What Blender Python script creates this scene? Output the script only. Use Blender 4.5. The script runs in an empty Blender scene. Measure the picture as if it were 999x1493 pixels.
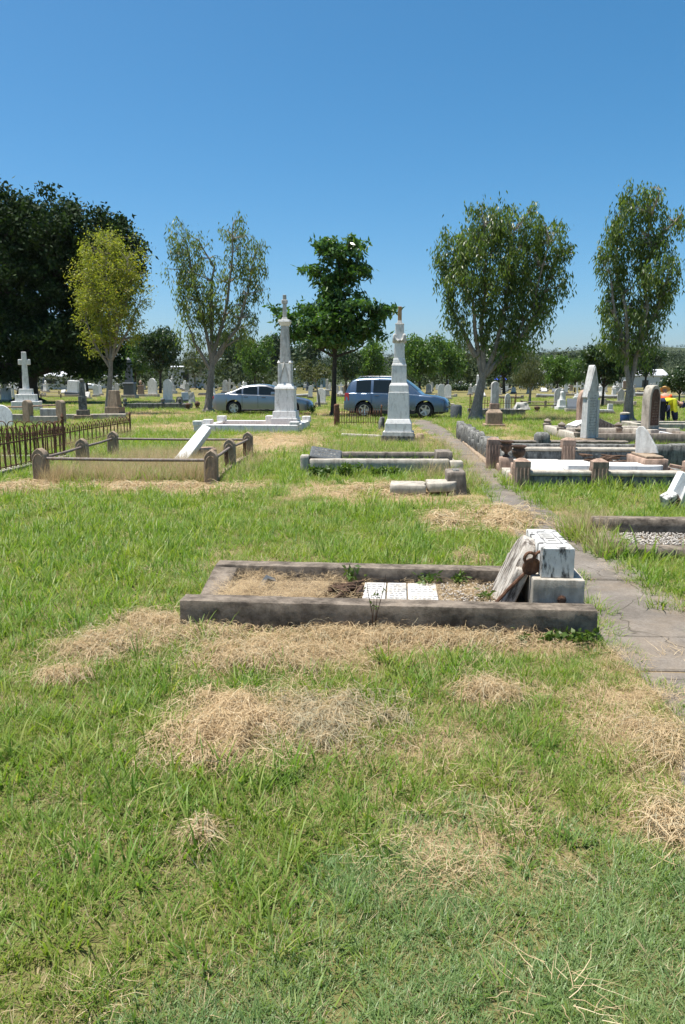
import bpy, bmesh, math, random
import numpy as np
from mathutils import Vector, Matrix, noise as mnoise

random.seed(7)
RNG = np.random.default_rng(11)
R = math.radians
S = bpy.context.scene
COL = S.collection

# ------------------------------------------------------------------ camera
F = 18 / 23.6 * 1493            # focal length in photograph pixels
HZ = 556.0                      # horizon row
CH = 1.6                        # eye height
PITCH = math.atan((746.5 - HZ) / F)
cam_d = bpy.data.cameras.new('camera')
cam = bpy.data.objects.new('camera', cam_d)
COL.objects.link(cam)
cam.location = (0, 0, CH)
cam.rotation_euler = (math.pi / 2 - PITCH, 0, 0)
cam_d.sensor_fit = 'VERTICAL'
cam_d.sensor_height = 23.6
cam_d.lens = 18
cam_d.clip_start = 0.05
cam_d.clip_end = 9000
S.camera = cam

# ------------------------------------------------------------------ sky, sun, exposure
SUN_EL, SUN_AZ = R(74), R(-84)      # azimuth from +Y, clockwise
W = bpy.data.worlds.new('World')
S.world = W
W.use_nodes = True
wn = W.node_tree.nodes
wl = W.node_tree.links
wn.clear()
sky = wn.new('ShaderNodeTexSky')
sky.sky_type = 'NISHITA'
sky.sun_disc = False
sky.sun_elevation = SUN_EL
sky.sun_rotation = SUN_AZ
sky.altitude = 100
sky.air_density = 0.8
sky.dust_density = 1.5
sky.ozone_density = 5.0
bgn = wn.new('ShaderNodeBackground')
bgn.inputs['Strength'].default_value = 0.095
wo = wn.new('ShaderNodeOutputWorld')
hs = wn.new('ShaderNodeHueSaturation')
hs.inputs['Hue'].default_value = 0.486
hs.inputs['Saturation'].default_value = 1.28
wl.new(sky.outputs[0], hs.inputs['Color'])
wl.new(hs.outputs[0], bgn.inputs[0])
wl.new(bgn.outputs[0], wo.inputs[0])
sl = bpy.data.lights.new('sun', 'SUN')
sl.energy = 5.0
sl.angle = R(0.53)
sl.color = (1.0, 0.955, 0.89)
so = bpy.data.objects.new('sun', sl)
COL.objects.link(so)
sd = Vector((math.sin(SUN_AZ) * math.cos(SUN_EL), math.cos(SUN_AZ) * math.cos(SUN_EL), math.sin(SUN_EL)))
so.rotation_euler = sd.to_track_quat('Z', 'Y').to_euler()
so.location = sd * 60
S.view_settings.view_transform = 'Standard'
S.view_settings.look = 'None'
S.view_settings.exposure = 0.76
S.view_settings.gamma = 1.0

# ------------------------------------------------------------------ pixel -> place
def ray(px, py):
    u = (px - 499.5) / F
    v = (746.5 - py) / F
    return u, math.cos(PITCH) + v * math.sin(PITCH), -math.sin(PITCH) + v * math.cos(PITCH)
def gp(px, py, z=0.0):                      # point of the plane z under a pixel
    r = ray(px, py)
    t = (z - CH) / r[2]
    return r[0] * t, r[1] * t
def at(px, py, Y):                          # x, z of a pixel at distance Y
    r = ray(px, py)
    t = Y / r[1]
    return r[0] * t, CH + r[2] * t
def ppm(Y, z=0.0):                          # pixels per metre
    return F / (Y * math.cos(PITCH) + (CH - z) * math.sin(PITCH))

# ------------------------------------------------------------------ mesh helpers
class MB:
    def __init__(s):
        s.v = []; s.f = []
    def add(s, vs, fs, M=None):
        o = len(s.v)
        for p in vs:
            p = Vector(p)
            s.v.append(tuple(M @ p) if M is not None else tuple(p))
        s.f += [tuple(i + o for i in f) for f in fs]
        return s
    def box(s, x0, x1, y0, y1, z0, z1, t=1.0, ty=None, M=None):
        ty = t if ty is None else ty
        cx, cy = (x0 + x1) / 2, (y0 + y1) / 2
        hx, hy = (x1 - x0) / 2, (y1 - y0) / 2
        vs = [(cx - hx, cy - hy, z0), (cx + hx, cy - hy, z0), (cx + hx, cy + hy, z0), (cx - hx, cy + hy, z0),
              (cx - hx * t, cy - hy * ty, z1), (cx + hx * t, cy - hy * ty, z1), (cx + hx * t, cy + hy * ty, z1), (cx - hx * t, cy + hy * ty, z1)]
        return s.add(vs, [(3, 2, 1, 0), (4, 5, 6, 7), (0, 1, 5, 4), (1, 2, 6, 5), (2, 3, 7, 6), (3, 0, 4, 7)], M)
    def prism(s, poly, y0, y1, M=None):     # polygon in XZ (counter-clockwise seen from -Y) extruded along Y
        n = len(poly)
        vs = [(x, y0, z) for x, z in poly] + [(x, y1, z) for x, z in poly]
        fs = [tuple(range(n)), tuple(range(2 * n - 1, n - 1, -1))]
        fs += [(i, i + n, (i + 1) % n + n, (i + 1) % n) for i in range(n)]
        return s.add(vs, fs, M)
    def lathe(s, prof, n=14, M=None):
        vs = []; fs = []
        for r, z in prof:
            vs += [(r * math.cos(2 * math.pi * k / n), r * math.sin(2 * math.pi * k / n), z) for k in range(n)]
        for i in range(len(prof) - 1):
            for k in range(n):
                k2 = (k + 1) % n
                fs.append((i * n + k, i * n + k2, (i + 1) * n + k2, (i + 1) * n + k))
        fs.append(tuple(range(n - 1, -1, -1)))
        fs.append(tuple((len(prof) - 1) * n + k for k in range(n)))
        return s.add(vs, fs, M)
    def tube(s, pts, rad, n=6, cap=True):
        pts = [Vector(p) for p in pts]
        if not hasattr(rad, '__len__'):
            rad = [rad] * len(pts)
        vs = []; fs = []
        ref = None
        for i, p in enumerate(pts):
            d = (pts[min(i + 1, len(pts) - 1)] - pts[max(i - 1, 0)]).normalized()
            if ref is None:
                ref = Vector((1, 0, 0)) if abs(d.x) < 0.8 else Vector((0, 1, 0))
            a = d.cross(ref)
            if a.length < 1e-4:
                a = d.cross(Vector((0.3, 0.5, 0.8)))
            a.normalize()
            b = d.cross(a).normalized()
            ref = b.cross(d) * -1 if False else ref
            for k in range(n):
                t = 2 * math.pi * k / n
                vs.append(p + (a * math.cos(t) + b * math.sin(t)) * rad[i])
        for i in range(len(pts) - 1):
            for k in range(n):
                k2 = (k + 1) % n
                fs.append((i * n + k, i * n + k2, (i + 1) * n + k2, (i + 1) * n + k))
        if cap:
            fs.append(tuple(range(n - 1, -1, -1)))
            fs.append(tuple((len(pts) - 1) * n + k for k in range(n)))
        return s.add(vs, fs)
    def build(s, name, mat, parent=None, bevel=0.0, seg=1, smooth=None, rough=0.0, cell=0.06, rs=6.0, loc=None, rot=None):
        me = bpy.data.meshes.new(name)
        me.from_pydata(s.v, [], s.f)
        if bevel or rough or smooth is not None:
            bm = bmesh.new()
            bm.from_mesh(me)
            bmesh.ops.recalc_face_normals(bm, faces=bm.faces)
            if bevel:
                es = [e for e in bm.edges if len(e.link_faces) == 2 and e.calc_face_angle(0) > 0.5]
                bmesh.ops.bevel(bm, geom=es, offset=bevel, segments=seg, affect='EDGES', clamp_overlap=True, profile=0.6)
            if rough:
                for _ in range(7):
                    es = [e for e in bm.edges if e.calc_length() > cell]
                    if not es:
                        break
                    bmesh.ops.subdivide_edges(bm, edges=es, cuts=1, use_grid_fill=True)
                    if len(bm.verts) > 9000:
                        break
                bmesh.ops.triangulate(bm, faces=[f for f in bm.faces if len(f.verts) > 4])
                bm.normal_update()
                off = Vector((random.random() * 50, random.random() * 50, random.random() * 50))
                for v in bm.verts:
                    p = v.co * rs + off
                    d = mnoise.noise(p) * 0.65 + mnoise.noise(p * 2.7) * 0.35
                    d2 = max(0, mnoise.noise(p * 1.4 + Vector((9, 3, 5))) - 0.35) * 2.5     # chips
                    v.co += v.normal * rough * (d - d2)
            bm.to_mesh(me)
            bm.free()
            if smooth is not None:
                me.polygons.foreach_set('use_smooth', [True] * len(me.polygons))
                me.set_sharp_from_angle(angle=R(smooth))
        me.materials.append(mat)
        o = bpy.data.objects.new(name, me)
        COL.objects.link(o)
        if parent is not None:
            o.parent = parent
        if loc is not None:
            o.location = loc
        if rot is not None:
            o.rotation_euler = rot
        return o

def fast_mesh(name, V, Q, mat, parent=None, smooth=False):
    V = np.ascontiguousarray(V, dtype=np.float32)
    Q = np.ascontiguousarray(Q, dtype=np.int32)
    me = bpy.data.meshes.new(name)
    me.vertices.add(len(V))
    me.vertices.foreach_set('co', V.ravel())
    k = Q.shape[1]
    me.loops.add(Q.size)
    me.loops.foreach_set('vertex_index', Q.ravel())
    me.polygons.add(len(Q))
    me.polygons.foreach_set('loop_start', np.arange(0, Q.size, k, dtype=np.int32))
    me.polygons.foreach_set('loop_total', np.full(len(Q), k, dtype=np.int32))
    if smooth:
        me.polygons.foreach_set('use_smooth', np.ones(len(Q), dtype=bool))
    me.update(calc_edges=True)
    me.materials.append(mat)
    o = bpy.data.objects.new(name, me)
    COL.objects.link(o)
    if parent is not None:
        o.parent = parent
    return o

def tag(o, label=None, cat=None, group=None, kind=None):
    if label: o['label'] = label
    if cat: o['category'] = cat
    if group: o['group'] = group
    if kind: o['kind'] = kind
    return o
def thing(name, label, cat, loc=(0, 0, 0), rz=0.0, group=None):
    o = bpy.data.objects.new(name, None)
    o.empty_display_size = 0.2
    COL.objects.link(o)
    o.location = loc
    o.rotation_euler = (0, 0, rz)
    return tag(o, label, cat, group)
def dup(root, loc, rz=0.0, scale=None, label=None, group=None, tilt=(0, 0)):
    r = root.copy()
    COL.objects.link(r)
    r.location = loc
    r.rotation_euler = (tilt[0], tilt[1], rz)
    if scale is not None: r.scale = scale
    if label: r['label'] = label
    if group: r['group'] = group
    for ch in list(root.children):
        c = ch.copy(); COL.objects.link(c); c.parent = r
        for g in list(ch.children):
            d = g.copy(); COL.objects.link(d); d.parent = c
    return r
def pcopy(o, parent, loc=(0, 0, 0), rot=(0, 0, 0), scale=(1, 1, 1)):
    c = o.copy(); COL.objects.link(c); c.parent = parent
    c.location = loc; c.rotation_euler = rot; c.scale = scale
    return c

# ------------------------------------------------------------------ materials
def newmat(name):
    m = bpy.data.materials.new(name)
    m.use_nodes = True
    nt = m.node_tree
    nt.nodes.clear()
    out = nt.nodes.new('ShaderNodeOutputMaterial')
    return m, nt, out
class NT:
    def __init__(s, nt): s.nt = nt
    def n(s, t, **kw):
        x = s.nt.nodes.new(t)
        for k, v in kw.items():
            if k.startswith('i_'):
                x.inputs[k[2:].replace('_', ' ')].default_value = v
            else:
                setattr(x, k, v)
        return x
    def l(s, a, b): s.nt.links.new(a, b)
    def ramp(s, fac, stops, interp='LINEAR'):
        r = s.n('ShaderNodeValToRGB')
        r.color_ramp.interpolation = interp
        e = r.color_ramp.elements
        while len(e) < len(stops): e.new(0.5)
        for i, (p, c) in enumerate(stops):
            e[i].position = p
            e[i].color = (*c, 1) if len(c) == 3 else c
        s.l(fac, r.inputs[0])
        return r.outputs[0]
    def noise(s, vec, scale, detail=4, rough=0.6):
        x = s.n('ShaderNodeTexNoise')
        x.inputs['Scale'].default_value = scale
        x.inputs['Detail'].default_value = detail
        x.inputs['Roughness'].default_value = rough
        if vec is not None: s.l(vec, x.inputs['Vector'])
        return x.outputs['Fac']
    def mix(s, fac, a, b, mode='MIX'):
        m = s.n('ShaderNodeMix', data_type='RGBA', blend_type=mode)
        for sock, val in ((m.inputs[0], fac), (m.inputs[6], a), (m.inputs[7], b)):
            if isinstance(val, (int, float)): sock.default_value = val
            elif isinstance(val, tuple): sock.default_value = (*val, 1) if len(val) == 3 else val
            else: s.l(val, sock)
        return m.outputs[2]
    def math(s, op, a, b=None):
        m = s.n('ShaderNodeMath', operation=op)
        for i, val in enumerate((a, b)):
            if val is None: continue
            if isinstance(val, (int, float)): m.inputs[i].default_value = val
            else: s.l(val, m.inputs[i])
        return m.outputs[0]
    def objvec(s, scale=(1, 1, 1)):
        tc = s.n('ShaderNodeTexCoord')
        oi = s.n('ShaderNodeObjectInfo')
        m = s.n('ShaderNodeMath', operation='MULTIPLY'); m.inputs[1].default_value = 37.0
        s.l(oi.outputs['Random'], m.inputs[0])
        a = s.n('ShaderNodeVectorMath', operation='ADD')
        s.l(tc.outputs['Object'], a.inputs[0]); s.l(m.outputs[0], a.inputs[1])
        if scale != (1, 1, 1):
            b = s.n('ShaderNodeVectorMath', operation='MULTIPLY')
            s.l(a.outputs[0], b.inputs[0]); b.inputs[1].default_value = scale
            return b.outputs[0]
        return a.outputs[0]
    def wpos(s):
        return s.n('ShaderNodeNewGeometry').outputs['Position']
    def bump(s, h, strength, dist):
        b = s.n('ShaderNodeBump')
        b.inputs['Strength'].default_value = strength
        b.inputs['Distance'].default_value = dist
        s.l(h, b.inputs['Height'])
        return b.outputs[0]
    def bsdf(s, col, rough=0.9, metal=0.0, normal=None, spec=0.3):
        p = s.n('ShaderNodeBsdfPrincipled')
        if isinstance(col, tuple): p.inputs['Base Color'].default_value = (*col, 1)
        else: s.l(col, p.inputs['Base Color'])
        if isinstance(rough, (int, float)): p.inputs['Roughness'].default_value = rough
        else: s.l(rough, p.inputs['Roughness'])
        p.inputs['Metallic'].default_value = metal
        p.inputs['Specular IOR Level'].default_value = spec
        if normal is not None: s.l(normal, p.inputs['Normal'])
        return p

def stone(name, c0, c1, stain=(0.02, 0.02, 0.018), thr=0.6, soft=0.12, sc=1.0, amt=0.9, rough=0.9, bump=0.35, lichen=None, grain=0.35, streak=(2.6, 2.6, 0.7)):
    m, nt, out = newmat(name)
    k = NT(nt)
    v = k.objvec()
    vs = k.objvec(streak)
    n1 = k.noise(v, 7 * sc, 6, 0.65)
    n2 = k.noise(v, 34 * sc, 4, 0.7)
    base = k.ramp(n1, [(0.3, c0), (0.7, c1)])
    base = k.mix(k.math('MULTIPLY', n2, grain), base, tuple(x * 0.55 for x in c0))
    n3 = k.noise(vs, 2.1 * sc, 8, 0.72)
    fac = k.ramp(n3, [(thr - soft, (0, 0, 0)), (thr + soft, (amt, amt, amt))])
    col = k.mix(fac, base, stain)
    if lichen:
        n4 = k.noise(v, 9 * sc, 5, 0.6)
        f4 = k.ramp(n4, [(0.62, (0, 0, 0)), (0.68, (0.7, 0.7, 0.7))])
        col = k.mix(f4, col, lichen)
    h = k.mix(0.5, n1, k.noise(v, 70 * sc, 4, 0.7))
    p = k.bsdf(col, rough, normal=k.bump(h, bump, 0.02), spec=0.2)
    k.l(p.outputs[0], out.inputs[0])
    return m

def plain(name, col, rough=0.5, metal=0.0, var=0.15, sc=12, spec=0.4, coat=0.0):
    m, nt, out = newmat(name)
    k = NT(nt)
    n1 = k.noise(k.objvec(), sc, 4, 0.6)
    c = k.mix(n1, tuple(x * (1 - var) for x in col), tuple(min(1, x * (1 + var)) for x in col))
    p = k.bsdf(c, rough, metal, spec=spec)
    p.inputs['Coat Weight'].default_value = coat
    p.inputs['Coat Roughness'].default_value = 0.06
    k.l(p.outputs[0], out.inputs[0])
    return m

def leafmat(name, c0, c1, c2=None, trans=0.35, rough=0.5, spec=0.35, nscale=0.5, tt=(1.35, 1.45, 0.6), alt=None):
    m, nt, out = newmat(name)
    k = NT(nt)
    g = k.n('ShaderNodeNewGeometry')
    oi = k.n('ShaderNodeObjectInfo')
    rnd = g.outputs['Random Per Island'] if 'Random Per Island' in g.outputs else oi.outputs['Random']
    r = k.math('FRACT', k.math('ADD', rnd, k.math('MULTIPLY', oi.outputs['Random'], 7.3)))
    stops = [(0.0, c0), (0.75, c1)] + ([(1.0, c2)] if c2 else [])
    c = k.ramp(r, stops)
    big = k.noise(g.outputs['Position'], nscale, 3, 0.6)
    c = k.mix(k.ramp(big, [(0.35, (0.0,) * 3), (0.65, (0.6,) * 3)]), c, k.mix(0.5, c, c1))
    if alt:
        a2 = k.noise(g.outputs['Position'], 1.9, 4, 0.65)
        c = k.mix(k.ramp(a2, [(0.45, (0.0,) * 3), (0.68, (0.75,) * 3)]), c, k.mix(0.6, c, alt))
    p = k.bsdf(c, rough, spec=spec)
    t = k.n('ShaderNodeBsdfTranslucent')
    tc = k.mix(1.0, c, tt, 'MULTIPLY')
    k.l(tc, t.inputs[0])
    ms = k.n('ShaderNodeMixShader')
    ms.inputs[0].default_value = trans
    k.l(p.outputs[0], ms.inputs[1]); k.l(t.outputs[0], ms.inputs[2])
    k.l(ms.outputs[0], out.inputs[0])
    return m

M = {}
M['marble'] = stone('white_marble', (0.7, 0.685, 0.65), (0.83, 0.82, 0.785), (0.2, 0.18, 0.15), 0.6, 0.1, 2.0, 0.6, 0.75, 0.3, grain=0.16)
M['marble_old'] = stone('weathered_marble', (0.6, 0.59, 0.55), (0.74, 0.73, 0.69), (0.022, 0.022, 0.02), 0.535, 0.05, 2.6, 0.93, 0.85, 0.5, grain=0.25)
M['marble_broken'] = stone('broken_marble', (0.46, 0.4, 0.33), (0.68, 0.64, 0.57), (0.05, 0.035, 0.025), 0.53, 0.07, 3.2, 0.9, 0.9, 0.7)
M['marble_grey'] = stone('grey_marble', (0.54, 0.53, 0.5), (0.68, 0.67, 0.63), (0.22, 0.2, 0.17), 0.56, 0.12, 2.4, 0.6, 0.85, 0.35, grain=0.2)
M['marble_dirty'] = stone('dirty_marble', (0.48, 0.47, 0.44), (0.66, 0.65, 0.61), (0.14, 0.13, 0.11), 0.56, 0.14, 1.6, 0.7, 0.85, 0.35, grain=0.2)
M['sandstone'] = stone('sandstone', (0.3, 0.22, 0.15), (0.42, 0.33, 0.24), (0.07, 0.06, 0.045), 0.58, 0.12, 1.6, 0.75, 0.95, 0.5)
M['pinkstone'] = stone('pink_sandstone', (0.36, 0.245, 0.18), (0.49, 0.355, 0.27), (0.06, 0.045, 0.035), 0.56, 0.12, 2.2, 0.75, 0.95, 0.5)
M['concrete'] = stone('old_concrete', (0.26, 0.22, 0.18), (0.4, 0.34, 0.28), (0.045, 0.04, 0.032), 0.5, 0.16, 1.5, 0.8, 0.97, 0.6)
M['kerb'] = stone('weathered_kerb_concrete', (0.26, 0.21, 0.16), (0.38, 0.32, 0.25), (0.04, 0.032, 0.025), 0.51, 0.12, 2.6, 0.82, 0.97, 1.0, streak=(1.3, 1.8, 1.5))
M['greystone'] = stone('grey_lichened_stone', (0.2, 0.2, 0.185), (0.34, 0.33, 0.3), (0.03, 0.03, 0.026), 0.5, 0.1, 2.0, 0.85, 0.95, 0.6, lichen=(0.42, 0.42, 0.36))
M['lightconc'] = stone('pale_concrete', (0.42, 0.38, 0.31), (0.56, 0.51, 0.43), (0.08, 0.07, 0.055), 0.58, 0.14, 1.6, 0.75, 0.95, 0.5)
M['granite'] = stone('dark_granite', (0.1, 0.115, 0.13), (0.16, 0.18, 0.2), (0.05, 0.055, 0.06), 0.6, 0.1, 3.0, 0.5, 0.5, 0.1)
M['blackplaque'] = stone('charcoal_stone', (0.07, 0.08, 0.085), (0.14, 0.15, 0.155), (0.02, 0.02, 0.02), 0.6, 0.1, 3.0, 0.5, 0.6, 0.2)
M['orangestone'] = stone('orange_lichened_marble', (0.35, 0.3, 0.2), (0.5, 0.42, 0.3), (0.38, 0.17, 0.03), 0.5, 0.12, 6.0, 0.9, 0.9, 0.4)
M['rust'] = stone('rusted_iron', (0.16, 0.08, 0.05), (0.3, 0.16, 0.095), (0.05, 0.028, 0.02), 0.5, 0.12, 5.0, 0.7, 0.9, 0.5)
M['pipe'] = stone('galvanised_pipe', (0.2, 0.17, 0.15), (0.33, 0.3, 0.27), (0.13, 0.07, 0.04), 0.5, 0.12, 4.0, 0.7, 0.6, 0.2)
M['letter'] = plain('engraved_lettering', (0.2, 0.2, 0.2), 0.9)
M['darkletter'] = plain('worn_black_lettering', (0.05, 0.05, 0.05), 0.9)
M['wood'] = stone('rotten_timber', (0.1, 0.06, 0.04), (0.22, 0.14, 0.09), (0.03, 0.02, 0.015), 0.52, 0.12, 6.0, 0.8, 0.95, 0.8)
M['bark'] = stone('pale_gum_bark', (0.24, 0.21, 0.175), (0.42, 0.38, 0.33), (0.09, 0.075, 0.06), 0.56, 0.14, 2.4, 0.75, 0.95, 0.9)
M['bark_dark'] = stone('dark_bark', (0.06, 0.05, 0.04), (0.12, 0.1, 0.08), (0.02, 0.02, 0.016), 0.5, 0.12, 3.0, 0.7, 0.95, 0.8)
M['gravel'] = stone('white_pebble', (0.4, 0.36, 0.31), (0.6, 0.56, 0.5), (0.2, 0.165, 0.12), 0.6, 0.1, 14.0, 0.7, 0.9, 0.2)
M['terracotta'] = stone('dark_terracotta', (0.12, 0.07, 0.05), (0.2, 0.12, 0.08), (0.03, 0.025, 0.02), 0.5, 0.12, 4.0, 0.8, 0.8, 0.3)
M['soil'] = stone('dry_soil', (0.2, 0.15, 0.1), (0.36, 0.27, 0.17), (0.1, 0.08, 0.045), 0.5, 0.15, 5.0, 0.8, 1.0, 0.8)
M['pinkfill'] = stone('pink_sand_fill', (0.42, 0.3, 0.22), (0.55, 0.42, 0.32), (0.3, 0.22, 0.14), 0.55, 0.12, 2.0, 0.7, 1.0, 0.5)

def path_material():
    m, nt, out = newmat('grey_path_concrete')
    k = NT(nt)
    wp = k.wpos()
    n1 = k.noise(wp, 2.2, 7, 0.7); n2 = k.noise(wp, 60, 5, 0.75); n3 = k.noise(wp, 0.9, 5, 0.6)
    c = k.ramp(n1, [(0.3, (0.12, 0.105, 0.09)), (0.5, (0.19, 0.168, 0.142)), (0.7, (0.27, 0.24, 0.205))])
    c = k.mix(k.ramp(n2, [(0.35, (0.6,) * 3), (0.6, (0.0,) * 3)]), c, (0.09, 0.075, 0.06))
    c = k.mix(k.ramp(n3, [(0.5, (0,) * 3), (0.7, (0.6,) * 3)]), c, (0.26, 0.2, 0.135))
    w = k.n('ShaderNodeVectorMath', operation='ADD')
    nz = k.n('ShaderNodeTexNoise'); nz.inputs['Scale'].default_value = 3.0
    k.l(wp, nz.inputs['Vector'])
    sc = k.n('ShaderNodeVectorMath', operation='SCALE'); sc.inputs['Scale'].default_value = 0.35
    k.l(nz.outputs['Color'], sc.inputs[0]); k.l(wp, w.inputs[0]); k.l(sc.outputs[0], w.inputs[1])
    vo = k.n('ShaderNodeTexVoronoi', feature='DISTANCE_TO_EDGE'); vo.inputs['Scale'].default_value = 0.9
    k.l(w.outputs[0], vo.inputs['Vector'])
    cr = k.ramp(vo.outputs['Distance'], [(0.001, (0.8,) * 3), (0.0045, (0,) * 3)])
    c = k.mix(cr, c, (0.05, 0.042, 0.03))
    h = k.mix(0.5, n2, k.math('SUBTRACT', 1.0, cr))
    p = k.bsdf(c, 0.97, normal=k.bump(h, 0.7, 0.012), spec=0.15)
    k.l(p.outputs[0], out.inputs[0])
    return m
M['path'] = path_material()
M['gumleaf'] = leafmat('gum_leaf', (0.07, 0.105, 0.032), (0.14, 0.185, 0.052), (0.22, 0.23, 0.08), 0.48, 0.42, 0.5, tt=(1.5, 1.6, 0.6))
M['gumleaf_dark'] = leafmat('dark_gum_leaf', (0.06, 0.1, 0.028), (0.12, 0.18, 0.045), (0.2, 0.235, 0.065), 0.46, 0.42, 0.5, tt=(1.5, 1.6, 0.6))
M['yellowleaf'] = leafmat('yellowing_leaf', (0.18, 0.21, 0.035), (0.28, 0.3, 0.05), (0.34, 0.27, 0.06), 0.5, 0.5, 0.4, tt=(1.4, 1.5, 0.6))
M['bigleaf'] = leafmat('glossy_broad_leaf', (0.03, 0.075, 0.02), (0.075, 0.155, 0.034), (0.13, 0.22, 0.05), 0.38, 0.3, 0.5)
M['figleaf'] = leafmat('dark_fig_leaf', (0.014, 0.03, 0.011), (0.03, 0.056, 0.018), (0.06, 0.1, 0.028), 0.2, 0.7, 0.15)
M['mangoleaf'] = leafmat('mango_leaf', (0.04, 0.09, 0.02), (0.1, 0.175, 0.034), (0.16, 0.24, 0.05), 0.42, 0.42, 0.45)
M['mangodark'] = leafmat('dark_shade_tree_leaf', (0.018, 0.04, 0.012), (0.035, 0.07, 0.018), (0.07, 0.11, 0.028), 0.25, 0.42, 0.45)
M['palleaf'] = leafmat('olive_leaf', (0.06, 0.075, 0.03), (0.1, 0.115, 0.045), (0.14, 0.14, 0.06), 0.3, 0.55)
M['farleaf'] = leafmat('far_forest_leaf', (0.025, 0.04, 0.016), (0.045, 0.065, 0.025), (0.065, 0.085, 0.032), 0.15, 0.7, 0.2, 0.01)
M['grass'] = leafmat('green_grass', (0.075, 0.155, 0.018), (0.175, 0.28, 0.04), (0.4, 0.38, 0.15), 0.42, 0.5, 0.35, 1.1, alt=(0.3, 0.32, 0.06))
M['couch'] = leafmat('blue_green_couch_grass', (0.12, 0.2, 0.066), (0.19, 0.29, 0.1), (0.34, 0.34, 0.18), 0.38, 0.45, 0.45, 2.0, alt=(0.24, 0.3, 0.1))
M['weed'] = leafmat('weed_leaf', (0.05, 0.1, 0.02), (0.1, 0.16, 0.03), (0.16, 0.18, 0.05), 0.35, 0.5)
M['hay'] = leafmat('dry_cut_grass', (0.37, 0.265, 0.14), (0.56, 0.43, 0.255), (0.69, 0.57, 0.38), 0.3, 0.7, 0.2, 1.6, tt=(1.1, 1.05, 0.95))
M['greyhay'] = leafmat('grey_green_cut_grass', (0.24, 0.22, 0.14), (0.4, 0.36, 0.24), (0.54, 0.46, 0.31), 0.3, 0.7, 0.2, 1.6, tt=(1.1, 1.05, 0.95))
M['straw'] = leafmat('standing_straw', (0.36, 0.27, 0.14), (0.5, 0.4, 0.24), (0.62, 0.52, 0.34), 0.35, 0.7, 0.2, 1.0, tt=(1.1, 1.05, 0.9))

# ------------------------------------------------------------------ numpy noise and the dryness map of the lawn
_T = np.random.default_rng(5).random((256, 256))
def vnoise(x, y, s, ox=0.0):
    X = np.asarray(x) * s + 31.7 + ox; Y = np.asarray(y) * s + 77.1 + ox * 1.7
    xi = np.floor(X).astype(int); yi = np.floor(Y).astype(int)
    fx = X - xi; fy = Y - yi
    fx = fx * fx * (3 - 2 * fx); fy = fy * fy * (3 - 2 * fy)
    a = _T[xi % 256, yi % 256]; b = _T[(xi + 1) % 256, yi % 256]
    c = _T[xi % 256, (yi + 1) % 256]; d = _T[(xi + 1) % 256, (yi + 1) % 256]
    return (a * (1 - fx) + b * fx) * (1 - fy) + (c * (1 - fx) + d * fx) * fy
def fbm(x, y, s, ox=0.0):
    return 0.5 * vnoise(x, y, s, ox) + 0.3 * vnoise(x, y, s * 2.3, ox + 9) + 0.2 * vnoise(x, y, s * 5.1, ox + 21)

# dry patches: photo centre and half sizes -> ground ellipses
DRYPX = [(330, 1065, 75, 45, 1.2), (480, 1062, 85, 35, 1.0), (430, 955, 190, 34, 1.1), (640, 938, 190, 16, 1.2), (140, 945, 75, 28, 1.0),
         (230, 915, 70, 22, 0.9), (95, 990, 45, 12, 0.8), (710, 1012, 45, 20, 0.7), (960, 1000, 80, 50, 0.9), (965, 1100, 70, 90, 0.95),
         (985, 1220, 45, 60, 1.0), (760, 1255, 140, 62, 0.75), (640, 1200, 60, 40, 0.5), (295, 1220, 22, 22, 0.9), (110, 1215, 50, 30, 0.35),
         (870, 1010, 60, 50, 0.5), (450, 1290, 70, 30, 0.25), (660, 1100, 90, 40, 0.45), (40, 915, 30, 20, 0.4), (840, 905, 70, 40, 0.5), (640, 690, 70, 8, 0.6),
         (650, 760, 35, 13, 0.9), (685, 815, 28, 12, 0.9), (765, 765, 70, 35, 0.9), (240, 712, 140, 10, 1.2), (30, 712, 45, 12, 1.0),
         (60, 740, 50, 16, 0.5), (560, 718, 130, 14, 1.0), (480, 715, 70, 12, 0.8), (400, 648, 75, 20, 1.1), (230, 605, 70, 5, 1.0), (250, 625, 110, 7, 0.9),
         (560, 628, 130, 12, 0.5), (640, 640, 50, 20, 0.8), (480, 606, 45, 6, 0.9), (740, 625, 30, 10, 0.8), (760, 640, 45, 7, 0.9),
         (930, 660, 60, 20, 0.5), (850, 750, 60, 14, 0.55), (820, 640, 40, 8, 0.6), (210, 870, 60, 12, 0.4), (880, 850, 40, 40, 0.7), (960, 880, 60, 30, 0.8), (560, 770, 120, 8, 0.2)]
PATCH = []
for px, py, rx, ry, st in DRYPX:
    x, y = gp(px, py)
    y0 = gp(px, py + ry)[1]; y1 = gp(px, max(py - ry, 562))[1]
    PATCH.append((x, (y0 + y1) / 2, rx / ppm(y), (y1 - y0) / 2, st))
def dry(x, y):
    d = (fbm(x, y, 0.7) - 0.5) * 1.5 + (fbm(x, y, 2.6, 40) - 0.5) * 1.3 + 0.1 + np.clip((np.asarray(x) + 0.2) * 0.12, -0.1, 0.22) * (np.asarray(y) < 4.8)
    d = d + np.clip((np.asarray(y) - 24) / 60, 0, 0.24)
    w = (fbm(x, y, 3.1, 13) - 0.5)
    p = np.zeros_like(d)
    for cx, cy, rx, ry, st in PATCH:
        q = ((x - cx) / rx) ** 2 + ((y - cy) / ry) ** 2
        p = np.maximum(p, 0.74 * st * np.clip(1.25 - q * 0.8 + w * 3.2, 0, 1))
    return np.clip(d * 0.62 + p, 0, 1.2)

FOOT = []          # stone footprints where no grass grows: x, y, half sizes, angle
def foot(x, y, hx, hy, a=0.0, keep=0.0):
    FOOT.append((x, y, hx, hy, a, keep))

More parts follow.
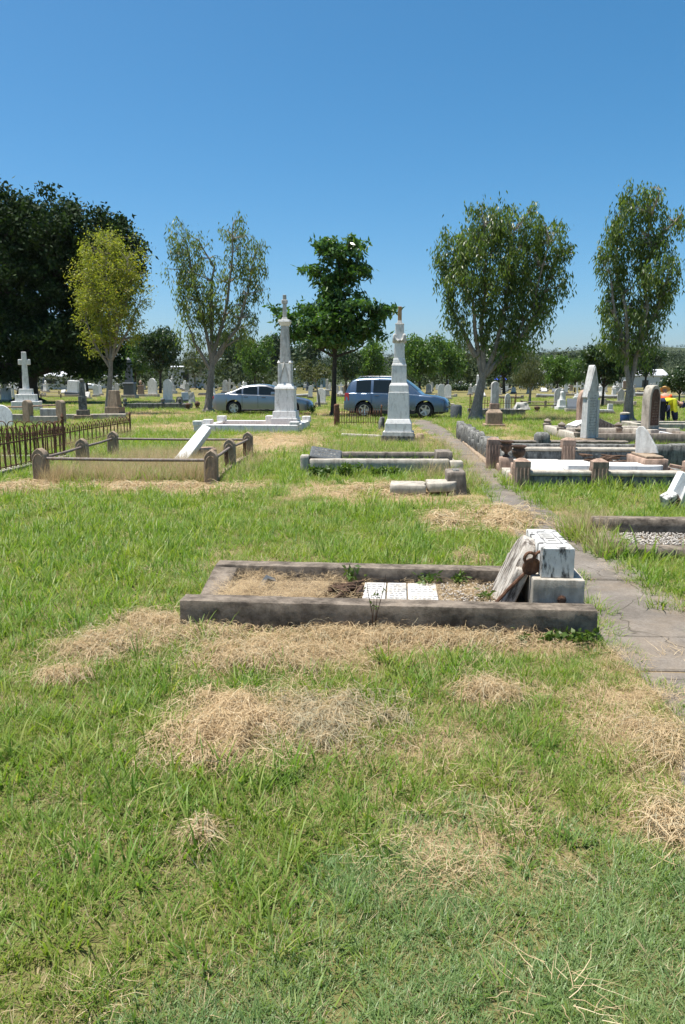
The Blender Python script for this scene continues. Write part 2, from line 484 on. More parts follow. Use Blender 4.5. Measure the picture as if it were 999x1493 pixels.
# ------------------------------------------------------------------ ground, path
def axis(fine0, fine1, step, far):
    a = list(np.arange(fine0, fine1 + 1e-6, step))
    s = step
    while a[-1] < far[1]:
        s *= 1.5; a.append(min(a[-1] + s, far[1]))
    s = step
    while a[0] > far[0]:
        s *= 1.5; a.insert(0, max(a[0] - s, far[0]))
    return np.array(a)
gx = axis(-30, 30, 0.3, (-3200, 3200))
gy = axis(0.0, 50, 0.3, (-150, 4200))
GX, GY = np.meshgrid(gx, gy)
gv = np.stack([GX.ravel(), GY.ravel(), np.zeros(GX.size)], 1)
nx, ny = len(gx), len(gy)
ii, jj = np.meshgrid(np.arange(nx - 1), np.arange(ny - 1))
a = (jj * nx + ii).ravel()
gq = np.stack([a, a + 1, a + 1 + nx, a + nx], 1)
m, nt, out = newmat('lawn_ground')
k = NT(nt)
wp = k.wpos()
att = k.n('ShaderNodeAttribute', attribute_name='dryness')
fine = k.noise(wp, 48, 6, 0.75)
med = k.noise(wp, 2.2, 5, 0.65)
big = k.noise(wp, 0.06, 4, 0.6)
green = k.ramp(med, [(0.3, (0.1, 0.14, 0.03)), (0.7, (0.16, 0.2, 0.055))])
straw = k.ramp(fine, [(0.3, (0.2, 0.14, 0.075)), (0.7, (0.42, 0.31, 0.18))])
thatch = k.ramp(fine, [(0.3, (0.07, 0.06, 0.025)), (0.55, (0.2, 0.155, 0.075)), (0.75, (0.34, 0.27, 0.14))])
f = k.math('ADD', att.outputs['Fac'], k.math('MULTIPLY', k.math('SUBTRACT', fine, 0.5), 0.7))
c = k.mix(k.ramp(f, [(0.3, (0,) * 3), (0.62, (1,) * 3)]), k.mix(0.72, green, thatch), straw)
c = k.mix(k.ramp(big, [(0.4, (0,) * 3), (0.75, (0.45,) * 3)]), c, (0.24, 0.2, 0.09))
p = k.bsdf(c, 1.0, normal=k.bump(k.mix(0.5, fine, med), 0.7, 0.04), spec=0.05)
k.l(p.outputs[0], out.inputs[0])
M['ground'] = m
g = fast_mesh('ground', gv, gq, M['ground'])
tag(g, 'mown cemetery lawn with dry patches running to the horizon', 'ground', kind='structure')
at_ = g.data.attributes.new('dryness', 'FLOAT', 'POINT')
at_.data.foreach_set('value', dry(gv[:, 0], gv[:, 1]).astype(np.float32))

# concrete path slabs, right of the first grave and back between the plots
PL = [(1.36, 2.9), (1.62, 3.55), (1.64, 4.15), (1.61, 4.75), (1.72, 6.2), (1.86, 8.4), (2.02, 10.6), (2.14, 12.7), (2.32, 16), (2.52, 20), (2.66, 24.5), (2.72, 29), (2.8, 33)]
PW = [0.95, 0.95, 0.95, 0.9, 0.82, 0.7, 0.62, 0.58, 0.6, 0.66, 0.78, 0.84, 0.84]
path = thing('path', None, None); tag(path, 'cracked grey concrete path running back between the graves', 'path', kind='structure')
for i in range(len(PL) - 1):
    (x0, y0), (x1, y1) = PL[i], PL[i + 1]
    n = max(1, round((y1 - y0) / 1.15))
    for q in range(n):
        t0, t1 = q / n, (q + 1) / n
        ya, yb = y0 + (y1 - y0) * t0 + 0.012, y0 + (y1 - y0) * t1 - 0.012
        xa, xb = x0 + (x1 - x0) * t0, x0 + (x1 - x0) * t1
        wa, wb = PW[i] + (PW[i + 1] - PW[i]) * t0, PW[i] + (PW[i + 1] - PW[i]) * t1
        zt = 0.012 + random.uniform(-0.004, 0.006)
        b = MB()
        b.add([(xa, ya, -0.05), (xa + wa, ya - 0.05, -0.05), (xb + wb, yb - 0.05, -0.05), (xb, yb, -0.05),
               (xa, ya, zt), (xa + wa, ya - 0.05, zt), (xb + wb, yb - 0.05, zt), (xb, yb, zt)],
              [(3, 2, 1, 0), (4, 5, 6, 7), (0, 1, 5, 4), (1, 2, 6, 5), (2, 3, 7, 6), (3, 0, 4, 7)])
        b.build('paving_slab', M['path'], path, bevel=0.01)
def on_path(x, y):
    yl = [p_[1] for p_ in PL]
    xl = np.interp(y, yl, [p_[0] for p_ in PL]); w = np.interp(y, yl, PW)
    e = (fbm(x, y, 2.4, 70) - 0.5) * np.where(np.asarray(y) > 6, 0.7, 1.1)
    return (x > xl + 0.02 + e * 0.7 + 0.1) & (x < xl + w - 0.02 - e * 0.7 - 0.1) & (y > 2.7) & (y < 33)
# ------------------------------------------------------------------ first grave: kerbs, broken headstone
def arch_poly(w, h, n=14, pointed=False, z0=0.0, shoulder=None):
    """tablet outline in XZ, base centred on x = 0"""
    pts = [(-w / 2, z0), (w / 2, z0)]
    if pointed:
        hs = h - w * 0.95
        pts.append((w / 2, hs))
        for i in range(1, n):
            t = i / n
            pts.append((w / 2 * math.cos(t * math.pi / 2) ** 0.8, hs + (h - hs) * math.sin(t * math.pi / 2) ** 0.95))
        pts.append((0, h))
        for i in range(n - 1, 0, -1):
            t = i / n
            pts.append((-w / 2 * math.cos(t * math.pi / 2) ** 0.8, hs + (h - hs) * math.sin(t * math.pi / 2) ** 0.95))
        pts.append((-w / 2, hs))
    else:
        r = w / 2 if shoulder is None else w / 2 - shoulder
        hs = h - r
        if shoulder is not None:
            pts += [(w / 2, hs), (r, hs)]
        for i in range(n + 1):
            t = math.pi * i / n
            pts.append((r * math.cos(t), hs + r * math.sin(t)))
        if shoulder is not None:
            pts += [(-r, hs), (-w / 2, hs)]
    return pts
def dashes(mb, x0, x1, zs, y, th=0.012, M=None, rng=random):
    """rows of illegible worn lettering, as shallow raised strokes"""
    for z in zs:
        ind = rng.uniform(0, 0.12) * (x1 - x0)
        x = x0 + ind
        while x < x1 - ind:
            w = rng.uniform(0.3, 1.0) * th * 1.1
            hh = th * rng.choice((0.6, 0.6, 1.0))
            if rng.random() < 0.82:
                mb.box(x, x + w * 0.55, y - 0.0015, y + 0.004, z, z + hh, M=M)
                if rng.random() < 0.6:
                    q = rng.choice((0.0, 0.45, 0.8)) * hh
                    mb.box(x, x + w, y - 0.0015, y + 0.004, z + q, z + q + th * 0.18, M=M)
            x += w + th * 0.35

AX, AY = gp(262, 918); AR = R(-5.2)
A = thing('grave_surround', 'long low weathered concrete grave surround holding gravel and dry grass in the foreground lawn', 'grave', (AX, AY, 0), AR)
MB().box(0, 2.66, 0, 0.165, -0.06, 0.2).build('kerb', M['kerb'], A, bevel=0.018, seg=2, rough=0.006, cell=0.07, smooth=50)
MB().box(-0.02, 2.5, 1.0, 1.17, -0.06, 0.2).build('kerb', M['kerb'], A, bevel=0.018, seg=2, rough=0.006, cell=0.07, smooth=50)
eb = MB(); eb.add([(-0.02, 0.45, -0.08), (0.165, 0.45, -0.08), (0.165, 0.99, -0.08), (-0.02, 0.99, -0.08),
                   (-0.02, 0.45, 0.06), (0.165, 0.45, 0.06), (0.165, 0.99, 0.19), (-0.02, 0.99, 0.19)],
                  [(3, 2, 1, 0), (4, 5, 6, 7), (0, 1, 5, 4), (1, 2, 6, 5), (2, 3, 7, 6), (3, 0, 4, 7)])
eb.build('kerb', M['kerb'], A, bevel=0.012, rough=0.006, cell=0.07, smooth=50)
MB().box(2.505, 2.66, 0.168, 1.17, -0.06, 0.15).build('kerb', M['kerb'], A, bevel=0.012, rough=0.005, cell=0.07, smooth=50)
fill = MB().box(0.15, 2.5, 0.15, 1.01, -0.02, 0.085).build('soil_fill', M['soil'], A, rough=0.014, cell=0.07, smooth=60)
foot(*( (Matrix.Rotation(AR, 2) @ Vector((1.32, 0.58)) + Vector((AX, AY)))[:]), 1.36, 0.62, AR)
def Aw(u, v, z=0.0):
    q = Matrix.Rotation(AR, 2) @ Vector((u, v))
    return (AX + q.x, AY + q.y, z)
# marble panels of fallen inscription lying in the fill
ip = thing('inscription_panel', 'broken white marble inscription panels lying flat in the first grave', 'grave panel', Aw(1.42, 0.66, 0.088), AR + R(1))
for (u0, u1, mt) in ((-0.26, -0.1, 'marble_grey'), (-0.09, 0.05, 'marble_dirty'), (0.06, 0.27, 'marble_grey')):
    q = MB().box(u0, u1, -0.27, 0.27, -0.03, 0.018).build('panel', M[mt], ip, bevel=0.004)
    d = MB()
    for r_ in range(8):
        yy = -0.22 + r_ * 0.06
        x = u0 + 0.02
        while x < u1 - 0.03:
            w = random.uniform(0.012, 0.035)
            d.box(x, x + w, yy, yy + 0.016, 0.0175, 0.0195); x += w + 0.012
    d.build('lettering', M['letter'], q)['kind'] = 'stuff'
# plinth, block, leaning slab
pl = MB().box(-0.165, 0.165, -0.4, 0.4, -0.245, 0.0)
pl = pl.build('headstone_plinth', M['lightconc'], None, bevel=0.012, seg=2, rough=0.004, cell=0.06, smooth=50, loc=Aw(2.455, 0.62, 0.335), rot=(0, 0, AR))
tag(pl, 'pale concrete plinth at the path end of the first grave, under the white block', 'plinth')
hole = MB().lathe([(0.022, -0.012), (0.03, 0.008), (0.012, 0.012)], 10).build('dowel_stub', M['rust'], pl, loc=(0.02, -0.4, -0.13), rot=(R(90), 0, 0))
hb = thing('headstone_block', 'white marble block streaked with black mould on the first grave plinth', 'headstone', Aw(2.445, 0.6, 0.334), AR + R(1))
q = MB().box(-0.105, 0.105, -0.33, 0.33, 0, 0.2).build('block', M['marble_old'], hb, bevel=0.006, rough=0.0025, cell=0.05, smooth=45)
fr = MB()
for (a0, a1, b0, b1) in ((-0.055, 0.055, -0.2, -0.195), (-0.055, 0.055, 0.195, 0.2), (-0.055, -0.051, -0.195, 0.195), (0.051, 0.055, -0.195, 0.195)):
    fr.box(a0, a1, b0, b1, 0.198, 0.2035)
fr.build('panel_border', M['letter'], hb)
pn = MB().box(-0.044, 0.044, -0.188, 0.188, 0.196, 0.2025).build('panel', M['marble_dirty'], hb)
d = MB()
for y in (-0.12, -0.04, 0.05, 0.12):
    d.box(-0.03, 0.03, y, y + 0.02, 0.202, 0.204)
d.build('lettering', M['greystone'], pn)['kind'] = 'stuff'
# leaning slab: stands on the fill, its back against the plinth and block
sp = arch_poly(0.5, 0.5, 12, shoulder=0.06)
ls = MB().prism(sp, -0.045, 0.045).build('leaning_slab', M['marble_broken'], None, bevel=0.01, rough=0.008, cell=0.05, smooth=45)
ls.location = Aw(2.13, 0.62, 0.07); ls.rotation_euler = (R(-17), 0, AR - R(90))
ls.rotation_euler = (Matrix.Rotation(AR - R(90), 3, 'Z') @ Matrix.Rotation(R(-22), 3, 'X')).to_euler()
tag(ls, 'broken round-topped white slab leaning against the plinth of the first grave', 'headstone')
# rusted iron marker leaning beside it
im = thing('iron_grave_marker', 'rusted iron stake with trefoil head leaning on the broken white slab', 'grave marker', Aw(2.03, 0.4, 0.085), AR)
tip = Vector((0.25, -0.06, 0.29))
MB().tube([(0, 0, -0.02), tip * 0.5, tip], [0.012, 0.011, 0.01], 6).build('stake', M['rust'], im)
hd = MB()
rot = Matrix.Translation(tip) @ Matrix.Rotation(R(40), 4, 'Y') @ Matrix.Rotation(R(20), 4, 'Z')
for (cx, cz, r_) in ((0, 0.02, 0.055), (0.0, 0.105, 0.042), (0.06, 0.06, 0.036), (-0.06, 0.06, 0.036)):
    ring = []
    for k_ in range(17):
        t = 2 * math.pi * k_ / 16
        ring.append(rot @ Vector((cx + r_ * math.cos(t), 0, cz + r_ * math.sin(t))))
    hd.tube(ring, 0.011, 5, cap=False)
hd.add([(0.048 * math.cos(2 * math.pi * k_ / 12), -0.006, 0.02 + 0.048 * math.sin(2 * math.pi * k_ / 12)) for k_ in range(12)] +
       [(0.048 * math.cos(2 * math.pi * k_ / 12), 0.006, 0.02 + 0.048 * math.sin(2 * math.pi * k_ / 12)) for k_ in range(12)],
       [tuple(range(12)), tuple(range(23, 11, -1))], rot)
hd.build('trefoil_head', M['rust'], im, smooth=60)
# bark debris
def debris(name, label, cat, loc, n, spread, ln, th, mat, zmax=0.06):
    t = thing(name, label, cat, loc)
    for i in range(n):
        a = random.gauss(0.2, 0.6); l = random.uniform(0.5, 1) * ln
        x, y = random.gauss(0, spread), random.gauss(0, spread * 0.8)
        z = random.uniform(0.0, zmax)
        pts = []
        for s in range(5):
            u = s / 4 - 0.5
            pts.append((x + math.cos(a) * l * u, y + math.sin(a) * l * u, z + random.uniform(-0.4, 0.6) * th + 0.2 * th))
        w = random.uniform(0.6, 1.2) * th
        MB().tube(pts, [w * 0.5, w, w * 1.1, w * 0.8, w * 0.4], 5).build('branch', mat, t)
    return t
debris('bark_debris', 'pile of dark rotten bark pieces beside the inscription panels in the first grave', 'debris', Aw(1.0, 0.62, 0.085), 16, 0.07, 0.26, 0.017, M['wood'], 0.06)
st = MB().box(-0.05, 0.05, -0.04, 0.04, -0.02, 0.1, t=0.7).build('stone_fragment', M['blackplaque'], None, rough=0.012, cell=0.04, smooth=60, loc=Aw(0.42, 0.78, 0.07), rot=(R(14), R(24), 0.4))
tag(st, 'dark tilted stone fragment inside the corner of the first grave', 'stone')

# ------------------------------------------------------------------ pebbles
def pebbles(name, label, u0, u1, v0, v1, z, n, r, fx, parent=None, hill=0.0):
    oc = np.array([(1, 0, 0), (0, 1, 0), (-1, 0, 0), (0, -1, 0), (0, 0, 1), (0, 0, -1)], float)
    of = np.array([(0, 1, 4), (1, 2, 4), (2, 3, 4), (3, 0, 4), (1, 0, 5), (2, 1, 5), (3, 2, 5), (0, 3, 5)])
    us = RNG.uniform(u0, u1, n); vs_ = RNG.uniform(v0, v1, n)
    P = np.array([fx(u, v) for u, v in zip(us, vs_)])[:, :2]
    sc = r * RNG.uniform(0.6, 1.4, (n, 1, 3)) * np.array([1, 1, 0.7])
    th = RNG.uniform(0, 6.28, n)
    ca, sa = np.cos(th)[:, None], np.sin(th)[:, None]
    V = oc[None] * sc
    V = V * RNG.uniform(0.75, 1.2, (n, 6, 1))
    X = V[..., 0] * ca - V[..., 1] * sa; Yv = V[..., 0] * sa + V[..., 1] * ca
    hz = z + RNG.uniform(0, 0.02, n) + hill * np.sin(np.clip((vs_ - v0) / (v1 - v0), 0, 1) * math.pi)
    VV = np.stack([X + P[:, 0:1], Yv + P[:, 1:2], V[..., 2] + hz[:, None]], -1).reshape(-1, 3)
    FF = (of[None] + (np.arange(n) * 6)[:, None, None]).reshape(-1, 3)
    o = fast_mesh(name, VV, FF, M['gravel'], parent)
    return tag(o, label, 'gravel', kind='stuff')
pebbles('gravel', 'loose white pebbles in the first grave near the leaning slab', 1.72, 2.12, 0.2, 0.98, 0.088, 480, 0.01, Aw)

# ------------------------------------------------------------------ grave on the right edge with white pebbles
QX, QY = gp(893, 813); QR = R(-4)
def frame(x, y, r):
    mt = Matrix.Rotation(r, 2)
    def f_(u, v, z=0.0):
        q = mt @ Vector((u, v))
        return (x + q.x, y + q.y, z)
    return f_
Qw = frame(QX, QY, QR)
Q = thing('grave_surround', 'brown concrete grave kerb with white pebbles on the far side of the path', 'grave', (QX, QY, 0), QR)
MB().box(0.0, 2.7, 0.74, 0.9, -0.05, 0.24).build('kerb', M['kerb'], Q, bevel=0.015, rough=0.006, cell=0.08, smooth=50)
MB().box(0.0, 0.16, 0.17, 0.735, -0.05, 0.12).build('kerb', M['kerb'], Q, bevel=0.015, rough=0.006, cell=0.08, smooth=50)
MB().box(0.1, 1.2, 0.0, 0.165, -0.05, 0.1).build('kerb', M['kerb'], Q, bevel=0.02, rough=0.02, cell=0.07, smooth=50)
MB().box(1.21, 2.7, 0.0, 0.165, -0.05, 0.13).build('kerb', M['kerb'], Q, bevel=0.02, rough=0.015, cell=0.08, smooth=50)
MB().box(0.1, 2.7, 0.05, 0.745, -0.03, 0.08).build('soil_fill', M['soil'], Q, rough=0.01, cell=0.1, smooth=60)
pebbles('gravel', 'bed of white pebbles inside the kerb grave beyond the path', 0.2, 2.0, 0.14, 0.73, 0.085, 2000, 0.012, Qw)
foot(*Qw(1.42, 0.45)[:2], 1.3, 0.45, QR)

# ------------------------------------------------------------------ low kerb grave B and fallen headstone C in mid lawn
BX, BY = gp(438, 690); BR = R(-2)
Bw = frame(BX, BY, BR)
B = thing('grave_surround', 'low pale concrete kerb grave in front of the tall inscribed monument', 'grave', (BX, BY, 0), BR)
MB().box(0.16, 2.62, 0, 0.18, -0.05, 0.25).build('kerb', M['lightconc'], B, bevel=0.015, rough=0.008, cell=0.12, smooth=50)
MB().box(2.63, 2.86, 0.0, 0.22, -0.05, 0.22).build('kerb', M['lightconc'], B, bevel=0.015, rough=0.008, cell=0.12, smooth=50)
MB().box(0.16, 2.6, 1.5, 1.66, -0.05, 0.24).build('kerb', M['concrete'], B, bevel=0.015, rough=0.008, cell=0.12, smooth=50)
MB().box(2.65, 2.81, 0.225, 1.66, -0.05, 0.16).build('kerb', M['lightconc'], B, bevel=0.015, rough=0.006, cell=0.12, smooth=50)
MB().box(0.0, 0.155, 0.17, 1.66, -0.05, 0.16).build('kerb', M['concrete'], B, bevel=0.015, rough=0.006, cell=0.12, smooth=50)
MB().box(0.0, 0.15, 0.0, 0.19, -0.05, 0.32).build('corner_post', M['lightconc'], B, bevel=0.02, rough=0.005, cell=0.08, smooth=50)
MB().box(2.42, 2.7, 0.3, 0.85, -0.05, 0.36).build('head_block', M['concrete'], B, bevel=0.012, rough=0.006, cell=0.1, smooth=50)
for (u, v, hx, hy) in ((1.4, 0.08, 1.4, 0.1), (1.4, 1.58, 1.4, 0.1), (2.7, 0.8, 0.12, 0.8), (0.08, 0.8, 0.1, 0.8)):
    foot(*Bw(u, v)[:2], hx, hy, BR)
bp = MB().box(-0.28, 0.28, -0.14, 0.14, -0.07, 0.09).build('fallen_plaque', M['blackplaque'], None, bevel=0.03, seg=2, loc=Bw(0.43, 0.27, 0.27), rot=(R(38), R(9), BR))
tag(bp, 'charcoal inscribed plaque tipped over the kerb of the low pale grave', 'plaque')
d = MB()
for y in (-0.08, -0.01, 0.06):
    x = -0.2
    while x < 0.18:
        w = random.uniform(0.03, 0.07); d.box(x, x + w, y, y + 0.03, 0.089, 0.0915); x += w + 0.02
d.build('lettering', M['greystone'], bp)['kind'] = 'stuff'
CX, CY = gp(612, 722); CR = R(-3)
fh = thing('fallen_headstone', 'round-topped stone slab lying flat on the lawn, cracked in two', 'headstone', (CX, CY + 0.12, 0.03), CR)
def lying(poly, h, name):
    b = MB(); n = len(poly)
    b.add([(x, y, 0) for x, y in poly] + [(x, y, h) for x, y in poly],
          [tuple(range(n - 1, -1, -1)), tuple(range(n, 2 * n))] + [(i, (i + 1) % n, (i + 1) % n + n, i + n) for i in range(n)])
    return b.build(name, M['lightconc'], fh, bevel=0.012, rough=0.004, cell=0.08, smooth=50)
lying([(-0.42, -0.24), (0.09, -0.24), (0.07, -0.05), (0.11, 0.1), (0.08, 0.24), (-0.40, 0.25)], 0.13, 'broken_piece')
pc = [(0.115, -0.24), (0.3, -0.24)] + [(0.3 + 0.24 * math.cos(t), 0.24 * math.sin(t)) for t in np.linspace(-1.4, 1.4, 9)] + [(0.3, 0.24), (0.1, 0.24), (0.135, 0.1), (0.095, -0.05)]
o = lying(pc, 0.13, 'broken_piece'); o.rotation_euler = (0, R(-2), R(1)); o.location = (0.01, 0, 0.02)
foot(CX, CY + 0.12, 0.5, 0.24, CR)
hbx, hby = gp(667, 722)
b = MB().box(-0.14, 0.14, 0, 0.55, -0.05, 0.33, t=0.92).build('socketed_stone', M['concrete'], None, bevel=0.014, rough=0.006, cell=0.08, smooth=50, loc=(hbx, hby, 0), rot=(0, R(-3), CR))
tag(b, 'tilted grey stone base block beside the cracked fallen slab', 'headstone base')
MB().box(-0.04, 0.05, 0.12, 0.3, 0.32, 0.35).build('socket', M['greystone'], b, bevel=0.01)
foot(hbx, hby + 0.27, 0.17, 0.3, CR)

# ------------------------------------------------------------------ the two tall white monuments
def stack(root, Y, cx, rows, base_name, sq=1.0):
    """tiers given by photo rows (top, bottom, width bottom, width top, name, material); distance Y"""
    x0 = root.location.x
    for (y1, y0, w0, w1, nm, mt) in rows:
        xa, z0 = at(cx, y0, Y); _, z1 = at(cx, y1, Y)
        s0 = 1 / ppm(Y, z0)
        h0, h1 = w0 * s0 / 2, w1 * s0 / 2
        MB().box(-h0, h0, -h0 * sq, h0 * sq, z0 - 0.002, z1, t=h1 / h0).build(nm, M[mt], root, bevel=min(0.012, (z1 - z0) * 0.2), seg=2)
EYm = 26.1
ex, _ = at(417, 600, EYm)
EM = thing('tall_monument', 'tall white marble monument with slender shaft and broken cross, on a white kerbed plot', 'monument', (ex, EYm, 0), R(-5))
stack(EM, EYm, 417, [(609, 630, 38, 38, 'base_slab', 'marble'), (599, 609, 34.6, 33, 'plinth', 'marble'), (567, 599, 28.5, 27, 'die', 'marble'), (563.5, 567, 29.5, 27, 'cornice', 'marble'),
                     (559, 563.5, 23, 19, 'step', 'marble'), (530, 559, 17, 15, 'gothic_drum', 'marble'),
                     (475, 529, 14.4, 10.4, 'shaft', 'marble_dirty'), (470, 475, 12, 16.5, 'capital', 'marble'), (466.5, 470, 17.5, 16, 'capital_top', 'marble'),
                     (463, 466.5, 9, 7, 'cross_foot', 'marble_dirty'), (430, 463, 5.6, 4.8, 'broken_cross', 'marble_dirty')], 'x')
zz = lambda py: at(417, py, EYm)[1]
s_ = 1 / ppm(EYm, 2)
MB().box(-4.2 * s_, 4.2 * s_, -3 * s_, 3 * s_, zz(443), zz(437)).build('cross_arm_stub', M['marble_dirty'], EM, bevel=0.02)
gb = MB()
for sx in (-1, 1):
    for sy in (-1, 1):
        gb.box(sx * 8.3 * s_ - 0.035, sx * 8.3 * s_ + 0.035, sy * 8.3 * s_ - 0.035, sy * 8.3 * s_ + 0.035, zz(563), zz(530), t=0.7)
        gb.lathe([(0.04, zz(530)), (0.06, zz(529)), (0.0, zz(525))], 6, Matrix.Translation((sx * 8.3 * s_, sy * 8.3 * s_, 0)))
gb.build('corner_pinnacles', M['marble'], EM, bevel=0.006)
gg = MB()
for rz in range(4):
    MR = Matrix.Rotation(rz * math.pi / 2, 4, 'Z')
    for sx in (-1, 1):
        a0 = Vector((sx * 7.4 * s_, -8.9 * s_, zz(560))); a1 = Vector((0, -8.0 * s_, zz(528)))
        pts = [MR @ (a0 + (a1 - a0) * t) for t in (0, 0.5, 1)]
        gg.tube(pts, 0.022, 4)
gg.build('gablet', M['marble_dirty'], EM)
zd0, zd1 = zz(594), zz(573)
em = MB()
rs0 = random.Random(8)
dashes(em, -0.2, 0.2, [zd0 + 0.06 + 0.055 * i for i in range(6)], -13.85 * s_, 0.026, None, rs0)
em.build('worn_inscription', M['marble_dirty'], EM)['kind'] = 'stuff'
rs = random.Random(3)
# plot around it
ER = R(-5)
Ew = frame(-4.75, 25.0, ER)
EP = thing('white_kerbed_plot', 'white marble kerbed plot with stepped corner blocks under the slender monument', 'grave plot', Ew(0, 0), ER)
KW, KD = 3.35, 3.0
for (x0, x1, y0, y1, z1, mt) in ((0, KW, 0, 0.22, 0.24, 'marble'), (0.15, KW, KD - 0.2, KD, 0.24, 'marble'), (KW - 0.22, KW, 0.225, KD - 0.205, 0.24, 'marble'), (0.1, 0.3, 0.225, KD - 0.205, 0.2, 'marble')):
    MB().box(x0, x1, y0, y1, -0.05, z1).build('kerb', M[mt], EP, bevel=0.015)
MB().box(0.3, KW - 0.225, 0.225, KD - 0.205, -0.05, 0.1).build('sand_fill', M['pinkfill'], EP)
for (x, y, h) in ((0.13, 0.1, 0.36), (0.2, 1.1, 0.36), (0.22, KD - 0.1, 0.4), (KW - 0.12, 0.15, 0.34), (KW - 0.1, KD - 0.15, 0.4), (1.95, KD - 0.1, 0.4), (2.25, 1.4, 0.48)):
    MB().box(x - 0.15, x + 0.15, y - 0.13, y + 0.13, 0.205 if h < 0.45 else 0.101, h).build('corner_block', M['marble'], EP, bevel=0.02, seg=2)
MB().box(0.9, 2.1, 1.0, 1.5, 0.09, 0.16).build('ledger_slab', M['marble'], EP, bevel=0.01, rot=(0, 0, R(3)))
foot(*Ew(KW / 2, KD / 2)[:2], KW / 2, KD / 2, ER)

DYm = 21.3
dx, _ = at(581, 640, DYm)
DM = thing('tall_monument', 'tall white tiered marble monument with inscription panel on a dark concrete base', 'monument', (dx, DYm, 0), R(-6))
stack(DM, DYm, 581, [(634, 650, 47.5, 47, 'concrete_base', 'greystone'), (628.5, 634, 45, 44, 'base_slab', 'marble_dirty'), (616, 628.5, 38.5, 37.5, 'plinth', 'marble'), (610.5, 616, 36.5, 32.5, 'moulding', 'marble'),
                     (571.5, 610.5, 30.8, 29, 'die', 'marble'), (561.5, 571.5, 28, 27, 'upper_die', 'marble'), (558.5, 561.5, 26.5, 23, 'moulding', 'marble'),
                     (533.5, 558.5, 21.8, 20.6, 'second_die', 'marble'), (529.5, 533.5, 21.5, 19, 'moulding', 'marble'), (526, 529.5, 18.5, 17.5, 'moulding', 'marble'), (522, 526, 17.5, 15.8, 'moulding', 'marble'),
                     (473.5, 522, 15.4, 12, 'shaft', 'marble'), (471.5, 473.5, 13, 12, 'cap', 'marble_dirty'), (467.5, 471.5, 8, 6, 'cross_foot', 'marble_dirty'), (447, 467.5, 5.6, 5.3, 'broken_cross', 'orangestone')], 'x')
zz2 = lambda py: at(581, py, DYm)[1]
s2 = 1 / ppm(DYm, 1.2)
# arched inscription panel on the die, with worn lettering
yf = -15.45 * s2
pz0, pz1 = zz2(608), zz2(573)
tl = math.atan((30.8 - 29) / 2 / (610.5 - 571.5))
pan = MB().prism(arch_poly(26.5 * s2, pz1 - pz0, 12, shoulder=0.03), -0.006, 0.02, Matrix.Translation((0, yf + 0.012, pz0)) @ Matrix.Rotation(-tl, 4, 'X')).build('inscription_panel', M['marble_dirty'], DM)
d = MB()
rows = [0.56 - i * 0.062 for i in range(8)]
dashes(d, -0.2, 0.2, [r_ for r_ in rows], -0.006, 0.028, Matrix.Translation((0, yf + 0.012, pz0)) @ Matrix.Rotation(-tl, 4, 'X'), rs)
d.build('lettering', M['letter'], pan)['kind'] = 'stuff'
sw = MB()
for rz in range(4):                              # carved garland round the shaft
    MR = Matrix.Rotation(rz * math.pi / 2, 4, 'Z')
    h = 6.9 * s2
    sw.tube([MR @ Vector((h * math.cos(math.pi * (1 - i / 8)) * 0.98, -h - 0.015, zz2(489) - 0.16 * math.sin(math.pi * i / 8))) for i in range(9)], [0.03 + 0.022 * math.sin(math.pi * i / 8) for i in range(9)], 6)
    sw.lathe([(0.0, -0.2), (0.035, -0.14), (0.05, 0.0), (0.03, 0.05), (0, 0.06)], 7, MR @ Matrix.Translation((-h, -h, zz2(490))))
sw.build('carved_garland', M['marble_dirty'], DM, smooth=60)
foot(dx, DYm, 0.5, 0.5)
for (px, py, w, h, lab) in ((556, 626, 0.2, 0.42, 'mottled grey broken stone stump left of the inscribed monument'), (612, 640, 0.24, 0.16, 'small rusty-brown stone lump at the foot of the inscribed monument'), (500, 632, 0.5, 0.1, None)):
    x, y = gp(px, py)
    if lab:
        o = MB().box(-w / 2, w / 2, -w / 2, w / 2, -0.04, h, t=0.7).build('broken_stone', M['greystone'] if h > 0.3 else M['pinkstone'], None, bevel=0.03, rough=0.03, cell=0.07, smooth=60, loc=(x, y, 0), rot=(0, R(5), 0.5))
        tag(o, lab, 'stone'); foot(x, y, w / 2, w / 2)
x, y = gp(500, 638)
o = MB().box(-0.05, 1.3, -0.07, 0.07, -0.05, 0.11).build('kerb_remnant', M['lightconc'], None, bevel=0.02, rough=0.012, cell=0.12, smooth=50, loc=(x, y + 0.2, 0), rot=(0, R(2), R(-6)))
tag(o, 'sunken remnant of pale kerb in dry grass left of the inscribed monument', 'kerb')
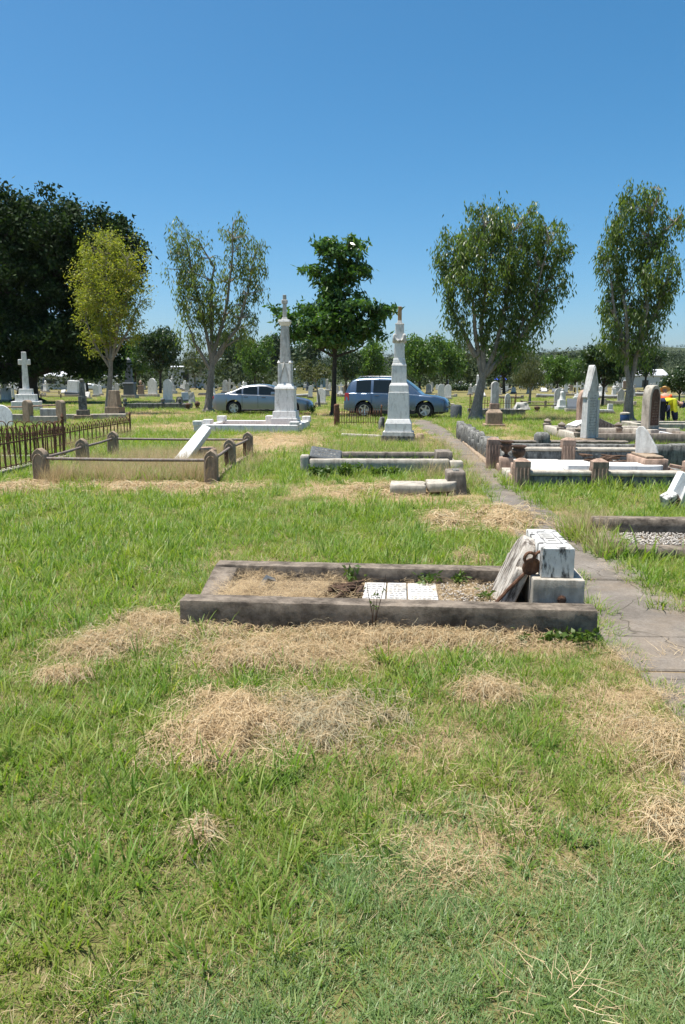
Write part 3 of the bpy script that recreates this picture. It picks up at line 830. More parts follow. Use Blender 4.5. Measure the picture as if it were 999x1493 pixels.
# ------------------------------------------------------------------ plot F: stone posts and pipe rails, tall dry grass inside
FPOS = [(-4.88, 12.6), (-2.08, 12.3), (-2.12, 14.7), (-2.02, 16.75), (-5.0, 17.0), (-4.93, 14.8)]
FR = R(2)
FP = thing('railed_grave_plot', 'railed grave plot of sandstone posts and pipe rails filled with tall dry grass', 'grave plot', (FPOS[0][0], FPOS[0][1], 0), 0)
def tolocal(p): return (p[0] - FPOS[0][0], p[1] - FPOS[0][1])
pp = [(-0.105, -0.06), (0.105, -0.06), (0.105, 0.43), (0.07, 0.49), (0.0, 0.54), (-0.07, 0.49), (-0.105, 0.43)]
post0 = None
for i, p_ in enumerate(FPOS):
    x, y = tolocal(p_)
    if post0 is None:
        post0 = MB().prism(pp, -0.1, 0.1).build('post', M['sandstone'], FP, bevel=0.008, rough=0.002, cell=0.07, smooth=40)
        arch0 = MB()
        aw = [(0.085 * math.cos(t), 0.30 + 0.15 * math.sin(t)) for t in np.linspace(0, math.pi, 9)]
        arch0.tube([(0.085, -0.102, 0.06)] + [(a_, -0.102, b_) for a_, b_ in aw] + [(-0.085, -0.102, 0.06)], 0.009, 4)
        arch0 = arch0.build('carved_arch', M['sandstone'], post0)
        po = post0
    else:
        po = pcopy(post0, FP)
        pcopy(arch0, po)
    po.location = (x, y, 0); po.rotation_euler = (random.uniform(-0.03, 0.03), random.uniform(-0.03, 0.03), FR + random.uniform(-0.06, 0.06))
    foot(p_[0], p_[1], 0.13, 0.12)
for a_, b_ in ((0, 1), (1, 2), (2, 3), (3, 4), (4, 5), (5, 0)):
    xa, ya = tolocal(FPOS[a_]); xb, yb = tolocal(FPOS[b_])
    MB().tube([(xa, ya, 0.37), ((xa + xb) / 2, (ya + yb) / 2, 0.362), (xb, yb, 0.37)], 0.026, 8).build('rail', M['pipe'], FP, smooth=60)
for a_, b_ in ((1, 2), (2, 3)):
    xa, ya = tolocal(FPOS[a_]); xb, yb = tolocal(FPOS[b_])
    dxy = Vector((xb - xa, yb - ya)); an = math.atan2(dxy.y, dxy.x)
    MB().box(0.14, dxy.length - 0.14, -0.07, 0.07, -0.05, 0.06).build('kerb', M['sandstone'], FP, bevel=0.012, loc=(xa, ya, 0), rot=(0, 0, an))
    for t in (0.78,):
        MB().box(-0.03, 0.03, -0.03, 0.03, 0.0, 0.37).build('rail_support', M['rust'], FP, loc=(xa + dxy.x * t, ya + dxy.y * t, 0))
# fallen obelisk shaft lying on its plinth
p0 = Vector((-3.1, 14.9, 0.06)); p1 = Vector((-2.72, 15.45, 0.62))
fo = thing('fallen_shaft', 'white marble obelisk shaft fallen at a slant among the tall dry grass', 'fallen obelisk', p0)
dv = p1 - p0
MR = dv.to_track_quat('Z', 'Y').to_matrix().to_4x4()
MB().box(-0.12, 0.12, -0.1, 0.1, -0.1, dv.length + 0.1, t=0.8, M=MR @ Matrix.Rotation(0.5, 4, 'Z')).build('shaft', M['marble'], fo, bevel=0.012)
o = MB().box(-0.25, 0.25, -0.25, 0.25, -0.05, 0.3).build('plinth_stone', M['pinkstone'], None, bevel=0.02, loc=(-2.78, 15.5, 0), rot=(0, 0, 0.3))
tag(o, 'brown plinth stone under the raised end of the fallen white shaft', 'plinth')

# ------------------------------------------------------------------ hooped iron fences
def iron_fence(name, label, pts, h, step, hoop=True, post=True, mat='rust', kerb=None):
    t = thing(name, label, 'iron fence', (pts[0][0], pts[0][1], 0))
    ox, oy = pts[0]
    pic = spear = None
    for (a_, b_) in zip(pts[:-1], pts[1:]):
        v = Vector((b_[0] - a_[0], b_[1] - a_[1])); L = v.length; an = math.atan2(v.y, v.x)
        lx, ly = a_[0] - ox, a_[1] - oy
        for zr in (0.1, h * 0.66):
            MB().box(0, L, -0.012, 0.012, zr - 0.012, zr + 0.012).build('rail', M[mat], t, loc=(lx, ly, 0), rot=(0, 0, an))
        if kerb:
            MB().box(-0.05, L + 0.05, -0.09, 0.09, -0.05, 0.07).build('kerb', M[kerb], t, bevel=0.01, loc=(lx, ly, 0), rot=(0, 0, an))
        n = max(2, round(L / step))
        for i in range(n):
            u = (i + 0.5) / n * L
            if pic is None:
                m_ = MB()
                if hoop:
                    r_ = step * 0.46
                    m_.tube([(-r_, 0, 0.02), (-r_, 0, h - r_)] + [(r_ * math.cos(q_), 0, h - r_ + r_ * math.sin(q_)) for q_ in np.linspace(math.pi * 0.85, math.pi * 0.15, 5)] + [(r_, 0, h - r_), (r_, 0, 0.02)], 0.0115, 5)
                else:
                    m_.tube([(0, 0, 0.02), (0, 0, h)], 0.012, 5)
                pic = m_.build('picket', M[mat], t)
                m2 = MB()
                m2.lathe([(0.006, h * 0.6), (0.01, h * 0.72), (0.03, h * 0.75), (0.012, h * 0.77), (0.026, h * 0.8), (0.0, h * 0.9)], 6)
                spear = m2.build('spear', M[mat], pic)
                p2, s2_ = pic, spear
            else:
                p2 = pcopy(pic, t); s2_ = pcopy(spear, p2)
            p2.location = (lx + math.cos(an) * u, ly + math.sin(an) * u, 0)
            p2.rotation_euler = (random.gauss(0, 0.02), random.gauss(0, 0.02), an)
    if post:
        for (x, y) in pts:
            m_ = MB()
            m_.box(-0.022, 0.022, -0.022, 0.022, -0.04, h * 1.02)
            m_.lathe([(0.03, h * 1.02), (0.045, h * 1.04), (0.02, h * 1.07), (0.04, h * 1.12), (0.0, h * 1.24)], 8)
            m_.build('fence_post', M[mat], t, loc=(x - ox, y - oy, 0))
    return t
iron_fence('iron_fence', 'rusted hooped iron fence enclosing the plot left of the railed dry-grass plot', [(-9.2, 12.9), (-6.0, 13.2), (-5.85, 16.4), (-9.2, 16.4)], 0.78, 0.2, kerb='lightconc')
iron_fence('iron_fence', 'low rusted hooped iron fence half sunk in dry grass behind the railed plot', [(-6.75, 18.4), (-6.55, 24.2)], 0.56, 0.3)
iron_fence('iron_fence', 'short straight-bar iron fence in front of the blue off-road car', [(-0.25, 29.2), (1.45, 29.2)], 0.62, 0.09, hoop=False)
x, y = gp(494, 622)
tag(MB().box(-0.1, 0.1, -0.1, 0.1, -0.04, 0.78, t=0.9).build('stone_stump', M['rust'], None, bevel=0.03, rough=0.03, cell=0.08, smooth=60, loc=(x - 0.08, y + 0.7, 0)), 'rusty-brown gatepost stump at the end of the short bar fence', 'post')

# ------------------------------------------------------------------ plot N right of the path: fluted posts, marble slab, urns
NR = R(-4)
NX, NY = 2.66, 11.85
Nw = frame(NX, NY, NR)
NP = thing('family_grave_plot', 'large double grave plot with fluted pink posts and lichened block walls beside the path', 'grave plot', (NX, NY, 0), NR)
def nbox(nm, x0, x1, y0, y1, z0, z1, mt, bev=0.015, rough=0.005, cell=0.12, par=NP):
    return MB().box(x0, x1, y0, y1, z0, z1).build(nm, M[mt], par, bevel=bev, rough=rough, cell=cell, smooth=50)
nbox('kerb_wall', 0.1, 2.55, 0.0, 0.2, -0.05, 0.18, 'greystone')
nbox('kerb_coping', 0.1, 2.55, -0.02, 0.24, 0.181, 0.255, 'lightconc', 0.012, 0.004)
nbox('kerb_wall', 0.0, 0.2, 0.12, 2.5, -0.05, 0.12, 'pinkstone')
nbox('kerb_wall', 2.56, 2.76, 0.05, 2.5, -0.05, 0.2, 'greystone')
nbox('kerb_wall', 0.1, 2.75, 2.51, 2.74, -0.05, 0.34, 'greystone')
nbox('kerb_coping', 0.1, 2.75, 2.49, 2.76, 0.341, 0.4, 'lightconc')
def fluted_post(u, v, h, w=0.225, z0=-0.05):
    b = MB().box(u - w / 2, u + w / 2, v - w / 2, v + w / 2, z0, h)
    b.box(u - w / 2 - 0.004, u + w / 2 + 0.004, v - w / 2 - 0.004, v + w / 2 + 0.004, h - 0.09, h + 0.001)
    b.box(u - w / 2, u + w / 2, v - w / 2, v + w / 2, h + 0.0015, h + 0.045, t=0.35)
    for i in range(4):
        q = u - w / 2 + w * (i + 0.5) / 4
        b.tube([(q, v - w / 2 - 0.001, z0), (q, v - w / 2 - 0.001, h - 0.1)], 0.017, 6)
        q2 = v - w / 2 + w * (i + 0.5) / 4
        b.tube([(u - w / 2 - 0.001, q2, z0), (u - w / 2 - 0.001, q2, h - 0.1)], 0.017, 6)
    return b.build('fluted_post', M['pinkstone'], NP)
for (u, v, h) in ((0.08, 0.05, 0.4), (1.24, 0.05, 0.4), (2.62, 0.06, 0.4), (-0.04, 2.64, 0.54), (1.3, 2.58, 0.54), (2.66, 2.62, 0.54)):
    fluted_post(u, v, h)
# small curved buttress walls between the front left posts
for v in (0.42, 2.1):
    q = MB().prism([(-0.2, 0.1), (0.2, 0.1), (0.2, 0.22), (0.1, 0.36), (-0.05, 0.4), (-0.2, 0.4)], -0.09, 0.09, Matrix.Translation((0.12, v, 0)) @ Matrix.Rotation(R(90 if v < 1 else -90), 4, 'Z'))
    q.build('scroll_buttress', M['greystone'], NP, bevel=0.015, rough=0.006, cell=0.08, smooth=50)
nbox('urn_pedestal', 0.02, 0.24, 0.62, 0.84, -0.05, 0.3, 'pinkstone', 0.01)
nbox('urn_pedestal', -0.04, 0.18, 1.64, 1.86, -0.05, 0.3, 'pinkstone', 0.01)
nbox('step', -0.02, 0.3, 0.9, 1.6, -0.05, 0.13, 'lightconc', 0.01)
nbox('fill', 0.2, 2.56, 0.2, 2.51, -0.05, 0.1, 'concrete', 0.0, 0)
slab = nbox('marble_paving', 0.3, 2.3, 0.26, 1.15, 0.09, 0.2, 'marble_grey', 0.008, 0)
nbox('marble_paving', 0.3, 1.1, 1.17, 2.45, 0.09, 0.2, 'marble_grey', 0.008, 0)
nbox('marble_paving', 1.12, 2.3, 1.17, 2.45, 0.09, 0.19, 'marble_dirty', 0.008, 0)
urn_prof = [(0.06, 0), (0.065, 0.02), (0.03, 0.05), (0.035, 0.08), (0.09, 0.12), (0.11, 0.18), (0.105, 0.22), (0.085, 0.24), (0.12, 0.26), (0.125, 0.28), (0.1, 0.285), (0.085, 0.22), (0.0, 0.2)]
for uu_, v, lab in ((0.13, 0.73, 'dark terracotta urn on pedestal beside the front corner post of the marble plot'), (0.07, 1.75, 'dark terracotta urn on pedestal farther along the path edge of the marble plot')):
    u_ = MB().lathe(urn_prof, 16).build('stone_urn', M['terracotta'], None, smooth=50, loc=Nw(uu_, v, 0.3), rot=(0, 0, 0))
    tag(u_, lab, 'urn')
# fallen white headstone lying on the marble
fs = thing('fallen_headstone', 'round-ended white headstone lying flat on the marble of the double plot', 'headstone', Nw(1.45, 0.62, 0.202), NR + R(-2))
n_ = 12
pc = [(-0.6, -0.26), (0.55, -0.26)] + [(0.55 + 0.38 * math.cos(t), 0.26 * math.sin(t)) for t in np.linspace(-1.4, 1.4, n_)] + [(0.55, 0.26), (-0.6, 0.26)]
n = len(pc)
MB().add([(x, y, 0) for x, y in pc] + [(x, y, 0.11) for x, y in pc], [tuple(range(n - 1, -1, -1)), tuple(range(n, 2 * n))] + [(i, (i + 1) % n, (i + 1) % n + n, i + n) for i in range(n)]).build('tablet', M['marble'], fs, bevel=0.012)
# plinth with standing slab fragment
nb = thing('headstone_plinth', 'brown stone plinth at the end of the marble plot with crumbled side', 'plinth', Nw(2.2, 0.98, 0.1), NR)
MB().box(-0.17, 0.2, -0.52, 0.45, 0, 0.3).build('plinth', M['pinkstone'], nb, bevel=0.012, rough=0.005, cell=0.1, smooth=50)
MB().box(-0.12, 0.15, -0.45, 0.38, 0.3, 0.34).build('plinth_cap', M['sandstone'], nb, bevel=0.01)
for i in range(5):
    MB().box(0.0, random.uniform(0.16, 0.3), -0.02, 0.05, 0, 0.05).build('loose_brick', M['pinkstone'], nb, bevel=0.008, loc=(0.19 + random.uniform(0, 0.1), -0.5 + i * 0.05, 0.02 + i * 0.035), rot=(0, random.uniform(0.05, 0.5), random.uniform(-0.4, 0.4)))
sf = MB().prism([(-0.14, 0), (0.22, 0), (0.19, 0.1), (0.04, 0.36), (-0.03, 0.44), (-0.1, 0.44), (-0.14, 0.38)], -0.035, 0.035).build('slab_fragment', M['marble_grey'], None, bevel=0.008, loc=Nw(2.22, 1.1, 0.435), rot=(R(-4), R(-3), NR + R(-35)))
tag(sf, 'broken curved white slab fragment standing on the brown plinth', 'headstone')
debris('timber_debris', 'heap of splintered brown timber on the double plot beside the plinth', 'debris', Nw(1.75, 1.65, 0.19), 26, 0.19, 0.5, 0.024, M['wood'], 0.16)
foot(*Nw(1.38, 1.36)[:2], 1.45, 1.45, NR)
# second enclosure behind, with rounded coping stones along the path
N2 = thing('walled_grave_plot', 'lichened walled plot edged by round-topped coping stones along the path', 'grave plot', Nw(0, 2.8), NR)
cope = MB().prism(arch_poly(0.56, 0.5, 10, shoulder=0.05, z0=-0.05), -0.1, 0.1, Matrix.Rotation(R(90), 4, 'Z')).build('coping_stone', M['greystone'], N2, bevel=0.015, rough=0.006, cell=0.1, smooth=50)
ncs = 13
for i in range(ncs):
    c_ = cope if i == 0 else pcopy(cope, N2)
    c_.location = (0.1 - 0.012 * i, 0.42 + i * 0.6, 0); c_.rotation_euler = (random.gauss(0, 0.03), random.gauss(0, 0.06), random.gauss(0, 0.05))
    c_.scale = (1, 1, random.uniform(0.82, 1.05))
for i in range(4):
    nbox('edge_kerb', -0.12, 0.0, 0.1 + i * 1.98, 2.06 + i * 1.98, -0.05, 0.06, 'sandstone', par=N2)
nbox('back_wall', 0.3, 2.9, 1.75, 1.95, -0.05, 0.33, 'greystone', par=N2)
nbox('back_coping', 0.28, 2.95, 1.72, 1.98, 0.331, 0.38, 'concrete', par=N2)
nbox('front_wall', 0.2, 3.6, 0.06, 0.26, -0.05, 0.44, 'greystone', par=N2)
nbox('wall_stone', 1.05, 1.35, 1.68, 2.02, 0.0, 0.55, 'greystone', 0.06, par=N2)
foot(*frame(*Nw(0, 2.8)[:2], NR)(0.0, 4.0)[:2], 0.2, 4.0, NR)
foot(*frame(*Nw(0, 2.8)[:2], NR)(1.6, 1.85)[:2], 1.35, 0.15, NR)
# gothic spired headstone
GYm = 17.6
gxm, _ = at(858, 640, GYm)
GH = thing('gothic_headstone', 'tall narrow grey gothic headstone with pointed spire on a tan block', 'headstone', (gxm, GYm, 0), R(24))
sg = 1 / ppm(GYm, 1)
MB().box(-0.33, 0.33, -0.24, 0.24, -0.05, 0.34, t=0.92).build('base_block', M['sandstone'], GH, bevel=0.012, rough=0.004, cell=0.1, smooth=50)
_, ztop = at(862, 532, GYm)
hh = ztop - 0.34
gpoly = [(-0.165, 0.34), (0.165, 0.34), (0.14, 0.34 + hh * 0.55), (0.175, 0.34 + hh * 0.56), (0.145, 0.34 + hh * 0.64), (0.025, 0.34 + hh * 0.985), (0.0, ztop), (-0.025, 0.34 + hh * 0.985), (-0.145, 0.34 + hh * 0.64), (-0.175, 0.34 + hh * 0.56), (-0.14, 0.34 + hh * 0.55)]
MB().prism(gpoly, -0.09, 0.09).build('tablet', M['marble_grey'], GH, bevel=0.014, seg=2)
pil = MB()
for sx in (-1, 1):
    pil.box(sx * 0.14 - 0.03, sx * 0.14 + 0.03, -0.12, -0.091, 0.36, 0.34 + hh * 0.53)
    pil.tube([(sx * 0.125, -0.1, 0.34 + hh * 0.65), (0, -0.1, ztop - 0.05)], 0.02, 5)
pil.build('pilasters', M['marble_grey'], GH)
d = MB(); dashes(d, -0.11, 0.11, [0.5 + 0.06 * i for i in range(14)], -0.091, 0.026, None, rs); d.build('lettering', M['letter'], GH)['kind'] = 'stuff'
foot(gxm, GYm, 0.4, 0.35)
# leaning pinkish headstone behind it
x, y = gp(844, 640)
ps = thing('headstone', 'pinkish pointed tablet standing behind the grey gothic headstone', 'headstone', (7.5, 24.4, 0), R(20))
MB().prism(arch_poly(0.5, 1.35, 10, pointed=True, z0=-0.05), -0.08, 0.08).build('tablet', M['pinkstone'], ps, bevel=0.01)
foot(7.5, 24.4, 0.3, 0.2)

# ------------------------------------------------------------------ plot O with the arched headstone
OR = R(-4)
ox0, oy0 = gp(806, 650)
Ow = frame(6.05, 20.3, OR)
OP = thing('grave_plot', 'broad kerbed plot with ball-topped corner post under the arched headstone', 'grave plot', Ow(0, 0), OR)
def obox(nm, x0, x1, y0, y1, z0, z1, mt, bev=0.015, par=OP):
    return MB().box(x0, x1, y0, y1, z0, z1).build(nm, M[mt], par, bevel=bev, rough=0.005, cell=0.2, smooth=50)
obox('kerb', 0.2, 3.05, 0, 0.18, -0.05, 0.27, 'concrete'); obox('kerb', 0.0, 0.2, 0, 4.6, -0.05, 0.24, 'lightconc'); obox('kerb', 0.2, 3.4, 2.2, 2.4, -0.05, 0.28, 'lightconc')
obox('kerb', 0.2, 3.4, 4.4, 4.6, -0.05, 0.22, 'lightconc'); obox('kerb', 3.2, 3.4, 0.2, 4.4, -0.05, 0.22, 'concrete')
obox('fill', 0.2, 3.2, 0.18, 4.4, -0.05, 0.08, 'pinkfill', 0)
bpst = obox('corner_post', 3.06, 3.36, -0.08, 0.2, -0.05, 0.36, 'greystone', 0.03)
MB().lathe([(0.1, 0.36), (0.04, 0.4), (0.05, 0.43), (0.09, 0.5), (0.06, 0.57), (0.0, 0.59)], 10).build('ball_finial', M['greystone'], bpst, smooth=60, loc=(3.21, 0.06, 0))
for (u, v) in ((0.1, 0.08), (0.1, 2.3), (0.1, 4.5), (1.7, 2.3)):
    MB().lathe([(0.13, 0.2), (0.14, 0.28), (0.09, 0.32), (0.12, 0.38), (0.0, 0.46)], 9).build('kerb_finial', M['concrete'], OP, smooth=50, loc=(u, v, 0))
foot(*Ow(1.7, 2.3)[:2], 1.75, 2.35, OR)
ahx, ahy = Ow(2.28, 1.35)[:2]
AH = thing('arched_headstone', 'tall brown headstone with pointed arch and dark recessed panel on a heavy block', 'headstone', (ahx, ahy, 0), R(32))
MB().box(-0.38, 0.38, -0.32, 0.32, 0.02, 0.32, t=0.88).build('base_block', M['lightconc'], AH, bevel=0.015)
MB().prism(arch_poly(0.46, 1.5, 12, pointed=True, z0=0.32), -0.13, 0.13).build('tablet', M['lightconc'], AH, bevel=0.014)
rec = MB().prism(arch_poly(0.34, 1.4, 12, pointed=True, z0=0.42), -0.138, -0.12).build('recessed_panel', M['terracotta'], AH)
d = MB(); dashes(d, -0.13, 0.13, [0.5 + 0.075 * i for i in range(8)], -0.139, 0.03, None, rs); d.build('lettering', M['concrete'], rec)['kind'] = 'stuff'
bk = thing('desk_headstone', 'low open-book shaped stone tablet on the kerb behind the gothic headstone', 'headstone', Ow(1.35, 4.0, 0.08), R(12))
MB().prism([(-0.75, 0), (0.75, 0), (0.7, 0.16), (0.05, 0.42), (-0.05, 0.42), (-0.7, 0.16)], -0.35, 0.35).build('book_block', M['greystone'], bk, bevel=0.012)
MB().add([(-0.68, -0.3, 0.18), (-0.06, -0.3, 0.43), (-0.06, 0.3, 0.43), (-0.68, 0.3, 0.18), (-0.68, -0.3, 0.2), (-0.06, -0.3, 0.45), (-0.06, 0.3, 0.45), (-0.68, 0.3, 0.2)],
         [(3, 2, 1, 0), (4, 5, 6, 7), (0, 1, 5, 4), (1, 2, 6, 5), (2, 3, 7, 6), (3, 0, 4, 7)]).build('page', M['marble'], bk, bevel=0.006)
ws = MB().box(-0.5, 0.5, -0.06, 0.06, -0.03, 0.12).build('loose_slab', M['marble'], None, bevel=0.01, loc=Ow(2.75, 0.45, 0.1), rot=(0, R(10), R(-20)))
tag(ws, 'loose white slab lying on the fill before the arched headstone', 'slab')
# kerb row beyond, on which the workers are busy
KP = thing('grave_plot', 'long low kerbed plot with white slab in front of the two workers', 'grave plot', (9.6, 25.6, 0), OR)
for (x0, x1, y0, y1) in ((0, 4.2, 0, 0.2), (0, 4.2, 1.6, 1.8), (0, 0.2, 0.2, 1.6)):
    MB().box(x0, x1, y0, y1, -0.05, 0.24).build('kerb', M['lightconc'], KP, bevel=0.015)
MB().box(2.6, 3.9, 0.35, 1.4, 0.0, 0.34, t=0.5).build('ledger_slab', M['marble'], KP, bevel=0.012)
x, y = gp(985, 655)
tag(MB().box(-0.45, 0.6, -0.2, 0.2, -0.03, 0.13, t=0.94).build('ledger_slab', M['greystone'], None, bevel=0.02, loc=(x + 0.3, y, 0), rot=(0, 0, 0.1)), 'flat grey slab lying on grass right of the ball-topped post', 'slab')
# broken column pedestal on the lawn
pxx, pyy = gp(720, 622)
PD = thing('column_monument', 'pinkish pedestal with broken grey column standing alone on the lawn', 'monument', (pxx, pyy, 0), R(-3))
_, zt = at(720, 556, pyy)
MB().box(-0.36, 0.36, -0.36, 0.36, -0.05, 0.1).build('base_slab', M['pinkstone'], PD, bevel=0.012)
MB().box(-0.27, 0.27, -0.27, 0.27, 0.1, 0.5).build('pedestal', M['sandstone'], PD, bevel=0.012)
MB().box(-0.27, 0.27, -0.27, 0.27, 0.5, 0.62, t=0.6).build('cap', M['sandstone'], PD, bevel=0.01)
MB().box(-0.17, 0.17, -0.15, 0.15, 0.62, 0.82).build('block', M['pinkstone'], PD, bevel=0.01)
MB().prism(arch_poly(0.26, zt - 0.82, 8, z0=0), -0.12, 0.12, Matrix.Translation((0, 0, 0.82))).build('shaft', M['marble_dirty'], PD, bevel=0.012)
foot(pxx, pyy, 0.4, 0.4)
# broken white cross pieces at the right edge
bx_, by_ = gp(978, 742)
BC = thing('broken_cross', 'broken white marble cross pieces with brown rosette tumbled on the grass', 'headstone', (bx_, by_, 0), R(-10))
MB().box(-0.09, 0.09, -0.07, 0.07, 0, 0.34).build('broken_piece', M['marble'], BC, bevel=0.01, loc=(0.06, 0.15, 0.12), rot=(R(-8), R(28), 0.2))
MB().box(-0.09, 0.09, -0.07, 0.07, 0, 0.24).build('broken_piece', M['marble_old'], BC, bevel=0.01, loc=(-0.02, 0.02, -0.01), rot=(R(20), R(-22), 0.5))
MB().box(-0.08, 0.08, -0.06, 0.06, 0, 0.3).build('broken_piece', M['marble'], BC, bevel=0.01, loc=(0.16, 0.0, 0.02), rot=(R(30), R(8), 0))
MB().box(-0.15, 0.35, -0.2, 0.2, 0, 0.16).build('broken_piece', M['wood'], BC, bevel=0.02, loc=(0.3, 0.35, -0.02), rot=(R(10), R(8), 0.3))
rz_ = MB()
for i in range(7):
    t = i * math.pi * 2 / 7
    rz_.lathe([(0.0, -0.02), (0.04, 0.0), (0.0, 0.03)], 7, Matrix.Translation((0.055 * math.cos(t), 0, 0.055 * math.sin(t))) @ Matrix.Rotation(R(90), 4, 'X'))
rz_.build('rosette', M['terracotta'], BC, loc=(0.0, -0.09, 0.13), rot=(R(-20), 0, 0), smooth=60)
foot(bx_ + 0.15, by_ + 0.15, 0.3, 0.25)

# ------------------------------------------------------------------ left background: white cross on steps and its neighbours
CY_ = 43.5
cx_, _ = at(40, 596, CY_)
WC = thing('cross_monument', 'tall white marble cross on three square steps before the dark fig tree', 'monument', (cx_, CY_, 0), R(14))
sc_ = 1 / ppm(CY_, 1)
zc = lambda py: at(40, py, CY_)[1]
for (y1, y0, w, t, nm) in ((585, 601, 42, 1, 'step'), (575, 585, 31, 0.97, 'step'), (567, 575, 20.5, 0.95, 'step')):
    h = w * sc_ / 2 * 0.9
    MB().box(-h, h, -h, h, zc(y0), zc(y1), t=t).build(nm, M['marble'], WC, bevel=0.015)
MB().box(-0.16, 0.16, -0.14, 0.14, zc(567), zc(513), t=0.72).build('cross_shaft', M['marble'], WC, bevel=0.02)
MB().box(-0.31, -0.13, -0.12, 0.12, zc(532), zc(524)).build('cross_arm', M['marble'], WC, bevel=0.02)
MB().box(0.13, 0.31, -0.12, 0.12, zc(532), zc(524)).build('cross_arm', M['marble'], WC, bevel=0.02)
foot(cx_, CY_, 0.9, 0.9)
# railed plot with round posts in front of it
lp = [(-13.2, 30.0), (-11.35, 31.2), (-10.2, 29.8)]
x1, y1 = gp(42, 618); x2, y2 = gp(90, 618); x3, y3 = gp(5, 622)
LP = thing('railed_grave_plot', 'low railed plot with sandstone posts and pale panels in front of the white cross', 'grave plot', (x1, y1, 0))
for (x, y, w) in ((x1, y1, 0.34), (x2, y2, 0.3)):
    MB().prism(arch_poly(w, 0.9, 10, z0=-0.05), -0.12, 0.12).build('post', M['sandstone'], LP, bevel=0.015, loc=(x - x1, y - y1, 0), rot=(0, 0, -0.4))
for z in (0.62, 0.66):
    pass
MB().tube([(0, 0, 0.66), (x2 - x1, y2 - y1, 0.72)], 0.03, 6).build('rail', M['pinkstone'], LP)
MB().box(0.1, x2 - x1 - 0.1, -0.06, 0.06, -0.05, 0.3).build('side_panel', M['lightconc'], LP, bevel=0.02, loc=(0, -0.1, 0))
MB().box(0.1, x2 - x1 - 0.25, 0.9, 1.05, -0.05, 0.55).build('side_panel', M['marble_dirty'], LP, bevel=0.02)
MB().box(-2.2, -0.15, 0.4, 0.55, -0.05, 0.35).build('side_panel', M['lightconc'], LP, bevel=0.02)
MB().tube([(-2.2, 0.8, 0.6), (0, 0.1, 0.64)], 0.03, 6).build('rail', M['pinkstone'], LP)
foot(x1 + 0.6, y1 + 0.3, 1.0, 0.8)
RS = thing('round_headstone', 'white rounded slab tilted beside the railed plot before the white cross', 'headstone', (x3 - 0.1, y3, 0), R(25))
MB().prism(arch_poly(0.85, 0.78, 12, z0=-0.05), -0.12, 0.12).build('tablet', M['marble'], RS, bevel=0.03, rot=(R(-14), 0, 0))
# grey pillar statue on block
sx_, sy_ = gp(122, 612)
PS = thing('pillar_headstone', 'slim grey pillar headstone with small urn on sandstone blocks', 'headstone', (sx_, sy_, 0), R(10))
MB().box(-0.35, 0.35, -0.3, 0.3, -0.05, 0.2).build('base_block', M['sandstone'], PS, bevel=0.015)
MB().box(-0.25, 0.25, -0.22, 0.22, 0.2, 0.42).build('base_block', M['concrete'], PS, bevel=0.015)
_, zt = at(122, 552, sy_)
MB().box(-0.16, 0.16, -0.12, 0.12, 0.42, 1.0).build('pillar', M['greystone'], PS, bevel=0.015)
MB().box(-0.12, 0.12, -0.1, 0.1, 1.0, zt - 0.15, t=0.8).build('pillar', M['greystone'], PS, bevel=0.015)
MB().lathe([(0.05, zt - 0.15), (0.1, zt - 0.08), (0.08, zt - 0.02), (0, zt)], 8).build('urn', M['greystone'], PS, smooth=60)
MB().box(-1.0, 1.8, -0.12, 0.12, -0.05, 0.22).build('kerb', M['lightconc'], PS, bevel=0.02, loc=(-0.1, 0.5, 0))
foot(sx_, sy_ + 0.3, 0.9, 0.5)
sx_, sy_ = gp(168, 607)
PT = thing('truncated_pedestal', 'tan sandstone truncated pedestal on a stepped base beside the yellowing tree', 'monument', (sx_, sy_, 0), R(-12))
PT.scale = (0.8, 0.8, 0.95)
MB().box(-0.62, 0.62, -0.5, 0.5, -0.05, 0.16).build('base_slab', M['concrete'], PT, bevel=0.015)
MB().box(-0.45, 0.45, -0.38, 0.38, 0.16, 0.46).build('base_block', M['sandstone'], PT, bevel=0.015)
MB().box(-0.33, 0.33, -0.28, 0.28, 0.46, 1.25, t=0.72).build('pedestal', M['sandstone'], PT, bevel=0.015)
foot(sx_, sy_, 0.7, 0.6)
# ------------------------------------------------------------------ cars
M['paint_silver'] = plain('silver_blue_car_paint', (0.25, 0.262, 0.275), 0.28, 0.75, 0.05, 3, 0.5, 0.8)
M['paint_blue'] = plain('light_blue_car_paint', (0.11, 0.155, 0.215), 0.26, 0.6, 0.05, 3, 0.5, 0.8)
M['glass'] = plain('tinted_car_glass', (0.012, 0.016, 0.016), 0.06, 0.0, 0.1, 3, 0.45)
M['tyre'] = plain('tyre_rubber', (0.02, 0.02, 0.02), 0.85, 0.0, 0.2)
M['alloy'] = plain('alloy_rim', (0.5, 0.51, 0.53), 0.3, 0.8, 0.08)
M['blackplastic'] = plain('black_plastic', (0.018, 0.018, 0.02), 0.6)
M['redlens'] = plain('red_lens', (0.35, 0.015, 0.015), 0.15, 0, 0.1, 8, 0.6, 0.5)
M['clearlens'] = plain('clear_lens', (0.65, 0.67, 0.68), 0.1, 0.2, 0.05, 8, 0.8, 0.5)
M['amber'] = plain('amber_lens', (0.6, 0.2, 0.02), 0.2)

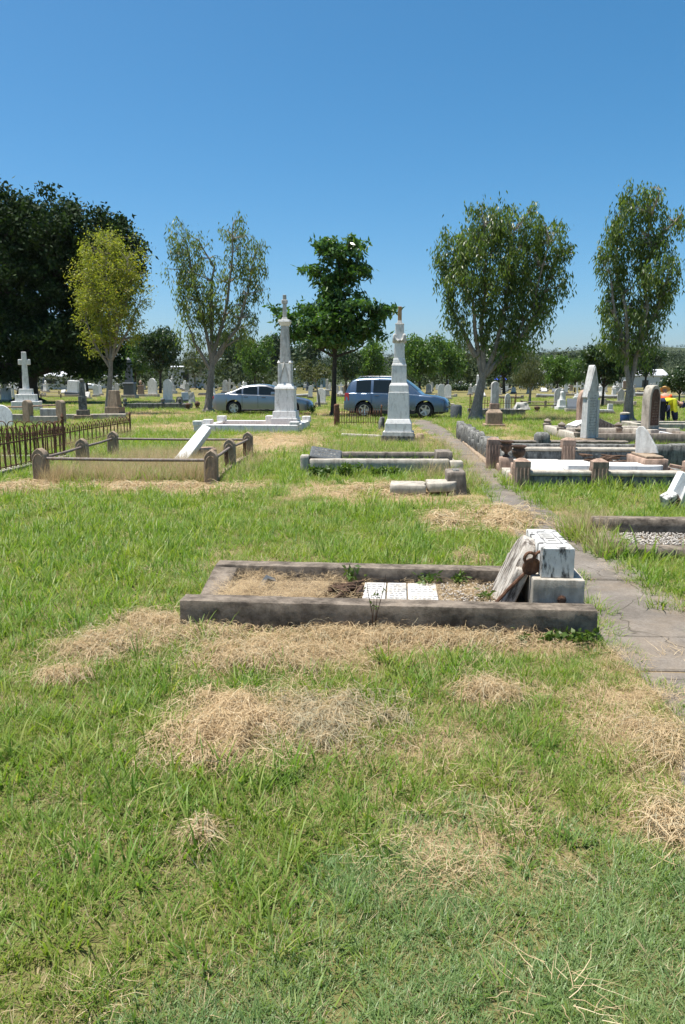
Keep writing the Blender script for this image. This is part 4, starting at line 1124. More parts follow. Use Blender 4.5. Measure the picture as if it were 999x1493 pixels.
def car(name, label, loc, rz, L, Wd, belt, roof, top, hw, paint, wr, wx, xg, win_x, gh_h, handles, suv=False):
    """belt: body top profile; roof: cabin profile; both lists of (x, z), x from rear to front"""
    root = thing(name, label, 'car', loc, rz)
    bx_, bz_ = zip(*belt); rx_, rz_ = zip(*roof); hx_, hw_ = zip(*hw)
    BT = lambda x: float(np.interp(x, bx_, bz_)); RF = lambda x: float(np.interp(x, rx_, rz_)); HW = lambda x: float(np.interp(x, hx_, hw_))
    ar = wr + 0.06
    def bot(x):
        z = 0.2 if not suv else 0.27
        for w in wx:
            dd = abs(x - w)
            if dd < ar: z = max(z, wr * 0.98 + math.sqrt(ar * ar - dd * dd))
        if x < -L / 2 + 0.25: z += 0.1 * (1 - (x + L / 2) / 0.25)
        if x > L / 2 - 0.25: z += 0.05 * (1 - (L / 2 - x) / 0.25)
        return z
    xs = sorted(set([round(-L / 2 + L * i / 44, 3) for i in range(45)] + [round(w + ar * math.cos(t), 3) for w in wx for t in np.linspace(0, math.pi, 15)] + [round(w + s * (ar + 0.004), 3) for w in wx for s in (-1, 1)]))
    V = []; Fc = []
    prof = None
    for x in xs:
        zb, zt, h = bot(x), BT(x), HW(x)
        zt = max(zt, zb + 0.06)
        zm = max(zb + 0.03, min(0.5, zt - 0.12))
        row = [(h * 0.86, zb), (h * 0.985, zb + 0.015), (h, max(zm, zb + 0.025)), (h * 0.992, zb + (zt - zb) * 0.72 if zm < zb + (zt - zb) * 0.7 else zt - 0.07), (h * 0.965, zt - 0.035), (h * 0.9, zt), (h * 0.5, zt + 0.022), (0, zt + 0.03)]
        row = [(x, -y, z) for y, z in row] + [(x, y, z) for y, z in row[-2::-1]]
        V += row
    n = 15
    for i in range(len(xs) - 1):
        for k_ in range(n - 1):
            Fc.append((i * n + k_, (i + 1) * n + k_, (i + 1) * n + k_ + 1, i * n + k_ + 1))
    Fc.append(tuple(range(n))); Fc.append(tuple((len(xs) - 1) * n + k_ for k_ in range(n - 1, -1, -1)))
    b = MB(); b.add(V, Fc)
    body = b.build('body', M[paint], root, smooth=38)
    # dark underbody
    MB().box(-L / 2 + 0.25, L / 2 - 0.25, -Wd / 2 * 0.8, Wd / 2 * 0.8, 0.2, 0.6).build('underbody', M['blackplastic'], root)
    # cabin
    def side(x, z):                      # half width of the cabin side at height z
        return HW(0) * 0.9 - max(0.0, z - BT(x)) * 0.3
    xs2 = np.linspace(xg[0], xg[1], 40)
    V = []; Fc = []
    for x in xs2:
        zb = BT(x) - 0.03; zr = max(RF(x), zb + 0.005)
        e = min(0.09, (zr - zb) * 0.5)
        tp = side(x, zr)
        taper = 1.0
        row = [(side(x, zb), zb), (side(x, zr - e), zr - e), (tp - e * 0.35, zr - e * 0.3), (tp - e * 1.1, zr), (tp * 0.5, zr + 0.012), (0, zr + 0.018)]
        row = [(x, -y, z) for y, z in row] + [(x, y, z) for y, z in row[-2::-1]]
        V += row
    n = 11
    for i in range(len(xs2) - 1):
        for k_ in range(n - 1):
            Fc.append((i * n + k_, (i + 1) * n + k_, (i + 1) * n + k_ + 1, i * n + k_ + 1))
    Fc.append(tuple(range(n))); Fc.append(tuple((len(xs2) - 1) * n + k_ for k_ in range(n - 1, -1, -1)))
    b = MB(); b.add(V, Fc)
    b.build('cabin', M[paint], root, smooth=35)
    # side windows
    for sgn in (-1, 1):
        for (xa, xb) in win_x:
            V = []; Fc = []
            q = np.linspace(xa, xb, 12)
            for x in q:
                z0 = BT(x) + 0.025; z1 = max(z0 + 0.01, RF(x) - 0.1)
                z1 = min(z1, top - 0.11)
                for z in (z0, (z0 + z1) / 2, z1):
                    V.append((x, sgn * (side(x, z) + 0.006), z))
            for i in range(11):
                for k_ in range(2):
                    f_ = (i * 3 + k_, (i + 1) * 3 + k_, (i + 1) * 3 + k_ + 1, i * 3 + k_ + 1)
                    Fc.append(f_ if sgn < 0 else f_[::-1])
            b = MB(); b.add(V, Fc); b.build('side_window', M['glass'], root)
    for nm, (xa, xb) in (('windscreen', gh_h[1]), ('rear_window', gh_h[0])):
        V = []; Fc = []
        q = np.linspace(xa, xb, 8)
        for x in q:
            z = RF(x)
            w = side(x, z) - 0.12
            for t in (-1, -0.5, 0, 0.5, 1):
                V.append((x + (0.012 if nm == 'windscreen' else -0.012), w * t, z + 0.012 + 0.017 * (1 - abs(t))))
        for i in range(7):
            for k_ in range(4):
                Fc.append((i * 5 + k_, (i + 1) * 5 + k_, (i + 1) * 5 + k_ + 1, i * 5 + k_ + 1))
        b = MB(); b.add(V, Fc); b.build(nm, M['glass'], root, smooth=60)
    # wheels
    for w in wx:
        for sgn in (-1, 1):
            hub = bpy.data.objects.new('wheel', None); COL.objects.link(hub); hub.parent = root
            y = sgn * (HW(w) - 0.12)
            hub.location = (w, y, wr); hub.rotation_euler = (R(90) if sgn < 0 else R(-90), 0, 0)
            MB().lathe([(wr * 0.62, -0.1), (wr * 0.93, -0.1), (wr, -0.07), (wr, 0.07), (wr * 0.93, 0.1), (wr * 0.66, 0.105), (wr * 0.62, 0.06)], 28).build('tyre', M['tyre'], hub, smooth=50)
            rm = MB()
            rm.lathe([(wr * 0.6, 0.03), (wr * 0.65, 0.07), (wr * 0.66, 0.1), (wr * 0.6, 0.1), (wr * 0.58, 0.06)], 24)
            rm.lathe([(0.001, 0.04), (wr * 0.14, 0.05), (wr * 0.15, 0.085), (0.001, 0.095)], 12)
            for s in range(5):
                a_ = s * 2 * math.pi / 5
                MRr = Matrix.Rotation(a_, 4, 'Z')
                rm.add([(wr * 0.1, -0.045, 0.06), (wr * 0.62, -0.03, 0.06), (wr * 0.62, 0.03, 0.06), (wr * 0.1, 0.045, 0.06), (wr * 0.1, -0.045, 0.09), (wr * 0.62, -0.03, 0.1), (wr * 0.62, 0.03, 0.1), (wr * 0.1, 0.045, 0.09)],
                       [(3, 2, 1, 0), (4, 5, 6, 7), (0, 1, 5, 4), (1, 2, 6, 5), (2, 3, 7, 6), (3, 0, 4, 7)], MRr)
            rm.build('rim', M['alloy'], hub, smooth=40)
            MB().lathe([(wr * 0.6, -0.02), (wr * 0.6, 0.02), (0.001, 0.02)], 20).build('brake_disc', M['blackplastic'], hub)
    # lamps, mirrors, handles, sills, plates
    for sgn in (-1, 1):
        zf = BT(L / 2 - 0.12) - 0.13; zr_ = BT(-L / 2 + 0.12) - 0.16
        xf = L / 2 - 0.2; xr = -L / 2 + 0.1
        MB().box(xf - 0.24, xf + 0.17, -0.03, 0.03, -0.09, 0.09, t=0.75).build('headlight', M['clearlens'], root, bevel=0.03, seg=2, loc=(0, sgn * (HW(xf) - 0.045), zf), rot=(0, 0, sgn * R(-14)))
        MB().box(xf + 0.06, xf + 0.14, -0.031, 0.031, -0.02, 0.05).build('indicator', M['amber'], root, bevel=0.01, loc=(0, sgn * (HW(xf) - 0.04), zf), rot=(0, 0, sgn * R(-14)))
        hl = 0.34 if suv else 0.13
        MB().box(-0.1, 0.16, -0.03, 0.03, -hl / 2, hl / 2, t=0.8).build('tail_light', M['redlens'], root, bevel=0.03, seg=2, loc=(xr + 0.02, sgn * (HW(xr) - 0.035), zr_ + (-0.02 if suv else 0.03)), rot=(0, 0, sgn * R(12)))
        mx = xg[1] - 0.75
        mz = BT(mx) + 0.1
        MB().box(-0.09, 0.11, -0.09, 0.09, -0.07, 0.07, t=0.85).build('wing_mirror', M[paint], root, bevel=0.03, seg=2, loc=(mx, sgn * (HW(mx) + 0.06), mz))
        for hx in handles:
            MB().box(-0.1, 0.1, -0.018, 0.018, -0.015, 0.02).build('door_handle', M['blackplastic'], root, bevel=0.006, loc=(hx, sgn * (HW(hx) * 0.985), BT(hx) - 0.12))
        MB().box(wx[0] + ar + 0.02, wx[1] - ar - 0.02, -0.02, 0.02, 0.19, 0.27 if not suv else 0.36).build('sill', M['blackplastic'], root, loc=(0, sgn * (HW(0) - 0.006), 0), bevel=0.01)
        sm = MB()
        for dxx in (handles[0] - 0.12 - 0.9 + 0.9, ):
            pass
        for xq in ([win_x[0][1] + 0.04, win_x[1][1] + 0.04]):
            sm.box(xq - 0.006, xq + 0.006, -0.003, 0.003, 0.34, BT(xq) - 0.04)
        sm.build('door_seam', M['blackplastic'], root, loc=(0, sgn * (HW(0) * 0.999), 0))
    MB().box(-L / 2 - 0.02, -L / 2 + 0.22, -Wd * 0.42, Wd * 0.42, 0.3 if not suv else 0.36, 0.44 if not suv else 0.58).build('rear_bumper', M['blackplastic'] if suv else M[paint], root, bevel=0.04, seg=2)
    MB().box(L / 2 - 0.2, L / 2 + 0.02, -Wd * 0.4, Wd * 0.4, 0.26, 0.44).build('front_bumper', M[paint], root, bevel=0.05, seg=2)
    MB().box(L / 2 - 0.1, L / 2 + 0.005, -0.4, 0.4, BT(L / 2) - 0.17, BT(L / 2) - 0.06).build('grille', M['blackplastic'], root, bevel=0.02)
    MB().box(-L / 2 - 0.026, -L / 2 + 0.01, -0.19, 0.19, 0.62 if not suv else 0.75, 0.73 if not suv else 0.86).build('number_plate', M['clearlens'], root)
    return root

L = 4.86
sx0, _ = at(385.5, 603, 38.9)
sedan = car('parked_sedan', 'silver-blue sedan parked behind the slender white monument', (sx0, 38.9, 0), R(-2), L, 1.84,
    belt=[(-2.43, 0.66), (-2.38, 0.93), (-2.2, 1.0), (-1.55, 1.02), (-0.6, 0.97), (0.9, 0.92), (1.25, 0.88), (1.9, 0.78), (2.25, 0.68), (2.4, 0.56), (2.43, 0.5)],
    roof=[(-1.78, 1.01), (-1.5, 1.12), (-1.0, 1.35), (-0.6, 1.43), (-0.1, 1.46), (0.25, 1.44), (0.5, 1.36), (0.95, 1.12), (1.3, 0.9)], top=1.46,
    hw=[(-2.43, 0.72), (-2.3, 0.84), (-1.8, 0.9), (0, 0.92), (1.6, 0.9), (2.2, 0.8), (2.43, 0.6)], paint='paint_silver', wr=0.325, wx=(-1.36, 1.43), xg=(-1.78, 1.3),
    win_x=[(-1.25, -0.98), (-0.9, -0.22), (-0.14, 0.72)], gh_h=((-1.66, -0.95), (0.42, 1.12)), handles=(-0.75, 0.1))
uy = 35.4
ux0, _ = at(580, 608, uy)
suv = car('parked_suv', 'blue off-road car parked behind the tiered inscribed monument', (ux0, uy, 0), R(-13), 4.62, 1.8,
    belt=[(-2.31, 0.75), (-2.28, 1.02), (-2.2, 1.1), (-1.0, 1.1), (0.6, 1.05), (0.95, 1.03), (1.2, 1.02), (1.8, 0.95), (2.15, 0.85), (2.28, 0.7), (2.31, 0.6)],
    roof=[(-2.24, 1.08), (-2.17, 1.3), (-2.02, 1.62), (-1.75, 1.73), (-0.7, 1.78), (0.1, 1.75), (0.35, 1.67), (0.8, 1.33), (1.15, 1.03)], top=1.76,
    hw=[(-2.31, 0.76), (-2.2, 0.85), (-1.8, 0.89), (0, 0.9), (1.6, 0.89), (2.15, 0.8), (2.31, 0.62)], paint='paint_blue', wr=0.355, wx=(-1.38, 1.32), xg=(-2.24, 1.15),
    win_x=[(-1.75, -1.1), (-0.98, -0.2), (-0.1, 0.55)], gh_h=((-2.18, -2.02), (0.32, 0.95)), handles=(-0.8, 0.05), suv=True)
for sgn in (-1, 1):
    MB().tube([(-1.7, sgn * 0.55, 1.74), (-1.6, sgn * 0.56, 1.815), (-0.2, sgn * 0.57, 1.82), (0.05, sgn * 0.57, 1.76)], 0.02, 6).build('roof_rail', M['alloy'], suv, smooth=60)

# ------------------------------------------------------------------ two workers
def skinned(name, pts, edges, rad, mat, parent, root=0, sub=2):
    me = bpy.data.meshes.new(name)
    me.from_pydata(pts, edges, [])
    me.materials.append(mat)
    o = bpy.data.objects.new(name, me)
    COL.objects.link(o); o.parent = parent
    md = o.modifiers.new('Skin', 'SKIN')
    md.use_smooth_shade = True
    me.skin_vertices.new() if len(me.skin_vertices) == 0 else None
    sv = me.skin_vertices[0].data
    for i, r_ in enumerate(rad):
        sv[i].radius = (r_, r_) if not hasattr(r_, '__len__') else r_
        sv[i].use_root = (i == root)
    s_ = o.modifiers.new('Sub', 'SUBSURF'); s_.levels = sub; s_.render_levels = sub
    return o
M['skin'] = plain('skin', (0.42, 0.25, 0.17), 0.6)
M['navy'] = plain('navy_cloth', (0.018, 0.024, 0.055), 0.9)
M['black_cloth'] = plain('black_cloth', (0.014, 0.014, 0.017), 0.9)
M['hiviz_yellow'] = plain('high_visibility_yellow', (0.72, 0.68, 0.03), 0.85)
M['hiviz_orange'] = plain('high_visibility_orange', (0.8, 0.12, 0.02), 0.85)
M['strawhat'] = plain('straw_hat', (0.62, 0.4, 0.16), 0.9)
M['boot'] = plain('work_boot', (0.05, 0.035, 0.025), 0.8)
M['eye'] = plain('eye', (0.03, 0.025, 0.02), 0.3)
def worker(name, label, loc, rz, hip, chest, head, hands, feet, knees, elbows, shirt, lower, trousers, hat):
    t = thing(name, label, 'person', loc, rz)
    Vt = lambda a: Vector(a)
    hip, chest, head = Vt(hip), Vt(chest), Vt(head)
    sidev = Vector((0, 1, 0))
    pts = [hip, hip * 0.5 + chest * 0.5, chest, chest + (head - chest) * 0.5, head]
    ed = [(0, 1), (1, 2), (2, 3), (3, 4)]
    rad = [(0.14, 0.11), (0.14, 0.11), (0.15, 0.11), 0.055, 0.09]
    shp = [hip, hip * 0.5 + chest * 0.5, chest]; she = [(0, 1), (1, 2)]; shr = [(0.17, 0.15), (0.175, 0.15), (0.185, 0.14)]
    trp = [hip + Vector((0, 0, 0.02))]; tre = []; trr = [(0.18, 0.16)]
    for k_, s in enumerate((-1, 1)):
        sh = chest + sidev * s * 0.2 + Vector((0, 0, -0.0))
        el, ha = Vt(elbows[k_]), Vt(hands[k_])
        i = len(pts)
        wr_ = el * 0.12 + ha * 0.88
        dv = (ha - el).normalized()
        pts += [sh, el, wr_, ha]; ed += [(2, i), (i, i + 1), (i + 1, i + 2), (i + 2, i + 3)]; rad += [0.065, 0.048, 0.032, (0.042, 0.025)]
        # fingers and thumb
        lat = dv.cross(sidev).normalized()
        for f_ in range(4):
            o1 = ha + lat * (f_ - 1.5) * 0.019 + dv * 0.035
            o2 = o1 + dv * (0.035 + 0.012 * (1 - abs(f_ - 1.5))) + sidev * -s * 0.008
            j = len(pts)
            pts += [o1, o2]; ed += [(i + 3, j), (j, j + 1)]; rad += [0.0095, 0.008]
        j = len(pts)
        pts += [ha - lat * 0.035 + dv * -0.005, ha - lat * 0.055 + dv * 0.03]; ed += [(i + 3, j), (j, j + 1)]; rad += [0.012, 0.009]
        if shirt == 'hiviz_yellow':
            skinned('sleeve', [tuple(el * 0.85 + sh * 0.15), tuple(el * 0.5 + ha * 0.5), tuple(el * 0.1 + ha * 0.9)], [(0, 1), (1, 2)], [0.08, 0.075, 0.065], M['navy'], t)
        kn, ft = Vt(knees[k_]), Vt(feet[k_])
        hp = hip + sidev * s * 0.09 + Vector((0, 0, -0.05))
        j = len(pts)
        pts += [hp, kn, ft + Vector((0, 0, 0.09)), ft + Vector((0.02, 0, 0.03)), ft + Vector((0.15, s * 0.02, 0.025))]
        ed += [(0, j), (j, j + 1), (j + 1, j + 2), (j + 2, j + 3), (j + 3, j + 4)]; rad += [0.085, 0.06, 0.042, 0.042, 0.03]
        i = len(shp); shp += [sh, sh * 0.5 + el * 0.5, el, el * 0.35 + ha * 0.65]; she += [(2, i), (i, i + 1), (i + 1, i + 2), (i + 2, i + 3)]; shr += [0.09, 0.078, 0.068, 0.055]
        i = len(trp); trp += [hp, hp * 0.5 + kn * 0.5, kn, kn * 0.45 + (ft + Vector((0, 0, 0.08))) * 0.55, ft + Vector((0, 0, 0.08))]
        tre += [(0, i), (i, i + 1), (i + 1, i + 2), (i + 2, i + 3), (i + 3, i + 4)]; trr += [0.115, 0.105, 0.085, 0.075, 0.068]
        skinned('boot', [ft + Vector((-0.05, 0, 0.06)), ft + Vector((0.05, 0, 0.055)), ft + Vector((0.19, s * 0.02, 0.04))], [(0, 1), (1, 2)], [0.055, 0.056, 0.042], M['boot'], t, 0, 2)
    skinned('body', [tuple(p) for p in pts], ed, rad, M['skin'], t)
    skinned('shirt', [tuple(p) for p in shp], she, shr, M[shirt], t)
    skinned('trousers', [tuple(p) for p in trp], tre, trr, M[trousers], t)
    if lower:
        a_, b_, mt = lower
        skinned('shirt_panel', [tuple(hip + (chest - hip) * a_), tuple(hip + (chest - hip) * (a_ + b_) / 2), tuple(hip + (chest - hip) * b_)], [(0, 1), (1, 2)], [(0.2, 0.175), (0.205, 0.175), (0.205, 0.165)], M[mt], t)
    # head: face features and hat
    up = (head - chest).normalized()
    hd = MB()
    Mh = Matrix.Translation(head + up * 0.05) @ up.to_track_quat('Z', 'Y').to_matrix().to_4x4()
    hd.lathe([(0.0, -0.11), (0.055, -0.1), (0.078, -0.05), (0.088, 0.02), (0.08, 0.08), (0.045, 0.12), (0.0, 0.13)], 14, Mh)
    hd.build('head', M['skin'], t, smooth=80)
    fwd = Vector((1, 0, -0.6)).normalized()
    fwd = (fwd - up * fwd.dot(up)).normalized()
    ft_ = MB(); c0 = head + up * 0.05
    ft_.tube([c0 + fwd * 0.08 + up * 0.02, c0 + fwd * 0.105 - up * 0.02], [0.008, 0.014], 6)
    for s in (-1, 1):
        ft_.tube([c0 + sidev * s * 0.082 + up * 0.02, c0 + sidev * s * 0.096 - up * 0.025], [0.016, 0.012], 6)
    ft_.build('nose_and_ears', M['skin'], t)
    ey = MB()
    for s in (-1, 1):
        ey.tube([c0 + fwd * 0.076 + sidev * s * 0.03 + up * 0.02, c0 + fwd * 0.088 + sidev * s * 0.03 + up * 0.018], 0.009, 6)
    ey.tube([c0 + fwd * 0.08 + sidev * 0.025 - up * 0.055, c0 + fwd * 0.084 - up * 0.057, c0 + fwd * 0.08 - sidev * 0.025 - up * 0.055], 0.005, 5)
    ey.build('eyes_and_mouth', M['eye'], t)
    Mq = Matrix.Translation(head + up * 0.1) @ up.to_track_quat('Z', 'Y').to_matrix().to_4x4()
    if hat == 'straw':
        MB().lathe([(0.2, -0.02), (0.21, -0.012), (0.105, 0.02), (0.1, 0.09), (0.07, 0.115), (0.0, 0.12)], 20, Mq).build('hat', M['strawhat'], t, smooth=60)
    else:
        MB().lathe([(0.15, -0.03), (0.152, -0.02), (0.102, 0.01), (0.1, 0.06), (0.07, 0.1), (0.0, 0.11)], 18, Mq).build('hat', M['navy'], t, smooth=60)
    return t
wx_, wy_ = 11.25, 27.8
worker('person', 'worker in yellow and navy shirt and dark hat bending to the ground', (wx_, wy_, 0), R(-8), (0, 0, 0.86), (0.38, 0, 0.94), (0.62, 0, 0.83), [(0.5, -0.14, 0.22), (0.54, 0.16, 0.2)],
       [(-0.02, -0.12, 0), (0.1, 0.13, 0)], [(0.05, -0.12, 0.46), (0.12, 0.13, 0.46)], [(0.44, -0.22, 0.55), (0.46, 0.22, 0.55)], 'hiviz_yellow', (-0.12, 0.4, 'navy'), 'black_cloth', 'dark')
worker('person', 'worker in orange and black vest and straw hat crouching with back turned', (12.95, 31.6, 0), R(78), (0, 0, 0.62), (0.2, 0, 1.02), (0.33, 0, 1.2), [(0.5, -0.14, 0.42), (0.5, 0.14, 0.42)],
       [(0.05, -0.16, 0), (0.12, 0.16, 0)], [(0.32, -0.18, 0.42), (0.36, 0.18, 0.42)], [(0.34, -0.3, 0.68), (0.34, 0.3, 0.68)], 'hiviz_orange', (0.2, 0.8, 'black_cloth'), 'navy', 'straw')
x, y = gp(912, 619)
cb = thing('cool_box', 'dark blue drum cooler with pale lid at the foot of the right gum tree', 'cool box', (x, y + 0.1, 0))
M['bluebox'] = plain('blue_plastic', (0.02, 0.05, 0.14), 0.4)
MB().lathe([(0.15, 0), (0.17, 0.04), (0.18, 0.36), (0.17, 0.38)], 16).build('drum', M['bluebox'], cb, smooth=50)
MB().lathe([(0.185, 0.378), (0.185, 0.43), (0.1, 0.46), (0.0, 0.465)], 16).build('lid', M['lightconc'], cb, smooth=50)

# ------------------------------------------------------------------ trees
def unit(v): return v / np.maximum(np.linalg.norm(v, axis=-1, keepdims=True), 1e-6)
def leaves(name, C, rad, n, length, width, droop, mat, parent, zs=1.0, rng=RNG, hang=0.0):
    """n leaves for each clump centre C (k,3) of radius rad (k,): pointed quads"""
    k_ = len(C)
    c = np.repeat(C, n, 0); r = np.repeat(rad, n)[:, None]
    g = rng.normal(0, 0.48, (k_ * n, 3)) * np.array([1, 1, zs])
    P = c + g * r
    if hang: P[:, 2] -= np.abs(rng.normal(0, hang, k_ * n))
    d = unit(rng.normal(0, 1, (k_ * n, 3))) * (1 - droop) + np.array([0, 0, -1.0]) * droop
    d = unit(d)
    s = unit(np.cross(d, unit(rng.normal(0, 1, (k_ * n, 3)))))
    l = (length * rng.uniform(0.6, 1.35, (k_ * n, 1))); w = width * rng.uniform(0.7, 1.3, (k_ * n, 1))
    V = np.stack([P, P + d * l * 0.4 + s * w / 2, P + d * l, P + d * l * 0.4 - s * w / 2], 1).reshape(-1, 3)
    Q_ = np.arange(k_ * n * 4).reshape(-1, 4)
    return fast_mesh(name, V, Q_, M[mat], parent)
def sample_ell(ells, n, rng=RNG, shell=0.45):
    vol = np.array([e[3] * e[4] * e[5] for e in ells]) ** 0.75
    cnt = np.maximum(1, np.round(n * vol / vol.sum())).astype(int)
    out = []; own = []
    for i, (e, c_) in enumerate(zip(ells, cnt)):
        d = unit(rng.normal(0, 1, (c_, 3)))
        r = rng.random((c_, 1)) ** shell
        out.append(np.array(e[:3]) + d * r * np.array(e[3:6])); own += [i] * c_
    return np.concatenate(out), np.array(own)
def tree(name, label, base, Y, ells_px, trunk, limbs, nclump, nleaf, leaf, mat, bark, droop=0.6, clump_r=0.45, group=None, depth=0.9, twigs=True, zs=1.1, hang=0.0, shell=0.45, trunk_r=0.2, seed=1, twig_r=0.018):
    """crown ellipsoids, trunk and limbs are given by photo points at the tree's own distance Y"""
    rng = np.random.default_rng(seed); rr = random.Random(seed)
    bx, _ = at(base[0], base[1], Y)
    root = thing(name, label, 'tree', (bx, Y, 0), 0, group)
    s = 1 / ppm(Y, 3)
    ells = []
    for e in ells_px:
        x, z = at(e[0], e[1], Y)
        dy = (e[4] if len(e) > 4 else rr.uniform(-0.25, 0.25) * e[2]) * s
        ells.append((x - bx, dy, z, e[2] * s, e[2] * s * depth, e[3] * s))
    tb = MB()
    tp = []
    for i, (px, py) in enumerate(trunk):
        x, z = at(px, py, Y)
        tp.append(Vector((x - bx, rr.uniform(-0.05, 0.05), z if i else -0.12)))
    m_ = len(tp)
    rads = [trunk_r * (1.25 if i == 0 else 1 - 0.45 * i / max(1, m_ - 1)) for i in range(m_)]
    tb.tube(tp, rads, 10)
    # root flare
    for k_ in range(5):
        a_ = k_ * 1.256 + rr.random()
        tb.tube([Vector((math.cos(a_) * trunk_r * 1.7, math.sin(a_) * trunk_r * 1.7, -0.1)), tp[0] + Vector((math.cos(a_) * trunk_r * 0.7, math.sin(a_) * trunk_r * 0.7, 0.3)), tp[0] + Vector((0, 0, 0.9))], [trunk_r * 0.45, trunk_r * 0.5, trunk_r * 0.3], 6)
    nodes = [(tp[-1], rads[-1])]
    for lb in limbs:
        q = []
        for i, (px, py) in enumerate(lb):
            x, z = at(px, py, Y)
            q.append(Vector((x - bx, 0 if i == 0 else rr.uniform(-1, 1) * 0.22 * i, z)))
        fine = []
        for i in range(len(q) - 1):
            for t in (0, 0.33, 0.67):
                p = q[i].lerp(q[i + 1], t)
                fine.append(p + Vector((rr.uniform(-1, 1), rr.uniform(-1, 1), 0)) * (0.05 if fine else 0))
        fine.append(q[-1])
        lr = trunk_r * 0.52
        rd = [lr * (1 - 0.8 * i / (len(fine) - 1)) for i in range(len(fine))]
        tb.tube(fine, rd, 7)
        nodes += [(p, r_) for p, r_ in list(zip(fine, rd))[2:]]
    C, own = sample_ell(ells, nclump, rng, shell)
    if twigs:
        NPp = np.array([tuple(p) for p, _ in nodes])
        for i in range(len(C)):
            if rr.random() > 0.75: continue
            c = C[i]
            d = NPp - c
            cost = np.linalg.norm(d, axis=1) + np.maximum(0, d[:, 2]) * 1.5
            j = int(np.argmin(cost))
            p0 = Vector(NPp[j]); p1 = Vector(c)
            mid = p0.lerp(p1, 0.55) + Vector((rr.uniform(-1, 1), rr.uniform(-1, 1), rr.uniform(0, 1))) * 0.12 * (p1 - p0).length
            r0 = min(nodes[j][1] * 0.6, twig_r * 2 + 0.006 * (p1 - p0).length)
            tb.tube([p0, mid, p1], [r0, r0 * 0.6, 0.006], 5)
    tb.build('trunk', M[bark], root, smooth=70)
    leaves('crown', C, clump_r * rng.uniform(0.7, 1.35, len(C)), nleaf, leaf[0], leaf[1], droop, mat, root, zs, rng, hang)
    foot(bx, Y, trunk_r * 1.3, trunk_r * 1.3)
    return root

tree('gum_tree', 'tall sparse drooping gum tree standing behind the sedan tail', (305, 600), 41.5,
     [(268, 350, 26, 32), (262, 395, 22, 40), (285, 385, 32, 48), (340, 336, 24, 28), (350, 385, 38, 50), (372, 425, 20, 45), (300, 430, 38, 42), (325, 455, 40, 40), (285, 480, 30, 30), (350, 480, 26, 30), (265, 440, 14, 30), (378, 370, 14, 22)],
     [(304, 602), (306, 570), (309, 535), (310, 515)],
     [[(309, 530), (300, 480), (284, 420), (270, 350)], [(310, 515), (306, 450), (312, 390), (290, 350)], [(311, 520), (328, 460), (338, 390), (342, 330)], [(311, 525), (345, 480), (362, 430), (368, 380)], [(309, 535), (330, 505), (352, 490)], [(308, 540), (285, 500), (268, 460)]],
     360, 25, (0.23, 0.058), 'gumleaf', 'bark', 0.62, 0.26, depth=0.9, zs=1.5, hang=0.25, trunk_r=0.22, seed=3)
tree('gum_tree', 'broad dense gum tree with forked pale trunk standing right of the blue off-road car', (697, 612), 33.2,
     [(695, 335, 38, 36), (660, 375, 24, 34), (740, 330, 42, 36), (790, 340, 34, 32), (690, 400, 46, 55), (745, 395, 50, 55), (795, 395, 36, 48), (815, 365, 18, 28), (660, 430, 20, 45), (765, 455, 36, 45), (720, 460, 32, 42), (675, 470, 18, 30), (790, 450, 18, 30), (740, 505, 24, 24), (645, 380, 12, 26), (638, 362, 9, 12), (829, 352, 8, 12), (700, 298, 15, 8), (778, 302, 16, 8), (655, 338, 13, 9), (822, 410, 9, 14)],
     [(693, 613), (697, 585), (702, 560), (706, 545)],
     [[(704, 550), (694, 500), (688, 440), (665, 370)], [(706, 545), (702, 480), (708, 400), (705, 330)], [(706, 545), (724, 500), (738, 430), (745, 340)], [(707, 548), (745, 505), (775, 450), (795, 360)], [(710, 545), (760, 490), (790, 440), (808, 390)], [(694, 520), (672, 480), (655, 440)]],
     600, 36, (0.21, 0.058), 'gumleaf_dark', 'bark', 0.6, 0.25, depth=0.9, zs=1.4, hang=0.22, trunk_r=0.24, seed=4)
tree('gum_tree', 'tall columnar gum tree with twin pale trunks behind the arched headstone', (918, 617), 30.4,
     [(920, 300, 24, 30), (950, 300, 26, 28), (900, 340, 26, 30), (945, 345, 36, 36), (980, 320, 18, 14), (905, 390, 30, 38), (950, 400, 38, 42), (885, 365, 14, 18), (905, 450, 32, 38), (945, 455, 32, 36), (925, 500, 38, 26), (890, 480, 18, 26), (965, 430, 18, 26), (988, 312, 13, 9), (874, 370, 9, 9), (988, 395, 9, 12), (942, 272, 15, 10), (878, 440, 10, 14), (908, 285, 10, 10)],
     [(916, 618), (917, 590), (918, 570), (919, 560)],
     [[(918, 572), (912, 520), (910, 450), (905, 380), (915, 290)], [(919, 575), (930, 520), (938, 450), (945, 370), (950, 285)], [(912, 510), (895, 460), (888, 400)], [(932, 500), (958, 450), (970, 400)], [(943, 380), (965, 345), (988, 315)]],
     440, 32, (0.19, 0.052), 'gumleaf_dark', 'bark', 0.62, 0.23, depth=0.9, zs=1.4, hang=0.2, trunk_r=0.2, seed=5)
